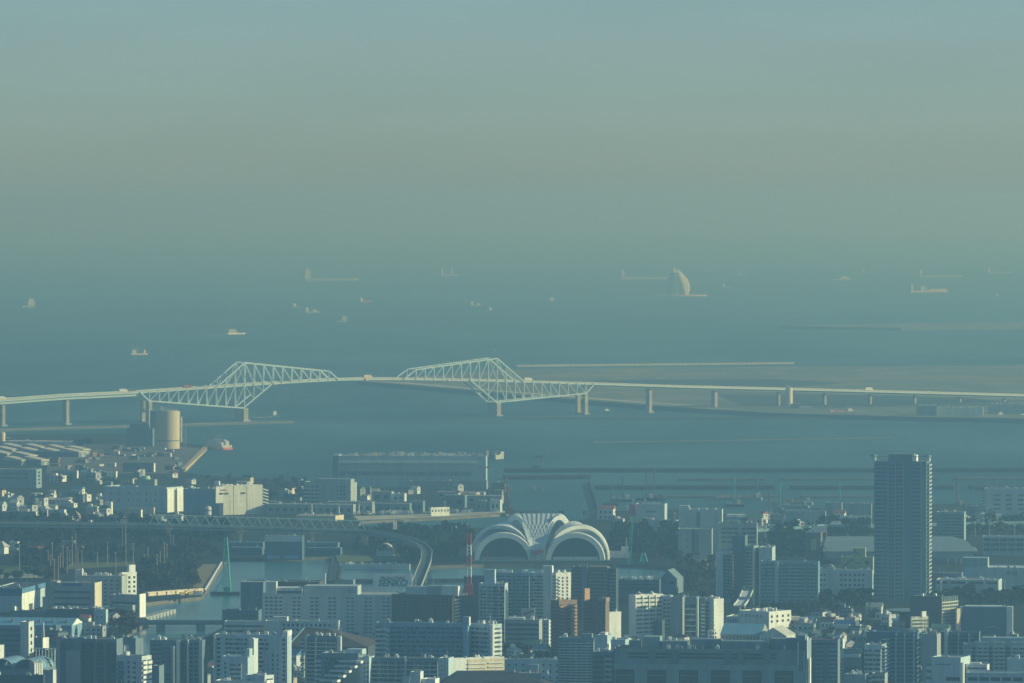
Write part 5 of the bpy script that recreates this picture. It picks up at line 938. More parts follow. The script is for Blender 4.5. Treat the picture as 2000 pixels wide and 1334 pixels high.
b = Bld('tan_shed', 'long tan roofed shed with a sunlit cream right end behind the green railway truss', 578, 655, 662, 1008, 1018, CREAM, a=16, d=30, cat='shed', roof=W('tan_roof', (.46, .40, .30)), par=.2); b.done()
# silos and yard
si = thing('cement_silo', 'tall round cement silo, right half sunlit cream, below the left truss of the bridge', 'silo', G(328, 876, LZ)); k = si.location.y/FPX
SILO = W('silo_cream', (.60, .52, .39), .05); MB().cyl(0, 0, -.5, 15*k, 23*k, n=40).build('base_ring', SILO, si); MB().cyl(0, 0, 15.01*k, 17*k, 23.6*k, n=40).build('dark_band', SLATE, si); MB().cyl(0, 0, 17.01*k, 73*k, 23.4*k, n=40).build('shell', SILO, si); MB().cyl(-1*k, 0, 73.01*k, 75*k, 22*k, 20*k, 40).build('roof', GREY, si)
MB().cyl(25.6*k, -1*k, 12*k, 62*k, 2.2*k, n=12).build('riser_pipe', SILO, si); MB().box(-15*k, -10*k, -3*k, 3*k, 75.02*k, 82*k).build('roof_house', CREAM, si); q = MB()
for x in range(-8, 20, 4): q.box(x*k, (x+.8)*k, -1*k, 0, 75.02*k, (79+(x%3))*k)
q.box(-8*k, 17*k, -.4*k, .4*k, 78*k, 78.8*k).build('roof_gantry', PALE, si)
si2 = thing('cement_silo', 'shaded grey silo block tucked against the left of the tall round silo', 'silo', G(302, 873, LZ)+Vector((0, 40, 0))); MB().cyl(0, 0, -.5, 68*k, 12*k, n=30).build('shell', SLATE, si2); MB().cyl(0, 0, 68.01*k, 70*k, 12.3*k, n=30).build('roof', GREY, si2)
ldr = thing('lattice_tower', 'thin lattice conveyor tower just right of the tall round silo', 'tower', G(361, 872, LZ)); q = MB()
for dx, dy in ((-2, -2), (2, -2), (2, 2), (-2, 2)): q.bar((dx*k*1.2, dy*k, -.5), (dx*k, dy*k, 44*k), .35)
for i in range(9): q.bar((-2*k, -2*k, i*4.8*k), (2*k, -2*k, (i+1)*4.8*k), .25).bar((2*k, -2*k, i*4.8*k), (-2*k, -2*k, (i+1)*4.8*k), .25)
q.build('lattice', PALE, ldr); MB().box(-2.4*k, 2.4*k, -2.4*k, 2.4*k, 44*k, 46*k).build('platform', GREY, ldr)
b = Bld('batching_plant', 'dark blue batching plant buildings left of the tall round silo', 246, 298, 301, 838, 872, W('plant_dark', (.15, .22, .29)), a=8, d=20, cat='plant'); b.pent(252, 290, 828, (.2, .6), 'conveyor_house'); b.units(5, SLATE).done()
b = Bld('batching_annex', 'pale blue lower annex in front of the dark batching plant', 248, 296, 300, 845, 868, W('annex_blue', (.22, .33, .41)), a=8, d=14, cat='plant'); b.done()
o = thing('cement_silo', 'small white silo at the far left edge above the shed roofs', 'silo', G(4, 862, LZ)); k = o.location.y/FPX; MB().cyl(0, 0, -.5, 17*k, 6.5*k, n=22).build('shell', CREAM, o); MB().cyl(0, 0, 17.01*k, 19*k, 5*k, 3*k, 22).build('roof', GREY, o); MB().bar((6*k, 0, 7*k), (17*k, 0, 7*k), 1.2).build('conveyor', PALE, o)
b = Bld('long_hall', 'long pale roofed hall behind the slanted shed roofs at the left', 10, 146, 151, 863, 872, PALE, a=14, d=34, cat='hall', roof=LROOF, par=.2); b.done()
sheds = None; n = 0
for (x, y) in ((24, 882), (68, 883), (112, 885), (150, 887), (12, 888), (58, 890), (100, 891), (142, 892), (2, 896), (46, 899), (30, 908), (68, 908)):
    p = G(x, y, LZ); lab = ('sloping pale roofed shed in the slanted cluster at the left edge')
    if sheds is None:
        sheds = thing('sloped_shed', lab, 'shed', p, -R(30), 'slanted pale sheds'); MB().box(-16, 16, -9, 9, -.5, 6).build('wall', SLATE, sheds)
        MB().yprism([(-16.6, 6.02), (16.6, 6.02), (16.6, 7.2), (-10, 11.5), (-16.6, 7)], -9.6, 9.6).build('roof', M('shed_roof', (.56, .54, .46), .8, .1, .1), sheds); MB().box(16.02, 16.4, -4, 4, -.5, 4.6).build('door', GREY, sheds)
    else: copy_thing(sheds, p)
b = Bld('grey_warehouse', 'plain blue grey warehouse with a sunlit right edge at the left edge', -30, 71, 77, 918, 954, W('plain_blue_grey', (.24, .36, .42)), a=10, d=26, cat='warehouse', roof=LROOF); b.band(-10, 55, 919, 940, 9, .15).swin(920, 950, 1, 7, .4).done()
b = Bld('green_topped_shed', 'small shed with a bright pale green rounded roof in the yard', 262, 302, 306, 938, 952, GREY, a=10, d=14, cat='shed', roof=LROOF); MB().cyl(b.w*.02, 0, b.h+1, b.h+5, 5.5, 4, 20).build('green_roof_house', W('pale_green', (.42, .62, .45)), b.root); b.done()
for (x0, x1, x2, yt, yb, m, r, lab) in ((0, 70, 75, 1000, 1018, SLATE, LROOF, 'low wide shed at the left edge with a white right end'), (94, 125, 129, 996, 1016, BLUEW, BROOF, 'pale blue shed with a thin white right edge, left'), (100, 150, 153, 920, 934, GREY, ROOF, 'flat grey yard shed left of the green roofed shed'), (172, 226, 229, 921, 932, PALE, ROOF, 'pale yard shed in the middle of the yard'), (120, 165, 167, 962, 978, SLATE, DROOF, 'dark shed among the small houses at left'), (240, 300, 303, 905, 922, W('plant_dark', (.15, .22, .29)), DROOF, 'dark blue yard building near the slanting quay'), (205, 217, 220, 981, 1006, WHITE, WHITE, 'small bright white block beneath the white warehouse'), (228, 275, 278, 996, 1012, GREY, ROOF, 'low grey shed beneath the white warehouse'), (250, 300, 303, 992, 1004, CREAM, LROOF, 'tent like cream shed at the foot of the two sunlit slabs')):
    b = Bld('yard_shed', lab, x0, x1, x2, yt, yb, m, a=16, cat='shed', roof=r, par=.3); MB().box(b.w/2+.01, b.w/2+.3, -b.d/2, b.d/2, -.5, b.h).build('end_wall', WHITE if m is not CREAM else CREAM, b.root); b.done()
gable('gabled_house', 'cross gabled cream house glowing in the sun among small sheds at left', 139, 141, 157, 1006, 998, 1018, CREAM, LROOF, 60, None, 'house')
b = Bld('pavilion', 'white hipped pavilion cut by the left edge beside the sports ground', -12, 8, 17, 1068, 1082, WHITE, a=40, cat='pavilion', roof=False); MB().prism([(-b.w/2-1.5, -b.d/2-1.5), (b.w/2+1.5, -b.d/2-1.5), (b.w/2+1.5, b.d/2+1.5), (-b.w/2-1.5, b.d/2+1.5)], b.h+.02, b.h+5, [(-2, -1), (2, -1), (2, 1), (-2, 1)]).build('roof', LROOF, b.root)
b = Bld('club_house', 'low white club house beside the sports ground pavilion, left', 18, 34, 37, 1060, 1074, PALE, cat='building', d=8); b.done()
b = Bld('grandstand', 'small blue roofed stand at the far side of the sports ground', 120, 144, 146, 1058, 1072, SLATE, cat='stand', d=8, roof=BROOF); b.done()
# canal front buildings
b = Bld('boat_house', 'dark boat house with a pale window band on top, across the canal', 517, 590, 593, 1048, 1092, W('boat_house_blue', (.09, .15, .20)), a=4, d=22, cat='boat house', roof=GREY); MB().box(b.fx(517), b.w/2+.2, -b.d/2-.5, -b.d/2-.02, b.fz(1058), b.fz(1047.5)).build('upper_band', PALE, b.root); b.win(519, 588, 1047, 1057, 9, 9.5, .4, .3); MB().box(b.fx(522), b.fx(546), -b.d/2-.4, -b.d/2-.02, 0, 3.6).build('dock_opening', SKYB, b.root); MB().box(b.fx(553), b.fx(582), -b.d/2-.4, -b.d/2-.02, 0, 3.6).build('dock_opening', SKYB, b.root); b.done()
for (x0, x1, yt, yb, m, lab) in ((446, 514, 1060, 1074, SLATE, 'slate blue layered shed left of the dark boat house, back row'), (450, 512, 1070, 1084, W('shed_navy', (.10, .17, .24)), 'navy shed left of the dark boat house, front row'), (597, 660, 1061, 1076, SLATE, 'slate blue layered shed right of the dark boat house'), (600, 665, 1071, 1085, W('shed_navy', (.10, .17, .24)), 'navy shed right of the dark boat house at the pier')):
    b = Bld('canal_shed', lab, x0, x1, x1+2, yt, yb, m, a=4, d=18, cat='shed', roof=BROOF, par=.4); b.band(x0+2, x1-2, yt+3, yb-2, 6, .4).done()
b = Bld('landing_stage', 'thin pale landing stage left of the dark boat house', 446, 514, 515, 1088.5, 1091, WHITE, a=2, d=3, cat='pier', z0=.2, roof=False); b = Bld('landing_stage', 'thin pale landing stage right of the dark boat house', 585, 655, 656, 1087, 1089, PALE, a=2, d=3, cat='pier', z0=.2, roof=False)
b = Bld('domed_gym', 'pale barrel roofed small hall under the curved railway viaduct', 735, 768, 770, 1078, 1086, PALE, a=4, d=12, cat='hall', roof=False); arch(0, b.w/2, b.fz(1068)-b.h+3, -6, 6).build('barrel_roof', PALE, b.root).location = (0, 0, b.h-5)
b = Bld('canal_depot', 'low white roofed depot with clutter on the canal above the lettered sign', 662, 800, 804, 1104, 1110, PALE, a=3, d=10, cat='depot', z0=1.0, roof=LROOF); b.units(14, WHITE).done()
b = Bld('canal_warehouse', 'dark gabled warehouse at the water left of the autumn bank, right of centre', 1290, 1322, 1332, 1131, 1160, SLATE, a=14, d=26, cat='warehouse', roof=False); MB().yprism([(-b.w/2-.4, b.h+.02), (b.w/2+.4, b.h+.02), (-1, b.fz(1113))], -b.d/2, b.d/2).build('roof', SLATE, b.root); b.win(1302, 1322, 1134, 1145, 1, 10, .5, .5).done()
b = Bld('quay_terrace', 'low dark quay building with boats on its terrace beside the gabled warehouse', 1204, 1288, 1291, 1134, 1168, W('terrace_dark', (.12, .18, .22)), a=5, d=18, cat='building', roof=ROOF); b.band(1206, 1286, 1137, 1160, 8, .3); b.units(12, WHITE).done()
wall_line('floating_pier', 'dark floating pier of piles left of the inner canal dock', 656, 1088, 646, 1140, 2.4, 8, BLACKW, 'pier')
wall_line('floating_pier', 'second dark floating pier inside the canal dock', 668, 1106, 660, 1134, 2.2, 4, BLACKW, 'pier')
wall_line('jetty', 'dark piled jetty edge above the white warehouse roof, left of the lettered sign', 650, 1139, 728, 1138, 3.4, 3, BLACKW, 'pier')
wall_line('jetty', 'dark piled jetty edge right of the lettered sign', 806, 1138, 906, 1137, 3.4, 3, BLACKW, 'pier')
wall_line('jetty', 'low quay spit with a pale end reaching into the canal', 275, 1214, 334, 1197, 3.2, 9, GREY, 'quay')
# canal road bridge
rb = thing('road_bridge', 'dark low road bridge over the canal at lower left', 'bridge', G(350, 1232, 0)); k = rb.location.y/FPX; MB().box(-95*k, 95*k, -6, 6, 5.2, 8.0).build('deck', W('bridge_grey', (.13, .17, .19)), rb); MB().box(-95*k, 95*k, -6.3, -6.02, 7.4, 9.2).build('parapet', SLATE, rb)
for x in (-36, 42): MB().box((x-8)*k, (x+8)*k, -5, 5, -.5, 5.1).build('pier', SLATE, rb)
# port right side
b = Bld('hardware_warehouse', 'pale port building with a tall dark red corner pylon behind the pines', 1241, 1298, 1302, 986, 1022, BLUEW, a=8, d=24, cat='warehouse'); b.block(1229.5, 1241.5, 985, 1040, 'red_pylon', W('dull_red_pylon', (.52, .12, .17)), 3); q = MB()
for x0, x1, y0, y1 in ((1262, 1281, 998, 1000.5), (1277, 1279, 996, 1003), (1259, 1262, 1001, 1002.5), (1267, 1278, 1008.6, 1009.6)): q.box(b.fx(x0), b.fx(x1), -b.d/2-.3, -b.d/2-.02, b.fz(y1), b.fz(y0))
q.build('wall_mark', SLATE, b.root); b.done()
b = Bld('store_building', 'lower pale store with a white sign board in front of the red pylon building', 1252, 1321, 1324, 1018, 1044, BLUEW, a=8, d=16, cat='store'); MB().box(b.fx(1285), b.fx(1309), -b.d/2-.5, -b.d/2-.02, b.fz(1028), b.fz(1020)).build('sign_board', PALE, b.root); MB().box(b.fx(1285), b.fx(1312), -b.d/2-.5, -b.d/2-.02, b.fz(1019.5), b.fz(1017)).build('orange_strip', W('dull_orange', (.33, .25, .12)), b.root); q = MB()
for i in range(7): q.box(b.fx(1287.5+2.8*i), b.fx(1289.6+2.8*i), -b.d/2-.8, -b.d/2-.51, b.fz(1026), b.fz(1021.5 if i in (0, 6) else 1023.3))
q.build('sign_lettering', NAVY, b.root); b.done()
b = Bld('grain_elevator', 'tall blank grey concrete block with a narrow central recess behind the bare trees', 1324, 1390, 1393, 1035, 1092, W('elevator_grey', (.32, .40, .42)), a=5, d=26, cat='industrial block'); b.block(1352, 1356, 1035, 1078, 'dark_slot', DARK, .3).name = 'dark_slot'; b.block(1357, 1365, 1035, 1080, 'recess_panel', SLATE, .5).name = 'recess_panel'; b.win(1336, 1350, 1050, 1078, 1, 11, .2, .2); 
for x in (1352, 1359, 1366): MB().cyl(b.fx(x), -b.d/2-.2, 4, 6.4, 1.2, n=10).build('round_vent', DARK, b.root)
b.done()
b = Bld('grain_elevator', 'upper blue grey rear block with four round roof lamps behind the blank grey block', 1325, 1410, 1413, 997, 1080, BLUEW, a=5, d=20, cat='industrial block'); b.pent(1325, 1345, 988, (.1, .6)); 
for x in (1347, 1364, 1380, 1397): MB().cyl(b.fx(x), -b.d/2+.8, b.h+1, b.h+2.4, .9, n=10).build('roof_lamp', WHITE, b.root)
b.block(1360, 1367, 1000, 1040, 'dark_slot', SLATE, .4).name = 'dark_slot'; b.mast(1346, 975).done()
b = Bld('laboratory_block', 'five storey grey office block with dark window rows behind the slim sparkling tower', 1403, 1478, 1481, 1024, 1090, W('lab_grey', (.34, .38, .38)), a=5, d=18, cat='office'); b.band(1408, 1420, 1028, 1070, 8.5, .36).band(1421, 1441, 1028, 1070, 8.5, .36).band(1449, 1458, 1028, 1070, 8.5, .36).band(1460, 1476, 1028, 1070, 8.5, .36).units(12, SLATE).done()
b = Bld('container_shed', 'long pale roofed shed with a bright blue wall in the port', 1416, 1474, 1478, 1011, 1022, SKYB, a=5, d=26, cat='shed', roof=LROOF, par=.3); b.pent(1418, 1472, 1006, (.2, .9), 'upper_roof', PALE).done()
for (x0, x1, yt, yb, lab) in ((1535, 1612, 1000, 1030, 'flat grey blue port warehouse left of the white roofed platform'), (1612, 1644, 983, 1020, 'blue grey tall port block beside the flat warehouse'), (1642, 1702, 985, 1016, 'blue grey port block with a dark top line left of the tall tower'), (1885, 1925, 990, 1010, 'low blue port shed right of the square grey blue block')):
    b = Bld('port_block', lab, x0, x1, x1+3, yt, yb, W('port_block_wall', (.25, .35, .40)), a=5, d=22, cat='port building', roof=GREY); b.done()
b = Bld('platform_roof', 'bright white striped platform roof left of the tall tower', 1643, 1702, 1704, 1010, 1026, SLATE, a=5, d=18, cat='shed', roof=WHITE, par=.2); MB().box(b.fx(1643), b.fx(1702), -b.d/2-3, -b.d/2-.05, b.h-1.2, b.h+1.4).build('roof_edge', WHITE, b.root); b.done()
b = Bld('terraced_block', 'terraced dark building with pale slanting roof rails beside the arena', 1572, 1603, 1606, 1042, 1100, W('brown_grey_wall', (.16, .15, .13)), a=8, d=20, cat='building'); MB().box(b.fx(1583), b.fx(1594), -b.d/2-.8, -b.d/2-.02, b.fz(1075), b.fz(1053)).build('olive_panel', OLIVE, b.root); 
for k in range(4): MB().box(b.fx(1573+4*k), b.fx(1600+3*k), -4+4*k, -3.6+4*k, b.h+.2, b.h+1.6+1.5*k).build('roof_rail', PALE, b.root)
b.done()
hw = thing('elevated_expressway', 'pale elevated expressway with teal side panels crossing the port at right', 'expressway', G(1600, 1046, LZ)); q = MB(); q2 = MB(); pr = None; o0 = hw.location
for x, y, h_ in ((1476, 1058, 12), (1540, 1053, 12), (1610, 1047, 11.5), (1700, 1047, 11), (1900, 1042, 11), (2100, 1038, 11)):
    p = G(x, y, LZ)-o0; p.z = h_
    if pr: q.hexa([(pr.x, pr.y, pr.z-1.6), (p.x, p.y, p.z-1.6), (p.x, p.y+16, p.z-1.6), (pr.x, pr.y+16, pr.z-1.6), (pr.x, pr.y, pr.z), (p.x, p.y, p.z), (p.x, p.y+16, p.z), (pr.x, pr.y+16, pr.z)]); q2.hexa([(pr.x, pr.y-.4, pr.z-2.4), (p.x, p.y-.4, p.z-2.4), (p.x, p.y-.02, p.z-2.4), (pr.x, pr.y-.02, pr.z-2.4), (pr.x, pr.y-.4, pr.z+.6), (p.x, p.y-.4, p.z+.6), (p.x, p.y-.02, p.z+.6), (pr.x, pr.y-.02, pr.z+.6)])
    MB().box(p.x-1.5, p.x+1.5, p.y+6, p.y+10, -.5, p.z-1.7).build('pier', CONC, hw); pr = p
q.build('deck', PALE, hw); q2.build('side_panel', W('teal_panel', (.14, .28, .33)), hw)
# ---------------------------------------------------------------- green railway truss and viaduct
rw = thing('railway_bridge', 'long low green railway truss bridge running into a curved viaduct', 'bridge', G(500, 1064, LZ)); o0 = rw.location.copy(); HB, HT = 17.0, 26.0
def rp(x, y, z=0): p = G(x, y, LZ)-o0; return Vector((p.x, p.y, z))
path = [(-80, 1063, 6), (290, 1063, 4), (716, 1063, -2.6), (760, 1070, -2.6), (798, 1079, -2.6), (822, 1090, -2.6), (834, 1104, -2.6), (832, 1123, -2.6), (822, 1150, -2.6), (806, 1190, -2.6)]
P3 = [rp(*p) for p in path]; q = MB(); q2 = MB(); q3 = MB()
def off(i):
    a_ = P3[max(i-1, 0)]; c_ = P3[min(i+1, len(P3)-1)]; d_ = (c_-a_); d_.z = 0; d_.normalize(); return Vector((-d_.y, d_.x, 0))
for i in range(len(P3)-1):
    a_, c_ = P3[i], P3[i+1]; na, nc = off(i), off(i+1); w_ = 4.6
    def seg(B, s0, s1, z0, z1): B.hexa([(*(a_+na*s0).xy, a_.z+z0), (*(c_+nc*s0).xy, c_.z+z0), (*(c_+nc*s1).xy, c_.z+z0), (*(a_+na*s1).xy, a_.z+z0), (*(a_+na*s0).xy, a_.z+z1), (*(c_+nc*s0).xy, c_.z+z1), (*(c_+nc*s1).xy, c_.z+z1), (*(a_+na*s1).xy, a_.z+z1)])
    seg(q, -w_, w_, HB-3.4, HB-1.0); seg(q2, -w_-.4, -w_-.02, HB-2.4, HB+.6); seg(q2, w_+.02, w_+.4, HB-2.4, HB+.6); seg(q3, -w_+.5, w_-.5, HB-5.0, HB-3.41)
q.build('deck', W('viaduct_grey', (.08, .11, .125)), rw); q2.build('parapet', W('viaduct_parapet', (.30, .34, .33)), rw); q3.build('girder', W('pale_girder', (.24, .38, .42)), rw)
A0, A1 = P3[1], P3[2]; dv = (A1-A0); nn = Vector((-dv.y, dv.x, 0)).normalized()
for s_ in range(3):
    t0, t1 = s_/3+.004, (s_+1)/3-.004; pa, pb = A0+dv*t0, A0+dv*t1; ch = MB()
    for sd in (-4.8, 4.8):
        for z in (HB, HT): ch.bar(pa+nn*sd+Vector((0, 0, z)), pb+nn*sd+Vector((0, 0, z)), .34)
    for k in range(15): p = pa+(pb-pa)*k/14; ch.bar(p+nn*-4.4+Vector((0, 0, HT)), p+nn*4.4+Vector((0, 0, HT)), .25)
    sp = ch.build('truss_span', STEELG, rw); npn = 14
    for sd in (-4.8, 4.8):
        for k in range(npn):
            p0 = pa+(pb-pa)*k/npn+nn*sd; p1 = pa+(pb-pa)*(k+1)/npn+nn*sd; z0, z1 = (HT, HB) if k % 2 else (HB, HT)
            MB().bar(p0+Vector((0, 0, z0)), p1+Vector((0, 0, z1)), .42).build('diagonal', STEELG, sp)
TANC = W('tan_concrete', (.56, .44, .30))
for x, y, big, dz_ in ((330, 1063, 0, 3.4), (470, 1063, 0, 1.2), (611, 1063, 0, -1), (712, 1063, 1, -2.6), (754, 1069, 1, -2.6), (788, 1076.6, 1, -2.6), (828, 1096, 1, -2.6), (827, 1137, 1, -2.6)):
    p = rp(x, y); p.y -= 7.2 if x < 800 else 0; hb = HB+dz_; hw_ = 1.4 if not big else 3.4
    MB().box(p.x-hw_, p.x+hw_, p.y-hw_, p.y+hw_, -.5, hb-7.6).hexa([(p.x-hw_, p.y-2, hb-7.59), (p.x+hw_, p.y-2, hb-7.59), (p.x+hw_, p.y+2, hb-7.59), (p.x-hw_, p.y+2, hb-7.59), (p.x-hw_-2.6, p.y-2.5, hb-3.6), (p.x+hw_+2.6, p.y-2.5, hb-3.6), (p.x+hw_+2.6, p.y+2.5, hb-3.6), (p.x-hw_-2.6, p.y+2.5, hb-3.6)]).build('pier', TANC, rw)
# ---------------------------------------------------------------- cranes, booms and poles
def lattice(B, p, q, w0, w1, n, r=.16):
    p = Vector(p); q = Vector(q); d = (q-p).normalized(); u = d.cross(Vector((0, 1, .01))).normalized(); v = d.cross(u)
    for i in range(n):
        a, c = p+(q-p)*i/n, p+(q-p)*(i+1)/n; wa, wc = w0+(w1-w0)*i/n, w0+(w1-w0)*(i+1)/n
        A = [a+u*x*wa+v*y*wa for x, y in ((-1, -1), (1, -1), (1, 1), (-1, 1))]; Cc = [c+u*x*wc+v*y*wc for x, y in ((-1, -1), (1, -1), (1, 1), (-1, 1))]
        for j in range(4): B.bar(A[j], Cc[j], r); B.bar(A[j], Cc[(j+1) % 4], r*.7)
    return B
def boom(name, label, cat, base, top, w_, cols, dist=None, base_h=0, z0=LZ, n=8, r=.3):
    # lattice mast or boom between two photo points at one distance; cols repeat along its length
    P = G(*base, z0); k = P.y/FPX; T_ = D(*top, P.y); o = thing(name, label, cat, P); d = T_-P
    per = max(1, n//len(cols)) if len(cols) > 2 else n
    st = len(cols)
    for i in range(st): B = lattice(MB(), d*(i/st), d*((i+1)/st), w_, w_*.85, max(2, n//st), r); B.build('lattice_section' if st > 1 else 'lattice', cols[i], o)
    return o, d, k
o, d, k = boom('crane_boom', 'tall red and white striped crane mast left of the blue canal front cluster', 'crane', (917, 1212), (916, 1042), 1.6, (REDP, REDP, WHITEP, REDP, WHITEP, REDP, WHITEP, REDP), n=24, r=.42); MB().box(-4, 3, -3, 3, 10, 30).build('red_machine_house', W('crane_red', (.50, .07, .06)), o); MB().box(-5, 4, -3.6, 3.6, -.5, 9.9).build('base', DSTEEL, o)
o, d, k = boom('crane_boom', 'leaning red and white luffing crane boom at the lower left', 'crane', (139, 1350), (118, 1250), 1.0, (REDP, WHITEP, REDP, WHITEP, REDP, WHITEP), z0=LZ, n=18, r=.34); MB().bar(d+Vector((-5, 0, 1)), d+Vector((6, 0, 3)), 1.0).build('boom_head', REDP, o); MB().box(-3, 3, -2.5, 2.5, -.5, 5).build('cab', REDP, o)
o, d, k = boom('tower_crane', 'slim red tower crane in front of the left arch of the swimming centre', 'crane', (953, 1112), (950, 1076), .5, (DSTEEL, REDP), n=8); MB().box(-1, 1, -1, 1, -.5, 3).build('base', DSTEEL, o)
for (bx, by, tx, ty, c, lab) in ((1679, 1262, 1699, 1176, GREEN, 'green tower crane mast leaning among the small houses at lower right'), (1580, 1250, 1593, 1204, GREEN, 'short green crane above the right end of the dull complex')):
    o, d, k = boom('tower_crane', lab, 'crane', (bx, by), (tx, ty), .8, (c,), n=12); MB().box(-2, 2, -2, 2, -.5, 7).build('cab', c, o)
    if tx < 1600: MB().bar(d+Vector((-3, 0, -10)), d+Vector((-8, 0, -16)), .6).bar((-8, 0, 8), (20, 0, 11), .6).build('jib', c, o)
    else: MB().bar((0, -.1, 8), (17, -.1, 12), .5).build('jib', CREAM, o)
MB_ = MB
def crane_barge(label, x, y, wpx, boomtop, col, extra=None, hull=BLACKW, ws=1.0):
    P = G(x, y, 0); k = P.y/FPX; o = thing('crane_barge', label, 'barge', P); hw_ = wpx/2*k
    MB().prism([(-hw_, -5), (hw_, -5), (hw_, 5), (-hw_, 5)], -.4, 2.6, [(-hw_-.6, -5.4), (hw_+.6, -5.4), (hw_+.6, 5.4), (-hw_-.6, 5.4)]).build('hull', hull, o)
    MB().box(-hw_*.1, hw_*.35, -3, 3, 2.61, 7).build('machine_house', col, o)
    T_ = D(boomtop[0], boomtop[1], P.y)-P
    lattice(MB(), (hw_*.1, 0, 5), T_, 7*ws*max(.5, k), 2.0*ws*max(.5, k), 10, .5*ws).build('boom', col, o)
    if extra: T2 = D(extra[0], extra[1], P.y)-P; MB().bar((T2.x, -1, 2.61), (T2.x, -1, T2.z), .7, .5).build('spud_pole', PALE, o)
    MB().bar((-hw_*.7, 0, 2.61), (-hw_*.2, 0, 14), .4).bar((-hw_*.9, .5, 2.61), (-hw_*.2, .5, 14), .3).build('gantry', col, o)
    return o
crane_barge('teal crane barge with a tall lattice boom at the pale quay, left of the canal', 440, 1162, 56, (441, 1049), TEAL, (443, 1086))
crane_barge('slim teal crane barge right of the swimming centre', 1226, 1108, 36, (1235, 1016), TEAL, ws=.5)
crane_barge('small teal work barge beside the slim teal crane barge', 1256, 1107, 22, (1257, 1080), TEAL)
MASTG = W('mast_grey', (.12, .16, .18))
for x, y, w_, tx, ty, c, lab in ((1192, 988, 30, 1194, 948, MASTG, 'dark barge with the leftmost dark mast in the harbour'), (1215, 980, 44, 1217, 929, MASTG, 'dark barge with a tall thin mast behind the red pylon building'), (1262, 978, 40, 1262, 921, MASTG, 'dark barge under two tall thin masts, left one'), (1281, 978, 34, 1278, 909, W('mast_brown', (.20, .17, .15)), 'rust topped barge under the tallest dark mast'), (1434, 990, 36, 1434, 933, TEAL, 'low barge with a tall teal mast in the harbour'), (1478, 975, 20, 1478, 930, MASTG, 'small barge with a faint thin mast right of the red topped barge'), (1502, 1026, 26, 1502, 956, MASTG, 'dark pile driver with a tall dark mast near the port shed'), (1523, 1006, 24, 1523, 944, TEAL, 'barge with a pale teal mast right of the dark pile driver'), (1640, 990, 20, 1640, 944, TEAL, 'pale teal mast barge left of the tall tower'), (1871, 992, 24, 1870, 928, W('mast_brown', (.20, .17, .15)), 'brown mast barge right of the tall tower')):
    P = G(x, y, 0); k = P.y/FPX; o = thing('mast_barge', lab, 'barge', P); hw_ = w_/2*k; T_ = D(tx, ty, P.y)-P
    MB().prism([(-hw_, -6), (hw_, -6), (hw_, 6), (-hw_, 6)], -.4, 3, [(-hw_-1, -6), (hw_+1, -6), (hw_+1, 6), (-hw_-1, 6)]).build('hull', BLACKW, o); lattice(MB(), (T_.x, 0, 3.01), T_, .9, .6, 9, .28).build('mast', c, o); MB().box(hw_*.3, hw_*.7, -3, 3, 3.01, 8).build('deck_house', rnd.choice((PALE, RUST, CREAM)), o)
    q = MB().box(-hw_*.85, hw_*.25, -1.6, 1.6, 3.01, 3.3)
    for i in range(6): xx = rnd.uniform(-.8, .2)*hw_; s_ = rnd.uniform(.6, 1.6); q.box(xx-s_, xx+s_, -2+.1*i, 2+.1*i, 3.01, 3.4+s_*2)
    q.build('deck_gear', rnd.choice((GREY, RUST, PALE)), o)
qc = thing('quay_crane', 'brown rusty jib crane leaning over the quay right of the depots', 'crane', G(993, 1003, LZ)); k = qc.location.y/FPX
lattice(MB(), (0, 0, 0), D(986, 932, qc.location.y)-qc.location, 5*k, 2.2*k, 9, .6).build('tower', RUST, qc); MB().box(-6*k, 4*k, -5, 5, 20*k, 28*k).build('machine_house', RUST, qc); MB().box(-3*k, 10*k, -6, 6, -.5, 12*k).build('portal_base', RUST, qc); MB().bar((-4*k, 0, 52*k), (8*k, 0, 40*k), 3.4*k).build('hopper', W('tan_brown', (.34, .26, .14)), qc)
b = Bld('quay_crane_house', 'brown machine building beside the rusty jib crane', 960, 986, 989, 944, 962, RUST, a=6, d=12, cat='building', roof=PALE); b.done()
# net poles of the golf practice ground
npole = None
for i, (x, yt, yb) in enumerate(((38, 1066, 1119), (94, 1076, 1114), (102, 1062, 1115), (106, 1094, 1138), (114, 1088, 1136), (123, 1068, 1118), (131, 1070, 1119), (141, 1050, 1106), (148, 1045, 1098), (160, 1078, 1104), (190, 1080, 1103), (210, 1060, 1102), (226, 1080, 1120), (260, 1063, 1107), (269, 1050, 1076), (307, 1084, 1132), (313, 1079, 1131), (321, 1062, 1130), (326, 1064, 1108), (333, 1046, 1079), (339, 1047, 1074), (98, 1085, 1122), (118, 1082, 1112), (136, 1076, 1108), (152, 1070, 1100), (246, 1060, 1104), (289, 1070, 1110), (282, 1084, 1120))):
    P = G(x, yb, LZ); hh = D(x, yt, P.y).z-LZ
    if npole is None:
        npole = thing('net_pole', 'tall slim brown net pole standing among the trees of the practice ground at left', 'pole', P, 0, 'golf net poles'); MB().cyl(0, 0, -.5, 1.0, .42, .30, 8).build('shaft', W('pole_brown', (.34, .30, .24)), npole); MB().box(-.9, .9, -.3, .3, 1.001, 1.04).build('pole_head', PALE, npole); npole.scale = (1, 1, hh)
    else: copy_thing(npole, P, scale=(1, 1, hh))
fl = thing('floodlight_mast', 'pair of tall floodlight masts with lamp clusters above the wooded park', 'floodlight', G(242, 1066, LZ)); k = fl.location.y/FPX
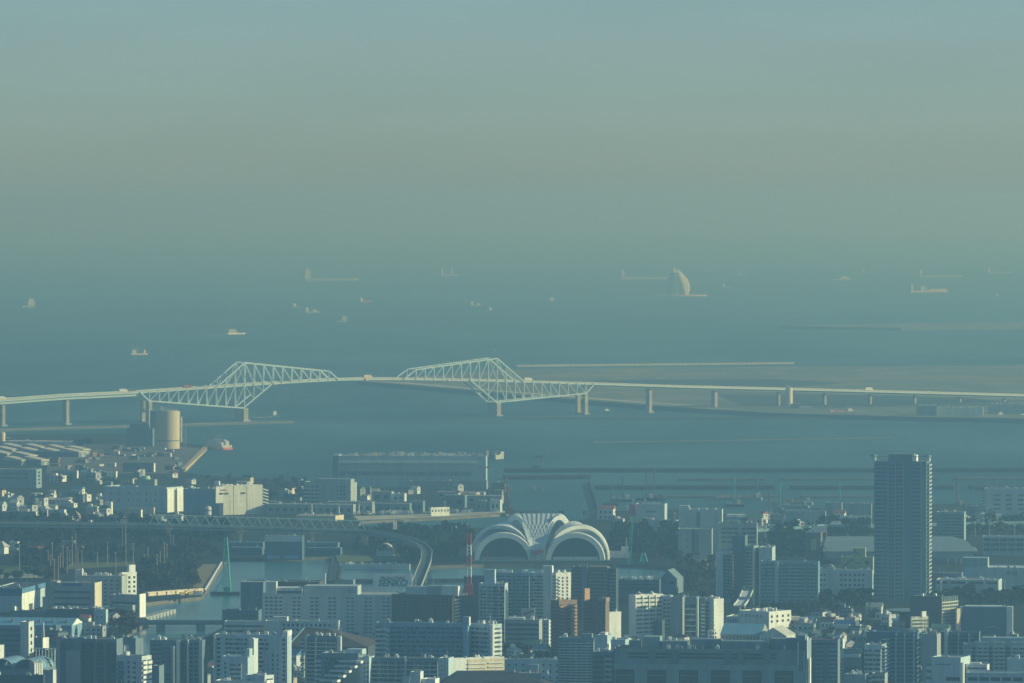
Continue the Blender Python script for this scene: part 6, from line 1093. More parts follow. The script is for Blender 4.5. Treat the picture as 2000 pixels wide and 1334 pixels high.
for dx in (-3.2, 3.2):
    MB().cyl(dx*k, 0, -.5, 44*k, .6, .4, 8).build('mast', W('pole_brown', (.34, .30, .24)), fl); q = MB()
    for i in range(3):
        for j in range(2): q.box(dx*k-1.6+j*1.8, dx*k-.4+j*1.8, -.5, .4, 44.05*k+i*1.5, 44.05*k+i*1.5+1.1)
    q.build('lamp_cluster', WHITEP, fl)
for i, (x, yt, yb) in enumerate(((609, 984, 1006), (662, 989, 1012), (701, 985, 1004), (731, 984, 1004), (724, 950, 978), (883, 1030, 1052), (891, 1028, 1054), (160, 957, 976), (769, 1016, 1050), (773, 1018, 1052))):
    P = G(x, yb, LZ); o = thing('white_post', 'thin white lit post standing by the port depots and viaduct', 'post', P, 0, 'thin white posts'); MB().cyl(0, 0, -.5, D(x, yt, P.y).z-LZ, .7, .5, 8).build('shaft', WHITE, o); MB().box(-.9, .9, -.5, .5, D(x, yt, P.y).z-LZ+.01, D(x, yt, P.y).z-LZ+.8).build('lamp_head', PALE, o)
# ---------------------------------------------------------------- ships and boats
def ship(label, x0, x1, y, hh, hull, house=None, cat='ship', masts=(), cargo=(), flip=False, name='cargo_ship', beam=None, wake=False):
    """x0,x1 waterline ends in photo pixels (bow right unless flipped); hh hull height px; house=(from,to,height px,material)"""
    P = G((x0+x1)/2, y, 0); k = P.y/FPX; L_ = (x1-x0)*k*1.16; o = thing(name, label, cat, P, R(-32 if flip else 32)*(-1 if flip else 1)); Bm = beam or max(3, L_*.16); s_ = -1 if flip else 1; H = hh*k*.75
    pl = [(-L_/2, -Bm/2), (L_*.36, -Bm/2), (L_*.5, 0), (L_*.36, Bm/2), (-L_/2, Bm/2)]; top = [(-L_*.505, -Bm/2), (L_*.38, -Bm/2), (L_*.53, 0), (L_*.38, Bm/2), (-L_*.505, Bm/2)]
    if flip: pl = [(-a, c) for a, c in reversed(pl)]; top = [(-a, c) for a, c in reversed(top)]
    MB().prism(pl, -.3, H, top).build('hull', hull, o)
    if house:
        for (f0, f1, h_, m_) in house: a_, c_ = sorted((s_*(f0-.5)*L_, s_*(f1-.5)*L_)); MB().box(a_, c_, -Bm*.4, Bm*.4, H+.01, H+h_*k).box(a_+(c_-a_)*.2, c_-(c_-a_)*.2, -Bm*.3, Bm*.3, H+h_*k+.01, H+h_*k*1.25).build('deckhouse', m_, o)
    for (f, h_) in masts: xx = s_*(f-.5)*L_; MB().bar((xx, 0, H+.01), (xx, 0, H+h_*k), .3*k, .2*k).build('mast', CREAM, o)
    for (f0, f1, h_, m_) in cargo: a_, c_ = sorted((s_*(f0-.5)*L_, s_*(f1-.5)*L_)); MB().box(a_, c_, -Bm*.42, Bm*.42, H+.01, H+h_*k).build('cargo', m_, o)
    if wake:
        w_ = MB().prism([(-L_*.4, -Bm), (L_*.5, -Bm*.6), (L_*.6, 0), (L_*.5, Bm*.6), (-L_*.4, Bm), (-L_*1.6, Bm*2.4), (-L_*2.4, 0), (-L_*1.6, -Bm*2.4)], .02, .12); w_.build('bow_wave', M('foam', (.6, .66, .66), .9, .1, .2), o)
    return o
RUSTH = W('hull_red', (.45, .17, .12)); DH = W('hull_dark', (.16, .22, .26)); LH = W('hull_pale', (.25, .30, .31)); CRM = W('superstructure', (.43, .47, .46))
ship('faint long pale freighter far out above the left truss', 592, 700, 548, 6, LH, [(0, .1, 15, CRM)], masts=((.95, 9),))
ship('faint freighter with two bright deckhouses far out above the bridge middle', 860, 895, 539, 4, LH, [(.02, .12, 12, CRM), (.55, .64, 12, CRM)], masts=((.3, 16),))
ship('faint long freighter directly left of the sail shaped towers', 1207, 1305, 545, 5, LH, [(.02, .08, 11, CRM)], masts=((.05, 16),))
ship('long pale freighter at the far right with a single stern deckhouse', 1790, 1880, 541, 4, LH, [(.0, .05, 10, CRM)], masts=((.98, 7),))
ship('reddish container ship with two white stacks of boxes at the far right', 1772, 1852, 571, 5, W('hull_rose', (.50, .40, .34)), [(.03, .08, 12, CRM)], cargo=((.28, .37, 8, CRM), (.38, .44, 8, LH), (.5, .95, 3, W('cargo_rose', (.50, .42, .36)))), name='container_ship')
ship('low pale ferry far out right of the sail shaped towers', 1620, 1664, 547, 3, LH, [(.45, .85, 4, CRM)], name='ferry')
ship('tiny far freighter with its deckhouse at left, upper right', 1683, 1706, 532, 2, LH, [(.05, .15, 5, CRM)])
ship('farthest faint ship at the upper right edge of the sea', 1926, 1978, 533, 2.5, LH, [(.0, .1, 7, CRM)])
ship('boxy white carrier ship seen end on at the far left', 43, 68, 601, 6, LH, [(.45, .95, 11, CRM)], name='carrier_ship')
ship('fast white ferry with a foaming wake above the left truss', 444, 478, 653, 4, WHITE, [(.05, .5, 6, CRM)], flip=False, name='ferry', wake=True, masts=((.1, 13),))
ship('barge carrying four tall masts above the left approach of the bridge', 255, 288, 693, 4, W('hull_tan', (.50, .46, .38)), [(.08, .3, 6, CRM), (.74, .86, 5, W('cabin_orange', (.7, .45, .25)))], masts=((.1, 20), (.36, 16), (.48, 16), (.8, 18)), name='work_barge')
ship('small grey coaster with a white bow house left of the larger white coaster', 571, 592, 600, 2, DH, [(.02, .35, 5, CRM)], masts=((.02, 9),), name='coaster')
ship('white coaster with a mast amidships between the two piers, far out', 596, 624, 611, 4, LH, [(.0, .2, 7, CRM)], masts=((.5, 14),), cargo=((.5, .75, 3, W('cargo_tan', (.5, .42, .32))),), name='coaster')
ship('dark coaster seen end on with sunlit right side', 655, 677, 629, 4, DH, [(.45, .95, 7, LH)], masts=((.6, 16), (.9, 9)), name='coaster', beam=18)
ship('small red hulled coaster far out above the bridge middle', 703, 725, 590, 3, RUSTH, [(.02, .22, 5, W('pink_house', (.8, .55, .45)))], masts=((.02, 10),), name='coaster')
ship('small white coaster far out, left of the tiny pink boat', 919, 940, 597, 2.5, LH, [(.0, .2, 6, CRM), (.6, .8, 3, CRM)], name='coaster')
ship('tiny bright pinkish boat far out above the right truss', 954, 961, 605, 2, W('boat_pink', (.8, .6, .5)), [(.2, .8, 3, CRM)], cat='boat', name='small_boat')
ship('small white fishing boat with a faint wake left of the sail shaped towers', 1072, 1083, 588, 2.5, LH, [(.1, .8, 4, CRM)], cat='boat', name='small_boat')
ship('small far coaster right of the sail shaped towers', 1409, 1431, 561, 2, LH, [(.08, .22, 6, CRM)], name='coaster')
ship('tiny far white boat at the right', 1945, 1950, 579, 2, LH, [(.2, .8, 2, CRM)], cat='boat', name='small_boat')
ship('faint tiny ship on the horizon right of the sail shaped towers', 1441, 1460, 538, 2, LH, [(.1, .2, 5, CRM)])
sbt = thing('sailing_boat', 'tiny sailing boat with a pale sail just above the right truss peak', 'boat', G(966, 685, 0)); k = sbt.location.y/FPX; MB().prism([(-3*k, -2), (3*k, -2), (4*k, 0), (3*k, 2), (-3*k, 2)], -.2, 1.2*k).build('hull', WHITE, sbt); MB().yprism([(-2*k, 1.4*k), (1.5*k, 1.4*k), (-1*k, 8*k)], -.3, .3).build('sail', CRM, sbt); MB().bar((-1*k, .5, 1.2*k), (-1*k, .5, 9*k), .3).build('mast', PALE, sbt)
o = ship('orange bottomed white tanker seen stern on at the silo quay', 414, 435, 877, 12, W('tanker_white', (.66, .62, .54)), [(.5, .8, 8, PALE), (.1, .3, 5, PALE)], masts=((.55, 24), (.85, 20), (.3, 16)), name='tanker', beam=60); MB().box(-11.2*o.location.y/FPX, 10.2*o.location.y/FPX, -31, 31, -.2, 4.2*o.location.y/FPX).build('orange_waterline', W('boot_orange', (.70, .20, .13)), o)
ship('dark tug with a tall white mast and wake right of the left bridge pier', 524, 545, 815, 3, DH, [(.45, .75, 8, PALE)], masts=((.5, 18),), name='tug', wake=True)
ship('red and blue derrick ship moored at the landfill island, right', 1612, 1668, 812, 4, W('derrick_blue', (.12, .30, .46)), [(.75, .95, 9, CRM), (.1, .3, 6, W('derrick_red', (.55, .20, .18)))], masts=((.15, 18), (.35, 14), (.88, 16)), cargo=((.32, .7, 6, W('derrick_rust', (.50, .32, .26))),), name='derrick_ship')
ship('small white launch left of the breakwater, right of the right truss pier', 1180, 1190, 802, 2, WHITE, [(.2, .7, 2, CRM)], cat='boat', name='small_boat')
ship('low white ferry moored at the right edge below the landfill', 1905, 1960, 819, 5, DH, [(.8, .98, 8, CRM), (.1, .8, 4, W('ferry_cabin', (.45, .46, .40)))], name='ferry')
ship('second moored vessel cut by the right edge with cream deckhouse', 1968, 2012, 819, 4, DH, [(.5, .8, 6, CRM)], name='ferry')
ship('yellow flagged white workboat on the autumn canal, lower left', 350, 372, 1172, 3, W('work_yellow', (.62, .42, .16)), [(.3, .6, 3, CRM)], cat='boat', name='workboat')
ship('small dark workboat under the cream stone retaining wall', 316, 336, 1174, 2.5, DH, [(.2, .5, 3, CRM)], cat='boat', name='workboat')
for x, y, lab in ((1051, 893, 'upper dark oyster raft in the bay right of the vast port warehouse'), (1047, 913, 'lower dark oyster raft just above the long dark breakwater')):
    P = G(x, y, 0); k = P.y/FPX; o = thing('raft', lab, 'raft', P); MB().box(-8*k, 8*k, -14, 14, -.2, 2.0).build('float', BLACKW, o); q = MB()
    for i in range(5): q.box(-8*k+i*3.4*k, -7*k+i*3.4*k, -13, 13, 2.01, 4.4)
    q.build('rack', SLATE, o)
for x, y in ((1070, 885), (1066, 893), (1060, 907), (1043, 957), (1059, 957), (1876, 881), (1177, 826), (605, 832)):
    P = G(x, y, 0); o = thing('buoy', 'tiny dark buoy floating alone in the bay', 'buoy', P, 0, 'buoys in the bay'); MB().cyl(0, 0, -.3, 2.2, 1.6, .9, 10).build('float', DSTEEL, o); MB().cyl(0, 0, 2.21, 4.6, .35, .3, 6).build('marker', rnd.choice((REDP, PALE)), o)
for x, y, L_, m, lab in ((1438, 977, 96, W('brown_barge', (.20, .15, .12)), 'long brown cargo barge in the harbour behind the blank grey block'), (1545, 986, 80, W('brown_barge', (.20, .15, .12)), 'brown roofed barge in the harbour left of the white striped platform roof'), (1545, 993, 66, DH, 'dark barge just in front of the brown roofed barge'), (1502, 1010, 66, DH, 'dark barge with a heap of gravel by the port shed'), (1205, 1002, 48, DH, 'dark barge with stacked gear left of the red pylon')):
    P = G(x, y, 0); k = P.y/FPX; o = thing('cargo_barge', lab, 'barge', P); h_ = L_/2*k; MB().prism([(-h_, -7), (h_, -7), (h_+2, 0), (h_, 7), (-h_, 7)], -.3, 3.4).build('hull', DH, o); q = MB(); n = 7
    for i in range(n): xx = -h_*.85+1.5*h_*i/n; q.hexa([(xx, -5, 3.41), (xx+h_*.2, -5, 3.41), (xx+h_*.2, 5, 3.41), (xx, 5, 3.41), (xx+h_*.04, -3, 4.5+rnd.uniform(.5, 3)), (xx+h_*.16, -3, 4.5+rnd.uniform(.5, 3)), (xx+h_*.16, 3, 5), (xx+h_*.04, 3, 5)])
    q.build('cargo_heap', m, o); MB().box(h_*.78, h_*.94, -4, 4, 3.41, 8).build('deck_house', rnd.choice((PALE, RUST)), o)

fr = random.Random(5); q = MB()
for i in range(150):
    x = fr.uniform(0, 2000); y = fr.choice((fr.uniform(650, 735), fr.uniform(840, 905), fr.uniform(730, 800)))
    if (y > 705 and x > 690) or (y > 815 and x < 640): continue
    P = G(x, y, .1); L_ = fr.uniform(4, 15); W_ = fr.uniform(1.5, 5); n = len(q.v); q.v += [(P.x-L_, P.y, .1), (P.x, P.y-W_, .1), (P.x+L_, P.y, .1), (P.x, P.y+W_, .1)]; q.f.append((n, n+1, n+2, n+3))
tag(q.build('whitecaps', M('foam', (.6, .66, .66), .9, .1, .2)), 'scattered tiny whitecaps on the open bay', 'whitecaps', None, 'stuff')
# ---------------------------------------------------------------- trees
def leaf_mat(name, c):
    return M(name, c, .85, .45, .35, 0, .15, 0, .25)
LEAFS = [leaf_mat('dark_evergreen_leaves', (.016, .030, .020)), leaf_mat('green_leaves', (.028, .046, .022)), leaf_mat('autumn_leaves', (.075, .058, .034)), leaf_mat('olive_leaves', (.055, .062, .026)), leaf_mat('pine_needles', (.011, .024, .022))]
BARK = M('bark', (.09, .07, .05), .9, .2, .5)
def crown_mesh(seed, shape, m, n=380):
    r = random.Random(seed); b = MB(); lumps = []
    for i in range(9 if shape != 'cone' else 7):
        if shape == 'cone': z = .25+.11*i; rad = .34*(1.08-z); lumps.append((r.uniform(-.06, .06), r.uniform(-.06, .06), z, rad+.05, .10))
        else:
            a_ = r.uniform(0, 6.28); d_ = r.uniform(.05, .30 if shape == 'round' else .22); lumps.append((math.cos(a_)*d_, math.sin(a_)*d_, r.uniform(.38, .86), r.uniform(.13, .24), r.uniform(.10, .19)))
    for i in range(n):
        L_ = r.choice(lumps); th = r.uniform(0, 6.28); ph = math.acos(r.uniform(-1, 1)); q = r.uniform(.6, 1.08)
        c = Vector((L_[0]+L_[3]*q*math.sin(ph)*math.cos(th), L_[1]+L_[3]*q*math.sin(ph)*math.sin(th), L_[2]+L_[4]*q*math.cos(ph)))
        nrm = Vector((r.gauss(0, 1), r.gauss(0, 1), r.gauss(.4, 1))).normalized(); u = nrm.orthogonal().normalized(); v = nrm.cross(u); s_ = r.uniform(.045, .095)
        k = len(b.v); b.v += [tuple(c+u*s_), tuple(c+v*s_*.8), tuple(c-u*s_), tuple(c-v*s_*.8)]; b.f.append((k, k+1, k+2, k+3))
    return b.mesh('crown', m)
trunk_me = MB().cyl(0, 0, -.03, .42, .028, .016, 7).bar((0, 0, .36), (.16, .05, .62), .013, .006, 5).bar((0, 0, .38), (-.13, .1, .60), .012, .006, 5).bar((0, 0, .40), (.02, -.15, .66), .011, .005, 5).mesh('trunk', BARK)
SH = ['round', 'round', 'round', 'tall', 'cone']
CROWNS = {}
def tree(kind, px, py, hm, label, group, wid=1.0):
    key = (kind, rnd.randrange(4))
    if key not in CROWNS: CROWNS[key] = crown_mesh(kind*10+key[1]+5, 'cone' if kind == 4 else rnd.choice(('round', 'round', 'tall')), LEAFS[kind])
    P = G(px, py, LZ); o = thing(('evergreen_tree', 'broadleaf_tree', 'autumn_tree', 'broadleaf_tree', 'pine_tree')[kind], label, 'tree', P, rnd.uniform(0, 6.28), group)
    put('trunk', trunk_me, o); put('crown', CROWNS[key], o); s_ = hm*rnd.uniform(.8, 1.2); o.scale = (s_*wid, s_*wid, s_)
def blocked(P, m=1.0):
    for (x, y, r, w_, d_, A) in _foot:
        dx, dy = P.x-x, P.y-y
        if dx*dx+dy*dy < (r+m)**2:
            lx_ = dx*math.cos(A)-dy*math.sin(A); ly_ = dx*math.sin(A)+dy*math.cos(A)
            if abs(lx_) < w_/2+m and abs(ly_) < d_/2+m: return True
    return False
def grove(n, x0, x1, y0, y1, kinds, hm, label, wid=1.0):
    i = t = 0
    while i < n and t < n*20:
        t += 1; x, y = rnd.uniform(x0, x1), rnd.uniform(y0, y1)
        if blocked(G(x, y, LZ), 2): continue
        tree(rnd.choice(kinds), x, y, hm, label, label, wid); i += 1
grove(44, -5, 445, 1040, 1062, (0, 0, 1, 0), 15, 'dark tree in the wooded park belt below the green railway truss', 1.25)
grove(12, 35, 110, 1086, 1112, (0, 0, 1), 15, 'dark tree clump beside the sports ground lawn', 1.2)
grove(16, 130, 260, 1082, 1100, (0, 1, 0), 12, 'dark tree among the slim net poles of the practice ground', 1.1)
grove(9, 70, 130, 1112, 1140, (2, 0, 2), 11, 'brownish tree behind the grey factory at left', 1.1)
grove(8, 0, 90, 1124, 1135, (0, 1), 9, 'low dark tree behind the blue banded depot hall', 1.3)
grove(32, 262, 392, 1118, 1158, (2, 2, 0, 2, 3), 14, 'brown autumn tree on the bank left of the pale slanted quay', 1.2)
grove(14, 330, 428, 1070, 1102, (2, 0, 3), 13, 'bare looking tree above the dry grass bank', 1.2)
grove(22, 846, 925, 1040, 1098, (0, 0, 1), 13, 'dark tree left of the swimming centre', 1.3)
grove(18, 716, 840, 1044, 1078, (0, 0, 4), 12, 'dark tree behind the curved railway viaduct', 1.3)
grove(30, 1196, 1326, 1048, 1086, (4, 4, 0, 0), 17, 'dark pine in the wood right of the swimming centre', 1.1)
grove(6, 1240, 1330, 1092, 1104, (2, 0), 13, 'brownish tree at the foot of the pine wood by the canal', 1.2)
grove(12, 1328, 1396, 1108, 1168, (2, 0, 3), 12, 'dark tree on the autumn bank left of the slim sparkling tower', 1.2)
grove(16, 1505, 1572, 1050, 1094, (0, 4), 16, 'dark tree in the wood behind the wide blue banded slab', 1.2)
grove(9, 1606, 1700, 1040, 1052, (0, 4), 13, 'dark tree under the white striped platform roof', 1.3)
grove(9, 1890, 2000, 1030, 1046, (0, 3), 14, 'olive tree left of the two storey blue office at the right edge', 1.3)
grove(20, 1830, 2005, 1170, 1184, (0, 1, 3), 13, 'rounded tree in front of the logistics buildings at right', 1.3)
grove(12, 1602, 1700, 1178, 1192, (0, 3, 0), 15, 'rounded tree in front of the square windowed pale building', 1.3)
grove(11, 1486, 1600, 1194, 1206, (0, 1), 9, 'low dark tree at the foot of the wide blue banded slab', 1.2)
grove(9, 1732, 1796, 1352, 1400, (1, 3, 0), 15, 'big dark tree in front of the wide dark blue block, lower right', 1.2)
grove(7, 990, 1075, 1278, 1306, (0, 1), 9, 'small dark tree on the lot below the grey ribbon windowed office', 1.1)
grove(6, 212, 262, 1218, 1240, (2, 2), 13, 'reddish brown tree at the canal corner, lower left', 1.2)
grove(9, 345, 470, 1262, 1296, (0, 2), 12, 'dark tree on the canal bank behind the paired window apartment block', 1.3)
grove(6, 80, 112, 1290, 1318, (1, 0), 10, 'green tree between the arched canopy and the dark apartment block', 1.2)
grove(3, 150, 172, 876, 880, (0,), 15, 'dark bushy tree at the left end of the silo yard', 1.6)
grove(9, 530, 592, 965, 985, (0,), 12, 'dark tree right of the zigzag stairs of the sunlit white building', 1.3)
grove(12, 0, 200, 1022, 1034, (0, 0, 1), 9, 'dark shrubby tree along the railway embankment at left', 1.6)
def wood(name, label, rects, m, hm, seed):
    r = random.Random(seed); b = MB()
    for (n, x0, x1, y0, y1) in rects:
        i = t = 0
        while i < n and t < n*8:
            t += 1; P = G(r.uniform(x0, x1), r.uniform(y0, y1), LZ)
            if blocked(P, 1): continue
            i += 1; h_ = hm*r.uniform(.7, 1.15); lumps = [(r.uniform(-.24, .24), r.uniform(-.24, .24), r.uniform(.3, .85), r.uniform(.16, .26)) for k in range(6)]
            for k in range(100):
                L_ = r.choice(lumps); d = Vector((r.gauss(0, 1), r.gauss(0, 1), r.gauss(0, 1))).normalized()*L_[3]*r.uniform(.6, 1.1); c = P+Vector((L_[0], L_[1], L_[2]))*h_+d*h_
                nrm = Vector((r.gauss(0, 1), r.gauss(0, 1), r.gauss(.4, 1))).normalized(); u = nrm.orthogonal().normalized(); v = nrm.cross(u); s_ = r.uniform(.07, .13)*h_; k0 = len(b.v)
                b.v += [tuple(c+u*s_), tuple(c+v*s_*.8), tuple(c-u*s_), tuple(c-v*s_*.8)]; b.f.append((k0, k0+1, k0+2, k0+3))
    return tag(b.build(name, m), label, 'woodland', None, 'stuff')
wood('park_woodland', 'dark mass of trees in the park belt below the green railway truss', ((150, -5, 445, 1036, 1064), (20, 35, 115, 1086, 1112), (24, 125, 260, 1082, 1098), (30, 270, 400, 1066, 1116), (30, 0, 290, 1020, 1034)), LEAFS[0], 13, 11)
wood('canal_woodland', 'dark mass of trees around the viaduct and swimming centre', ((40, 846, 920, 1036, 1096), (50, 700, 845, 1036, 1080), (20, 780, 850, 1086, 1100)), LEAFS[0], 12, 12)
wood('pine_woodland', 'dark mass of pines right of the swimming centre', ((90, 1196, 1326, 1044, 1088), (36, 1500, 1596, 1046, 1096), (26, 1600, 1702, 1034, 1054), (20, 1885, 2000, 1026, 1046)), LEAFS[4], 15, 13)
wood('shore_woodland', 'dark trees along the shore right of the silo yard', ((34, 400, 600, 938, 980), (14, 100, 240, 926, 952)), LEAFS[0], 10, 16)
wood('autumn_woodland', 'brownish mass of bare trees on the canal banks', ((50, 262, 390, 1112, 1160), (30, 1326, 1398, 1104, 1170), (14, 215, 262, 1214, 1246)), LEAFS[2], 11, 14)
wood('street_trees', 'low mass of street trees in front of the right hand buildings', ((40, 1830, 2005, 1168, 1188), (30, 1600, 1704, 1176, 1196), (24, 1480, 1600, 1192, 1210), (26, 985, 1078, 1276, 1308), (20, 345, 475, 1258, 1298), (16, 1720, 1800, 1340, 1400), (20, 1600, 1780, 1200, 1262), (12, 60, 112, 1284, 1320)), LEAFS[1], 9, 15)
# ---------------------------------------------------------------- small houses
HP = {}
def house_proto(key, w_, r_, flat=False):
    o = thing('house', '', 'house', (0, 0, 0), 0); MB().box(-4.5, 4.5, -3.6, 3.6, -.5, 6.2).build('wall', w_, o)
    if flat:
        MB().box(-4.6, 4.6, -3.7, 3.7, 6.21, 6.9).build('roof', r_, o); MB().box(-3.6, -.6, -1.2, 2.2, 6.91, 9.2).build('stair_head', w_, o); MB().box(1.2, 2.6, -1, .6, 6.91, 7.9).build('roof_unit', PALE, o)
    else: MB().xprism([(-4.1, 6.21), (4.1, 6.21), (0, 8.4)], -4.9, 4.9).build('roof', r_, o)
    for x in (-2.5, 0.2, 2.6):
        for z in (1.0, 3.9): put('window', win_mesh(1.3, 1.2), o, (x, -3.6, z))
    MB().box(4.51, 4.6, -.7, .7, 3.6, 5.0).build('side_window', GLASS, o); HP[key] = o
    return o
HK = {'white walled house with a grey roof': (WHITE, ROOF), 'cream walled house with a brown roof': (CREAM, BRROOF), 'pale house with a dark roof': (PALE, DROOF), 'white house with a blue metal roof': (WHITE, BROOF), 'tan house with a pale roof': (W('tan_house', (.50, .38, .26)), LROOF), 'grey house with a dull green roof': (GREY, GREEN), 'pale house with a light roof': (PALE, LROOF), 'white house with a dull red roof': (WHITE, PINK), 'white flat roofed little block': (WHITE, LROOF, True), 'grey flat roofed little block': (GREY, ROOF, True), 'pale flat roofed little block': (PALE, LROOF, True), 'slate flat roofed little block': (SLATE, DROOF, True), 'bluish flat roofed little block': (BLUEW, ROOF, True)}
def houses(n, x0, x1, y0, y1, where, sc=(.8, 1.3), keys=None):
    i = t = 0
    while i < n and t < n*25:
        t += 1; x, y = rnd.uniform(x0, x1), rnd.uniform(y0, y1); P = G(x, y, LZ)
        if blocked(P, 5): continue
        k_ = rnd.choice(keys or list(HK)); lab = k_+' '+where; s_ = rnd.uniform(*sc); A_ = rnd.choice((14, 30, 55))+rnd.uniform(-4, 4)
        if k_ not in HP: o = house_proto(k_, *HK[k_]); o.location = P; o.rotation_euler = (0, 0, -R(A_))
        else: o = copy_thing(HP[k_], P, -R(A_))
        o['label'] = lab; o['group'] = 'houses: '+lab; z_ = rnd.choice((.6, .8, 1.0, 1.4)); o.scale = (s_*rnd.uniform(.8, 1.5), s_, s_*z_); _foot.append((P.x, P.y, 7*s_, 11*s_, 8*s_, R(A_))); i += 1
houses(34, 1600, 1770, 1206, 1266, 'in the low neighbourhood below the tall tower')
houses(14, 1545, 1660, 1222, 1252, 'between the white low buildings and the dull complex')
houses(36, -5, 200, 962, 1014, 'among the sheds at the left')
houses(14, 100, 420, 1006, 1022, 'along the left end of the green railway truss', (.7, 1.1))
houses(10, 1760, 1990, 1238, 1256, 'beside the dark blue block with white end fins', (.8, 1.2))
houses(9, 70, 245, 1222, 1262, 'by the blue roofed shed at lower left', (.9, 1.4))
houses(8, 990, 1085, 1276, 1300, 'on the lots below the grey ribbon windowed office', (.8, 1.1))
houses(12, 1330, 1520, 1030, 1040, 'in the port behind the five storey grey office', (.9, 1.4), ['pale house with a dark roof', 'grey house with a dull green roof'])
houses(8, 545, 600, 1300, 1345, 'in the gap right of the blue grey block', (.9, 1.3))
houses(14, 1640, 1800, 1290, 1345, 'between the blue blocks at the lower right', (1.0, 1.5))
houses(10, 1180, 1235, 1258, 1275, 'at the foot of the blank white box building', (.8, 1.2))
houses(10, 1290, 1420, 1258, 1280, 'behind the plant rooms of the dull complex', (.8, 1.2))
houses(16, 372, 600, 942, 984, 'on the shore right of the silo yard quay', (.8, 1.4))
houses(12, 95, 350, 926, 948, 'in front of the silo yard', (.8, 1.4))
houses(14, 1180, 1330, 1010, 1042, 'in the port beside the red pylon', (.8, 1.4))
houses(12, 1482, 1640, 1016, 1036, 'in the port along the elevated expressway', (.9, 1.5))
houses(8, 1888, 2000, 1014, 1030, 'under the expressway at the right edge', (.9, 1.4))
houses(10, 700, 980, 955, 985, 'among the quay sheds behind the parked vehicles', (.8, 1.3))
houses(10, 268, 440, 1310, 1345, 'among the apartment blocks at lower left', (.9, 1.3))
# ---------------------------------------------------------------- vehicles and yard goods
VP = {}
def vehicle(kind, colour, P, rz, label, group):
    k = (kind, colour.name)
    if k not in VP:
        if kind == 'truck': me = MB().box(-1.25, 1.25, -5, 2.8, .6, 3.7).box(-1.2, 1.2, 2.9, 4.8, .5, 2.9).box(-1.2, 1.2, -4.6, -3.4, 0, .59).box(-1.2, 1.2, 2.8, 3.8, 0, .49)
        else: me = MB().hexa([(-.9, -2.2, .3), (.9, -2.2, .3), (.9, 2.2, .3), (-.9, 2.2, .3), (-.88, -2.15, .95), (.88, -2.15, .95), (.88, 2.15, .85), (-.88, 2.15, .85)]).hexa([(-.85, -1.9, .96), (.85, -1.9, .96), (.85, 1.0, .96), (-.85, 1.0, .96), (-.7, -1.5, 1.5), (.7, -1.5, 1.5), (.7, .4, 1.5), (-.7, .4, 1.5)]).box(-.85, .85, -1.7, -1.1, 0, .29).box(-.85, .85, 1.1, 1.7, 0, .29)
        VP[k] = me.mesh(kind, colour)
    o = bpy.data.objects.new('parked_car' if kind == 'car' else 'truck', VP[k]); C.objects.link(o); o.location = P; o.rotation_euler = (0, 0, rz)
    return tag(o, label, kind, group)
CARC = [WHITEP, WHITEP, WHITEP, PALE, W('car_blue', (.10, .22, .40)), DSTEEL, REDP]
q = ''
for i in range(62):
    x = 690+rnd.choice((0, 1))*rnd.uniform(0, 190)+rnd.uniform(0, 120); x = min(x, 985); y = 1005.5-(x-690)*.018+rnd.uniform(-2.2, .6); P = G(x, y, LZ+.08)
    if blocked(P, .5): continue
    big = rnd.random() < .35; vehicle('truck' if big else 'car', rnd.choice(CARC if not big else (WHITEP, WHITEP, PALE)), P, R(rnd.choice((0, 5, 90, 85))), ('truck' if big else 'car')+' parked in the bright rows along the sandy bank', 'vehicles parked along the sandy bank')
for i in range(34):
    X = rnd.uniform(-.47, .47)*PARK.w; Y = rnd.choice((-.35, -.1, .15, .38))*PARK.d; A_ = PARK.root.rotation_euler.z; p = PARK.root.location+Vector((X*math.cos(A_)-Y*math.sin(A_), X*math.sin(A_)+Y*math.cos(A_), PARK.h+.13)); vehicle('car', rnd.choice(CARC), p, A_+R(rnd.choice((0, 90))), 'car parked on the long dark rooftop car park', 'cars on the rooftop car park')
for px, kind, m, lane, lab in ((5, 'truck', WHITEP, 4, 'white truck on the bridge at the left edge'), (199, 'car', PALE, 4, 'pale van on the left approach of the truss bridge'), (243, 'truck', WHITEP, 4, 'white box truck just before the left truss'), (262, 'truck', DSTEEL, 8, 'dark truck just before the left truss'), (369, 'truck', W('dull_truck_red', (.30, .10, .08)), 5, 'red truck inside the left truss of the bridge'), (674, 'car', WHITEP, 6, 'white car just right of the left truss end'), (722, 'truck', CREAM, 6, 'cream truck at the middle of the bridge between the trusses'), (1034, 'truck', WHITEP, 4, 'long white truck just right of the right truss peak'), (1391, 'car', WHITEP, 5, 'white car on the right approach viaduct, left of the landfill silo'), (1700, 'truck', WHITEP, 5, 'white truck far along the right approach viaduct'), (1818, 'car', WHITEP, 5, 'white car farthest right on the approach viaduct')):
    o = vehicle(kind, m, on_bridge(px, lane), TH-R(90), lab, 'vehicles on the truss bridge')
    o.scale = (1.3, 1.5, 1.5)
for x, y, m, lab in ((1488, 1032, WHITEP, 'left white truck on the elevated expressway'), (1512, 1031, PALE, 'second pale truck on the elevated expressway'), (1574, 1027, WHITEP, 'white truck on the expressway near the flat port warehouse'), (1632, 1025, WHITEP, 'white truck on the expressway left of the tall tower'), (1926, 1022, WHITEP, 'white truck on the expressway at the far right')):
    Y_ = interp([(1476, 1058), (1540, 1053), (1610, 1047), (1700, 1047), (1900, 1042), (2100, 1038)], x); P = G(x, Y_, LZ); P.y += 5; P.z = LZ+interp([(1476, 12), (1540, 12), (1610, 11.5), (1700, 11), (2100, 11)], x)+.05; vehicle('truck', m, P, R(82), lab, 'trucks on the expressway')
lamp = None
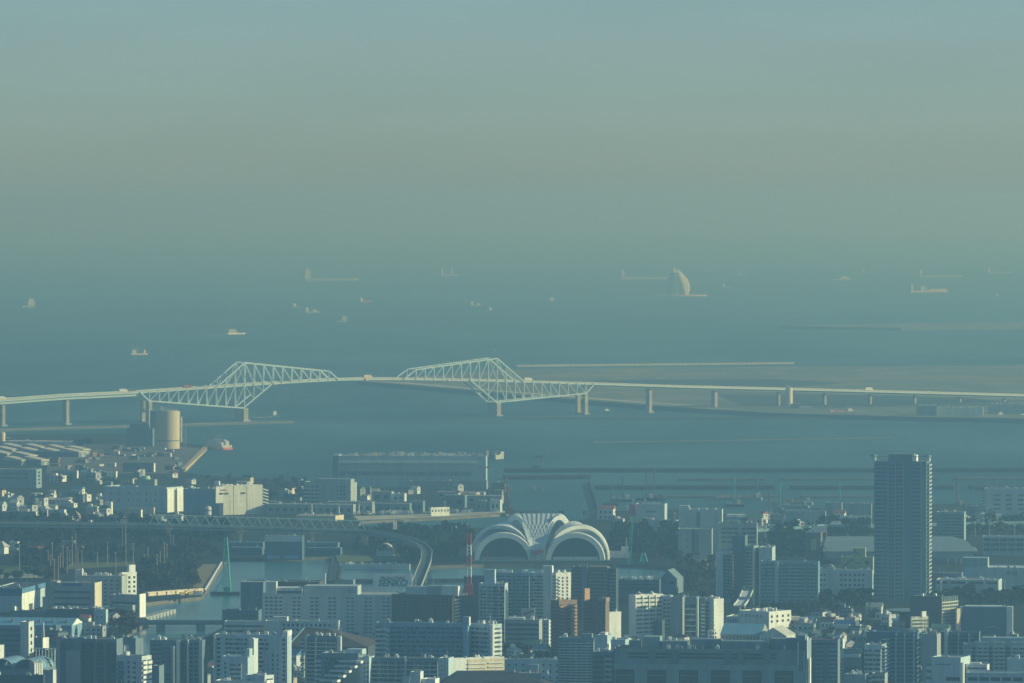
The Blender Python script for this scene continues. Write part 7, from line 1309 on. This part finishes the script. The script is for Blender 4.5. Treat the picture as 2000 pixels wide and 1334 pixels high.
for x, yt, yb in ((1495, 1031, 1062), (1533, 1029, 1060), (1567, 1022, 1052), (1614, 1026, 1054), (1656, 1025, 1052), (1904, 1019, 1048), (1933, 1019, 1048), (1982, 1026, 1052), (1949, 1009, 1040), (1260, 976, 1004), (1236, 976, 1004), (869, 980, 1004), (913, 1024, 1050), (1318, 1002, 1036), (1838, 1135, 1172), (1962, 1134, 1170)):
    P = G(x, yb, LZ); hh = D(x, yt, P.y).z-LZ
    if lamp is None:
        lamp = thing('street_lamp', 'street lamp with a bright sunlit head by the port roads', 'lamp', P, 0, 'street lamps by the port roads'); MB().cyl(0, 0, -.02, .94, .25, .18, 6).build('pole', PALE, lamp); MB().box(-1.1, 1.1, -.8, .8, .941, 1.04).build('lamp_head', WHITEP, lamp); lamp.scale = (1, 1, hh)
    else: copy_thing(lamp, P, scale=(1, 1, hh))
CC = [W('container_white', (.60, .60, .55)), W('container_blue', (.14, .20, .26)), W('container_rust', (.24, .18, .15)), W('container_grey', (.30, .33, .33))]
CM = []
for m in CC:
    me = MB().box(-6.1, 6.1, -1.25, 1.25, 0, 2.6); 
    for i in range(9): me.box(-5.8+i*1.35, -5.4+i*1.35, -1.32, -1.26, .1, 2.5)
    CM.append(me.mesh('shipping_container', m))
for i in range(56):
    x, y = rnd.uniform(100, 350), rnd.choice((878, 881, 888, 891, 897, 904, 911, 917))+rnd.uniform(-1, 1); P = G(x, y, LZ+.08)
    if blocked(P, 3): continue
    c = rnd.randrange(4); o = bpy.data.objects.new('shipping_container', CM[c]); C.objects.link(o); o.location = P; o.rotation_euler = (0, 0, R(rnd.choice((-25, -20, 65)))); o.scale = (1, 1.6, rnd.choice((1, 1, 2)))
    tag(o, ('white', 'blue', 'rusty', 'grey')[c]+' container block standing in the silo yard', 'container', 'containers in the silo yard: '+('white', 'blue', 'rusty', 'grey')[c])
for x, y, lab in ((372, 1163, 'yellow excavator on the cream stone wall, right one'), (356, 1164, 'yellow excavator on the cream stone wall, left one')):
    P = G(x, y, 6.55); o = thing('excavator', lab, 'excavator', P, R(20)); YM = W('excavator_yellow', (.62, .42, .10)); MB().box(-2.5, 2.5, -1.6, 1.6, 0, .9).build('tracks', DSTEEL, o); MB().box(-2.2, 1.8, -1.5, 1.5, .91, 3.2).build('cab', YM, o); MB().bar((1.5, 0, 2), (6, 0, 6), .45).bar((6, 0, 6), (9, 0, 2.2), .35).build('arm', YM, o)
o = thing('site_hut', 'small white site hut on the end of the cream stone wall', 'hut', G(386, 1162, 6.55)); MB().box(-4, 4, -2, 2, 0, 3).build('wall', WHITE, o); MB().box(-4.3, 4.3, -2.3, 2.3, 3.01, 3.3).build('roof', RED, o)
for x, y, lab in ((1237, 731, 'white digger far away on the landfill, left'), (1725, 724, 'pale hut far away on the landfill, middle'), (1829, 725, 'orange digger far away on the landfill, right'), (1290, 741, 'pale hut on the landfill behind the bridge viaduct')):
    P = G(x, y, 7.05); o = thing('site_vehicle', lab, 'digger', P); MB().box(-5, 5, -3, 3, 0, 3).build('body', CREAM if 'orange' not in lab else W('digger_orange', (.65, .40, .15)), o); MB().bar((4, 0, 2), (10, 0, 7), .7).bar((10, 0, 7), (14, 0, 2), .6).build('arm', PALE, o)
o = thing('landfill_silo', 'white round silo with a sunlit right side standing on the landfill by the viaduct', 'silo', G(1541, 797, 7)); k = o.location.y/FPX; MB().cyl(0, 0, -.5, 40*k, 7*k, n=28).hexa([(-5*k, -2*k, 40.01*k), (6*k, -2*k, 40.01*k), (6*k, 3*k, 40.01*k), (-5*k, 3*k, 40.01*k), (-5*k, -2*k, 44*k), (2*k, -2*k, 44*k), (2*k, 3*k, 44*k), (-5*k, 3*k, 44*k)]).build('shell', W('silo_white', (.66, .64, .56)), o)
b = MB().box(6*k, 26*k, -6, 8, -.5, 9*k); b.build('plant_building', SLATE, o); MB().box(20*k, 46*k, -8, 2, -.5, 4*k).build('low_building', PALE, o)
for (x0, x1, yt, yb, m, lab) in ((1790, 1830, 793, 812, SLATE, 'dark block shed on the landfill shore right of the derrick ship'), (1830, 1920, 797, 811, PALE, 'row of pale sheds on the landfill shore at right'), (1930, 2010, 790, 808, GREY, 'grey sheds on the landfill shore at the right edge')):
    b = Bld('shore_shed', lab, x0, x1, x1+2, yt, yb, m, a=5, d=30, cat='shed', z0=7, par=.4); b.units(6, WHITE).done()
# ---------------------------------------------------------------- haze
hm = bpy.data.materials.new('haze'); hm.use_nodes = True; t = hm.node_tree; t.nodes.remove(t.nodes['Principled BSDF'])
pv = t.nodes.new('ShaderNodeVolumePrincipled'); t.links.new(pv.outputs[0], t.nodes['Material Output'].inputs['Volume'])
pv.inputs['Color'].default_value = (.33, .62, .86, 1); pv.inputs['Absorption Color'].default_value = (.84, 1, 0, 1)
pv.inputs['Density'].default_value = .000131; pv.inputs['Anisotropy'].default_value = .48
hz = MB().box(-9600, 9600, -200, 90000, -1.6, 380).build('haze', hm); tag(hz, kind='stuff'); hz.display_type = 'WIRE'
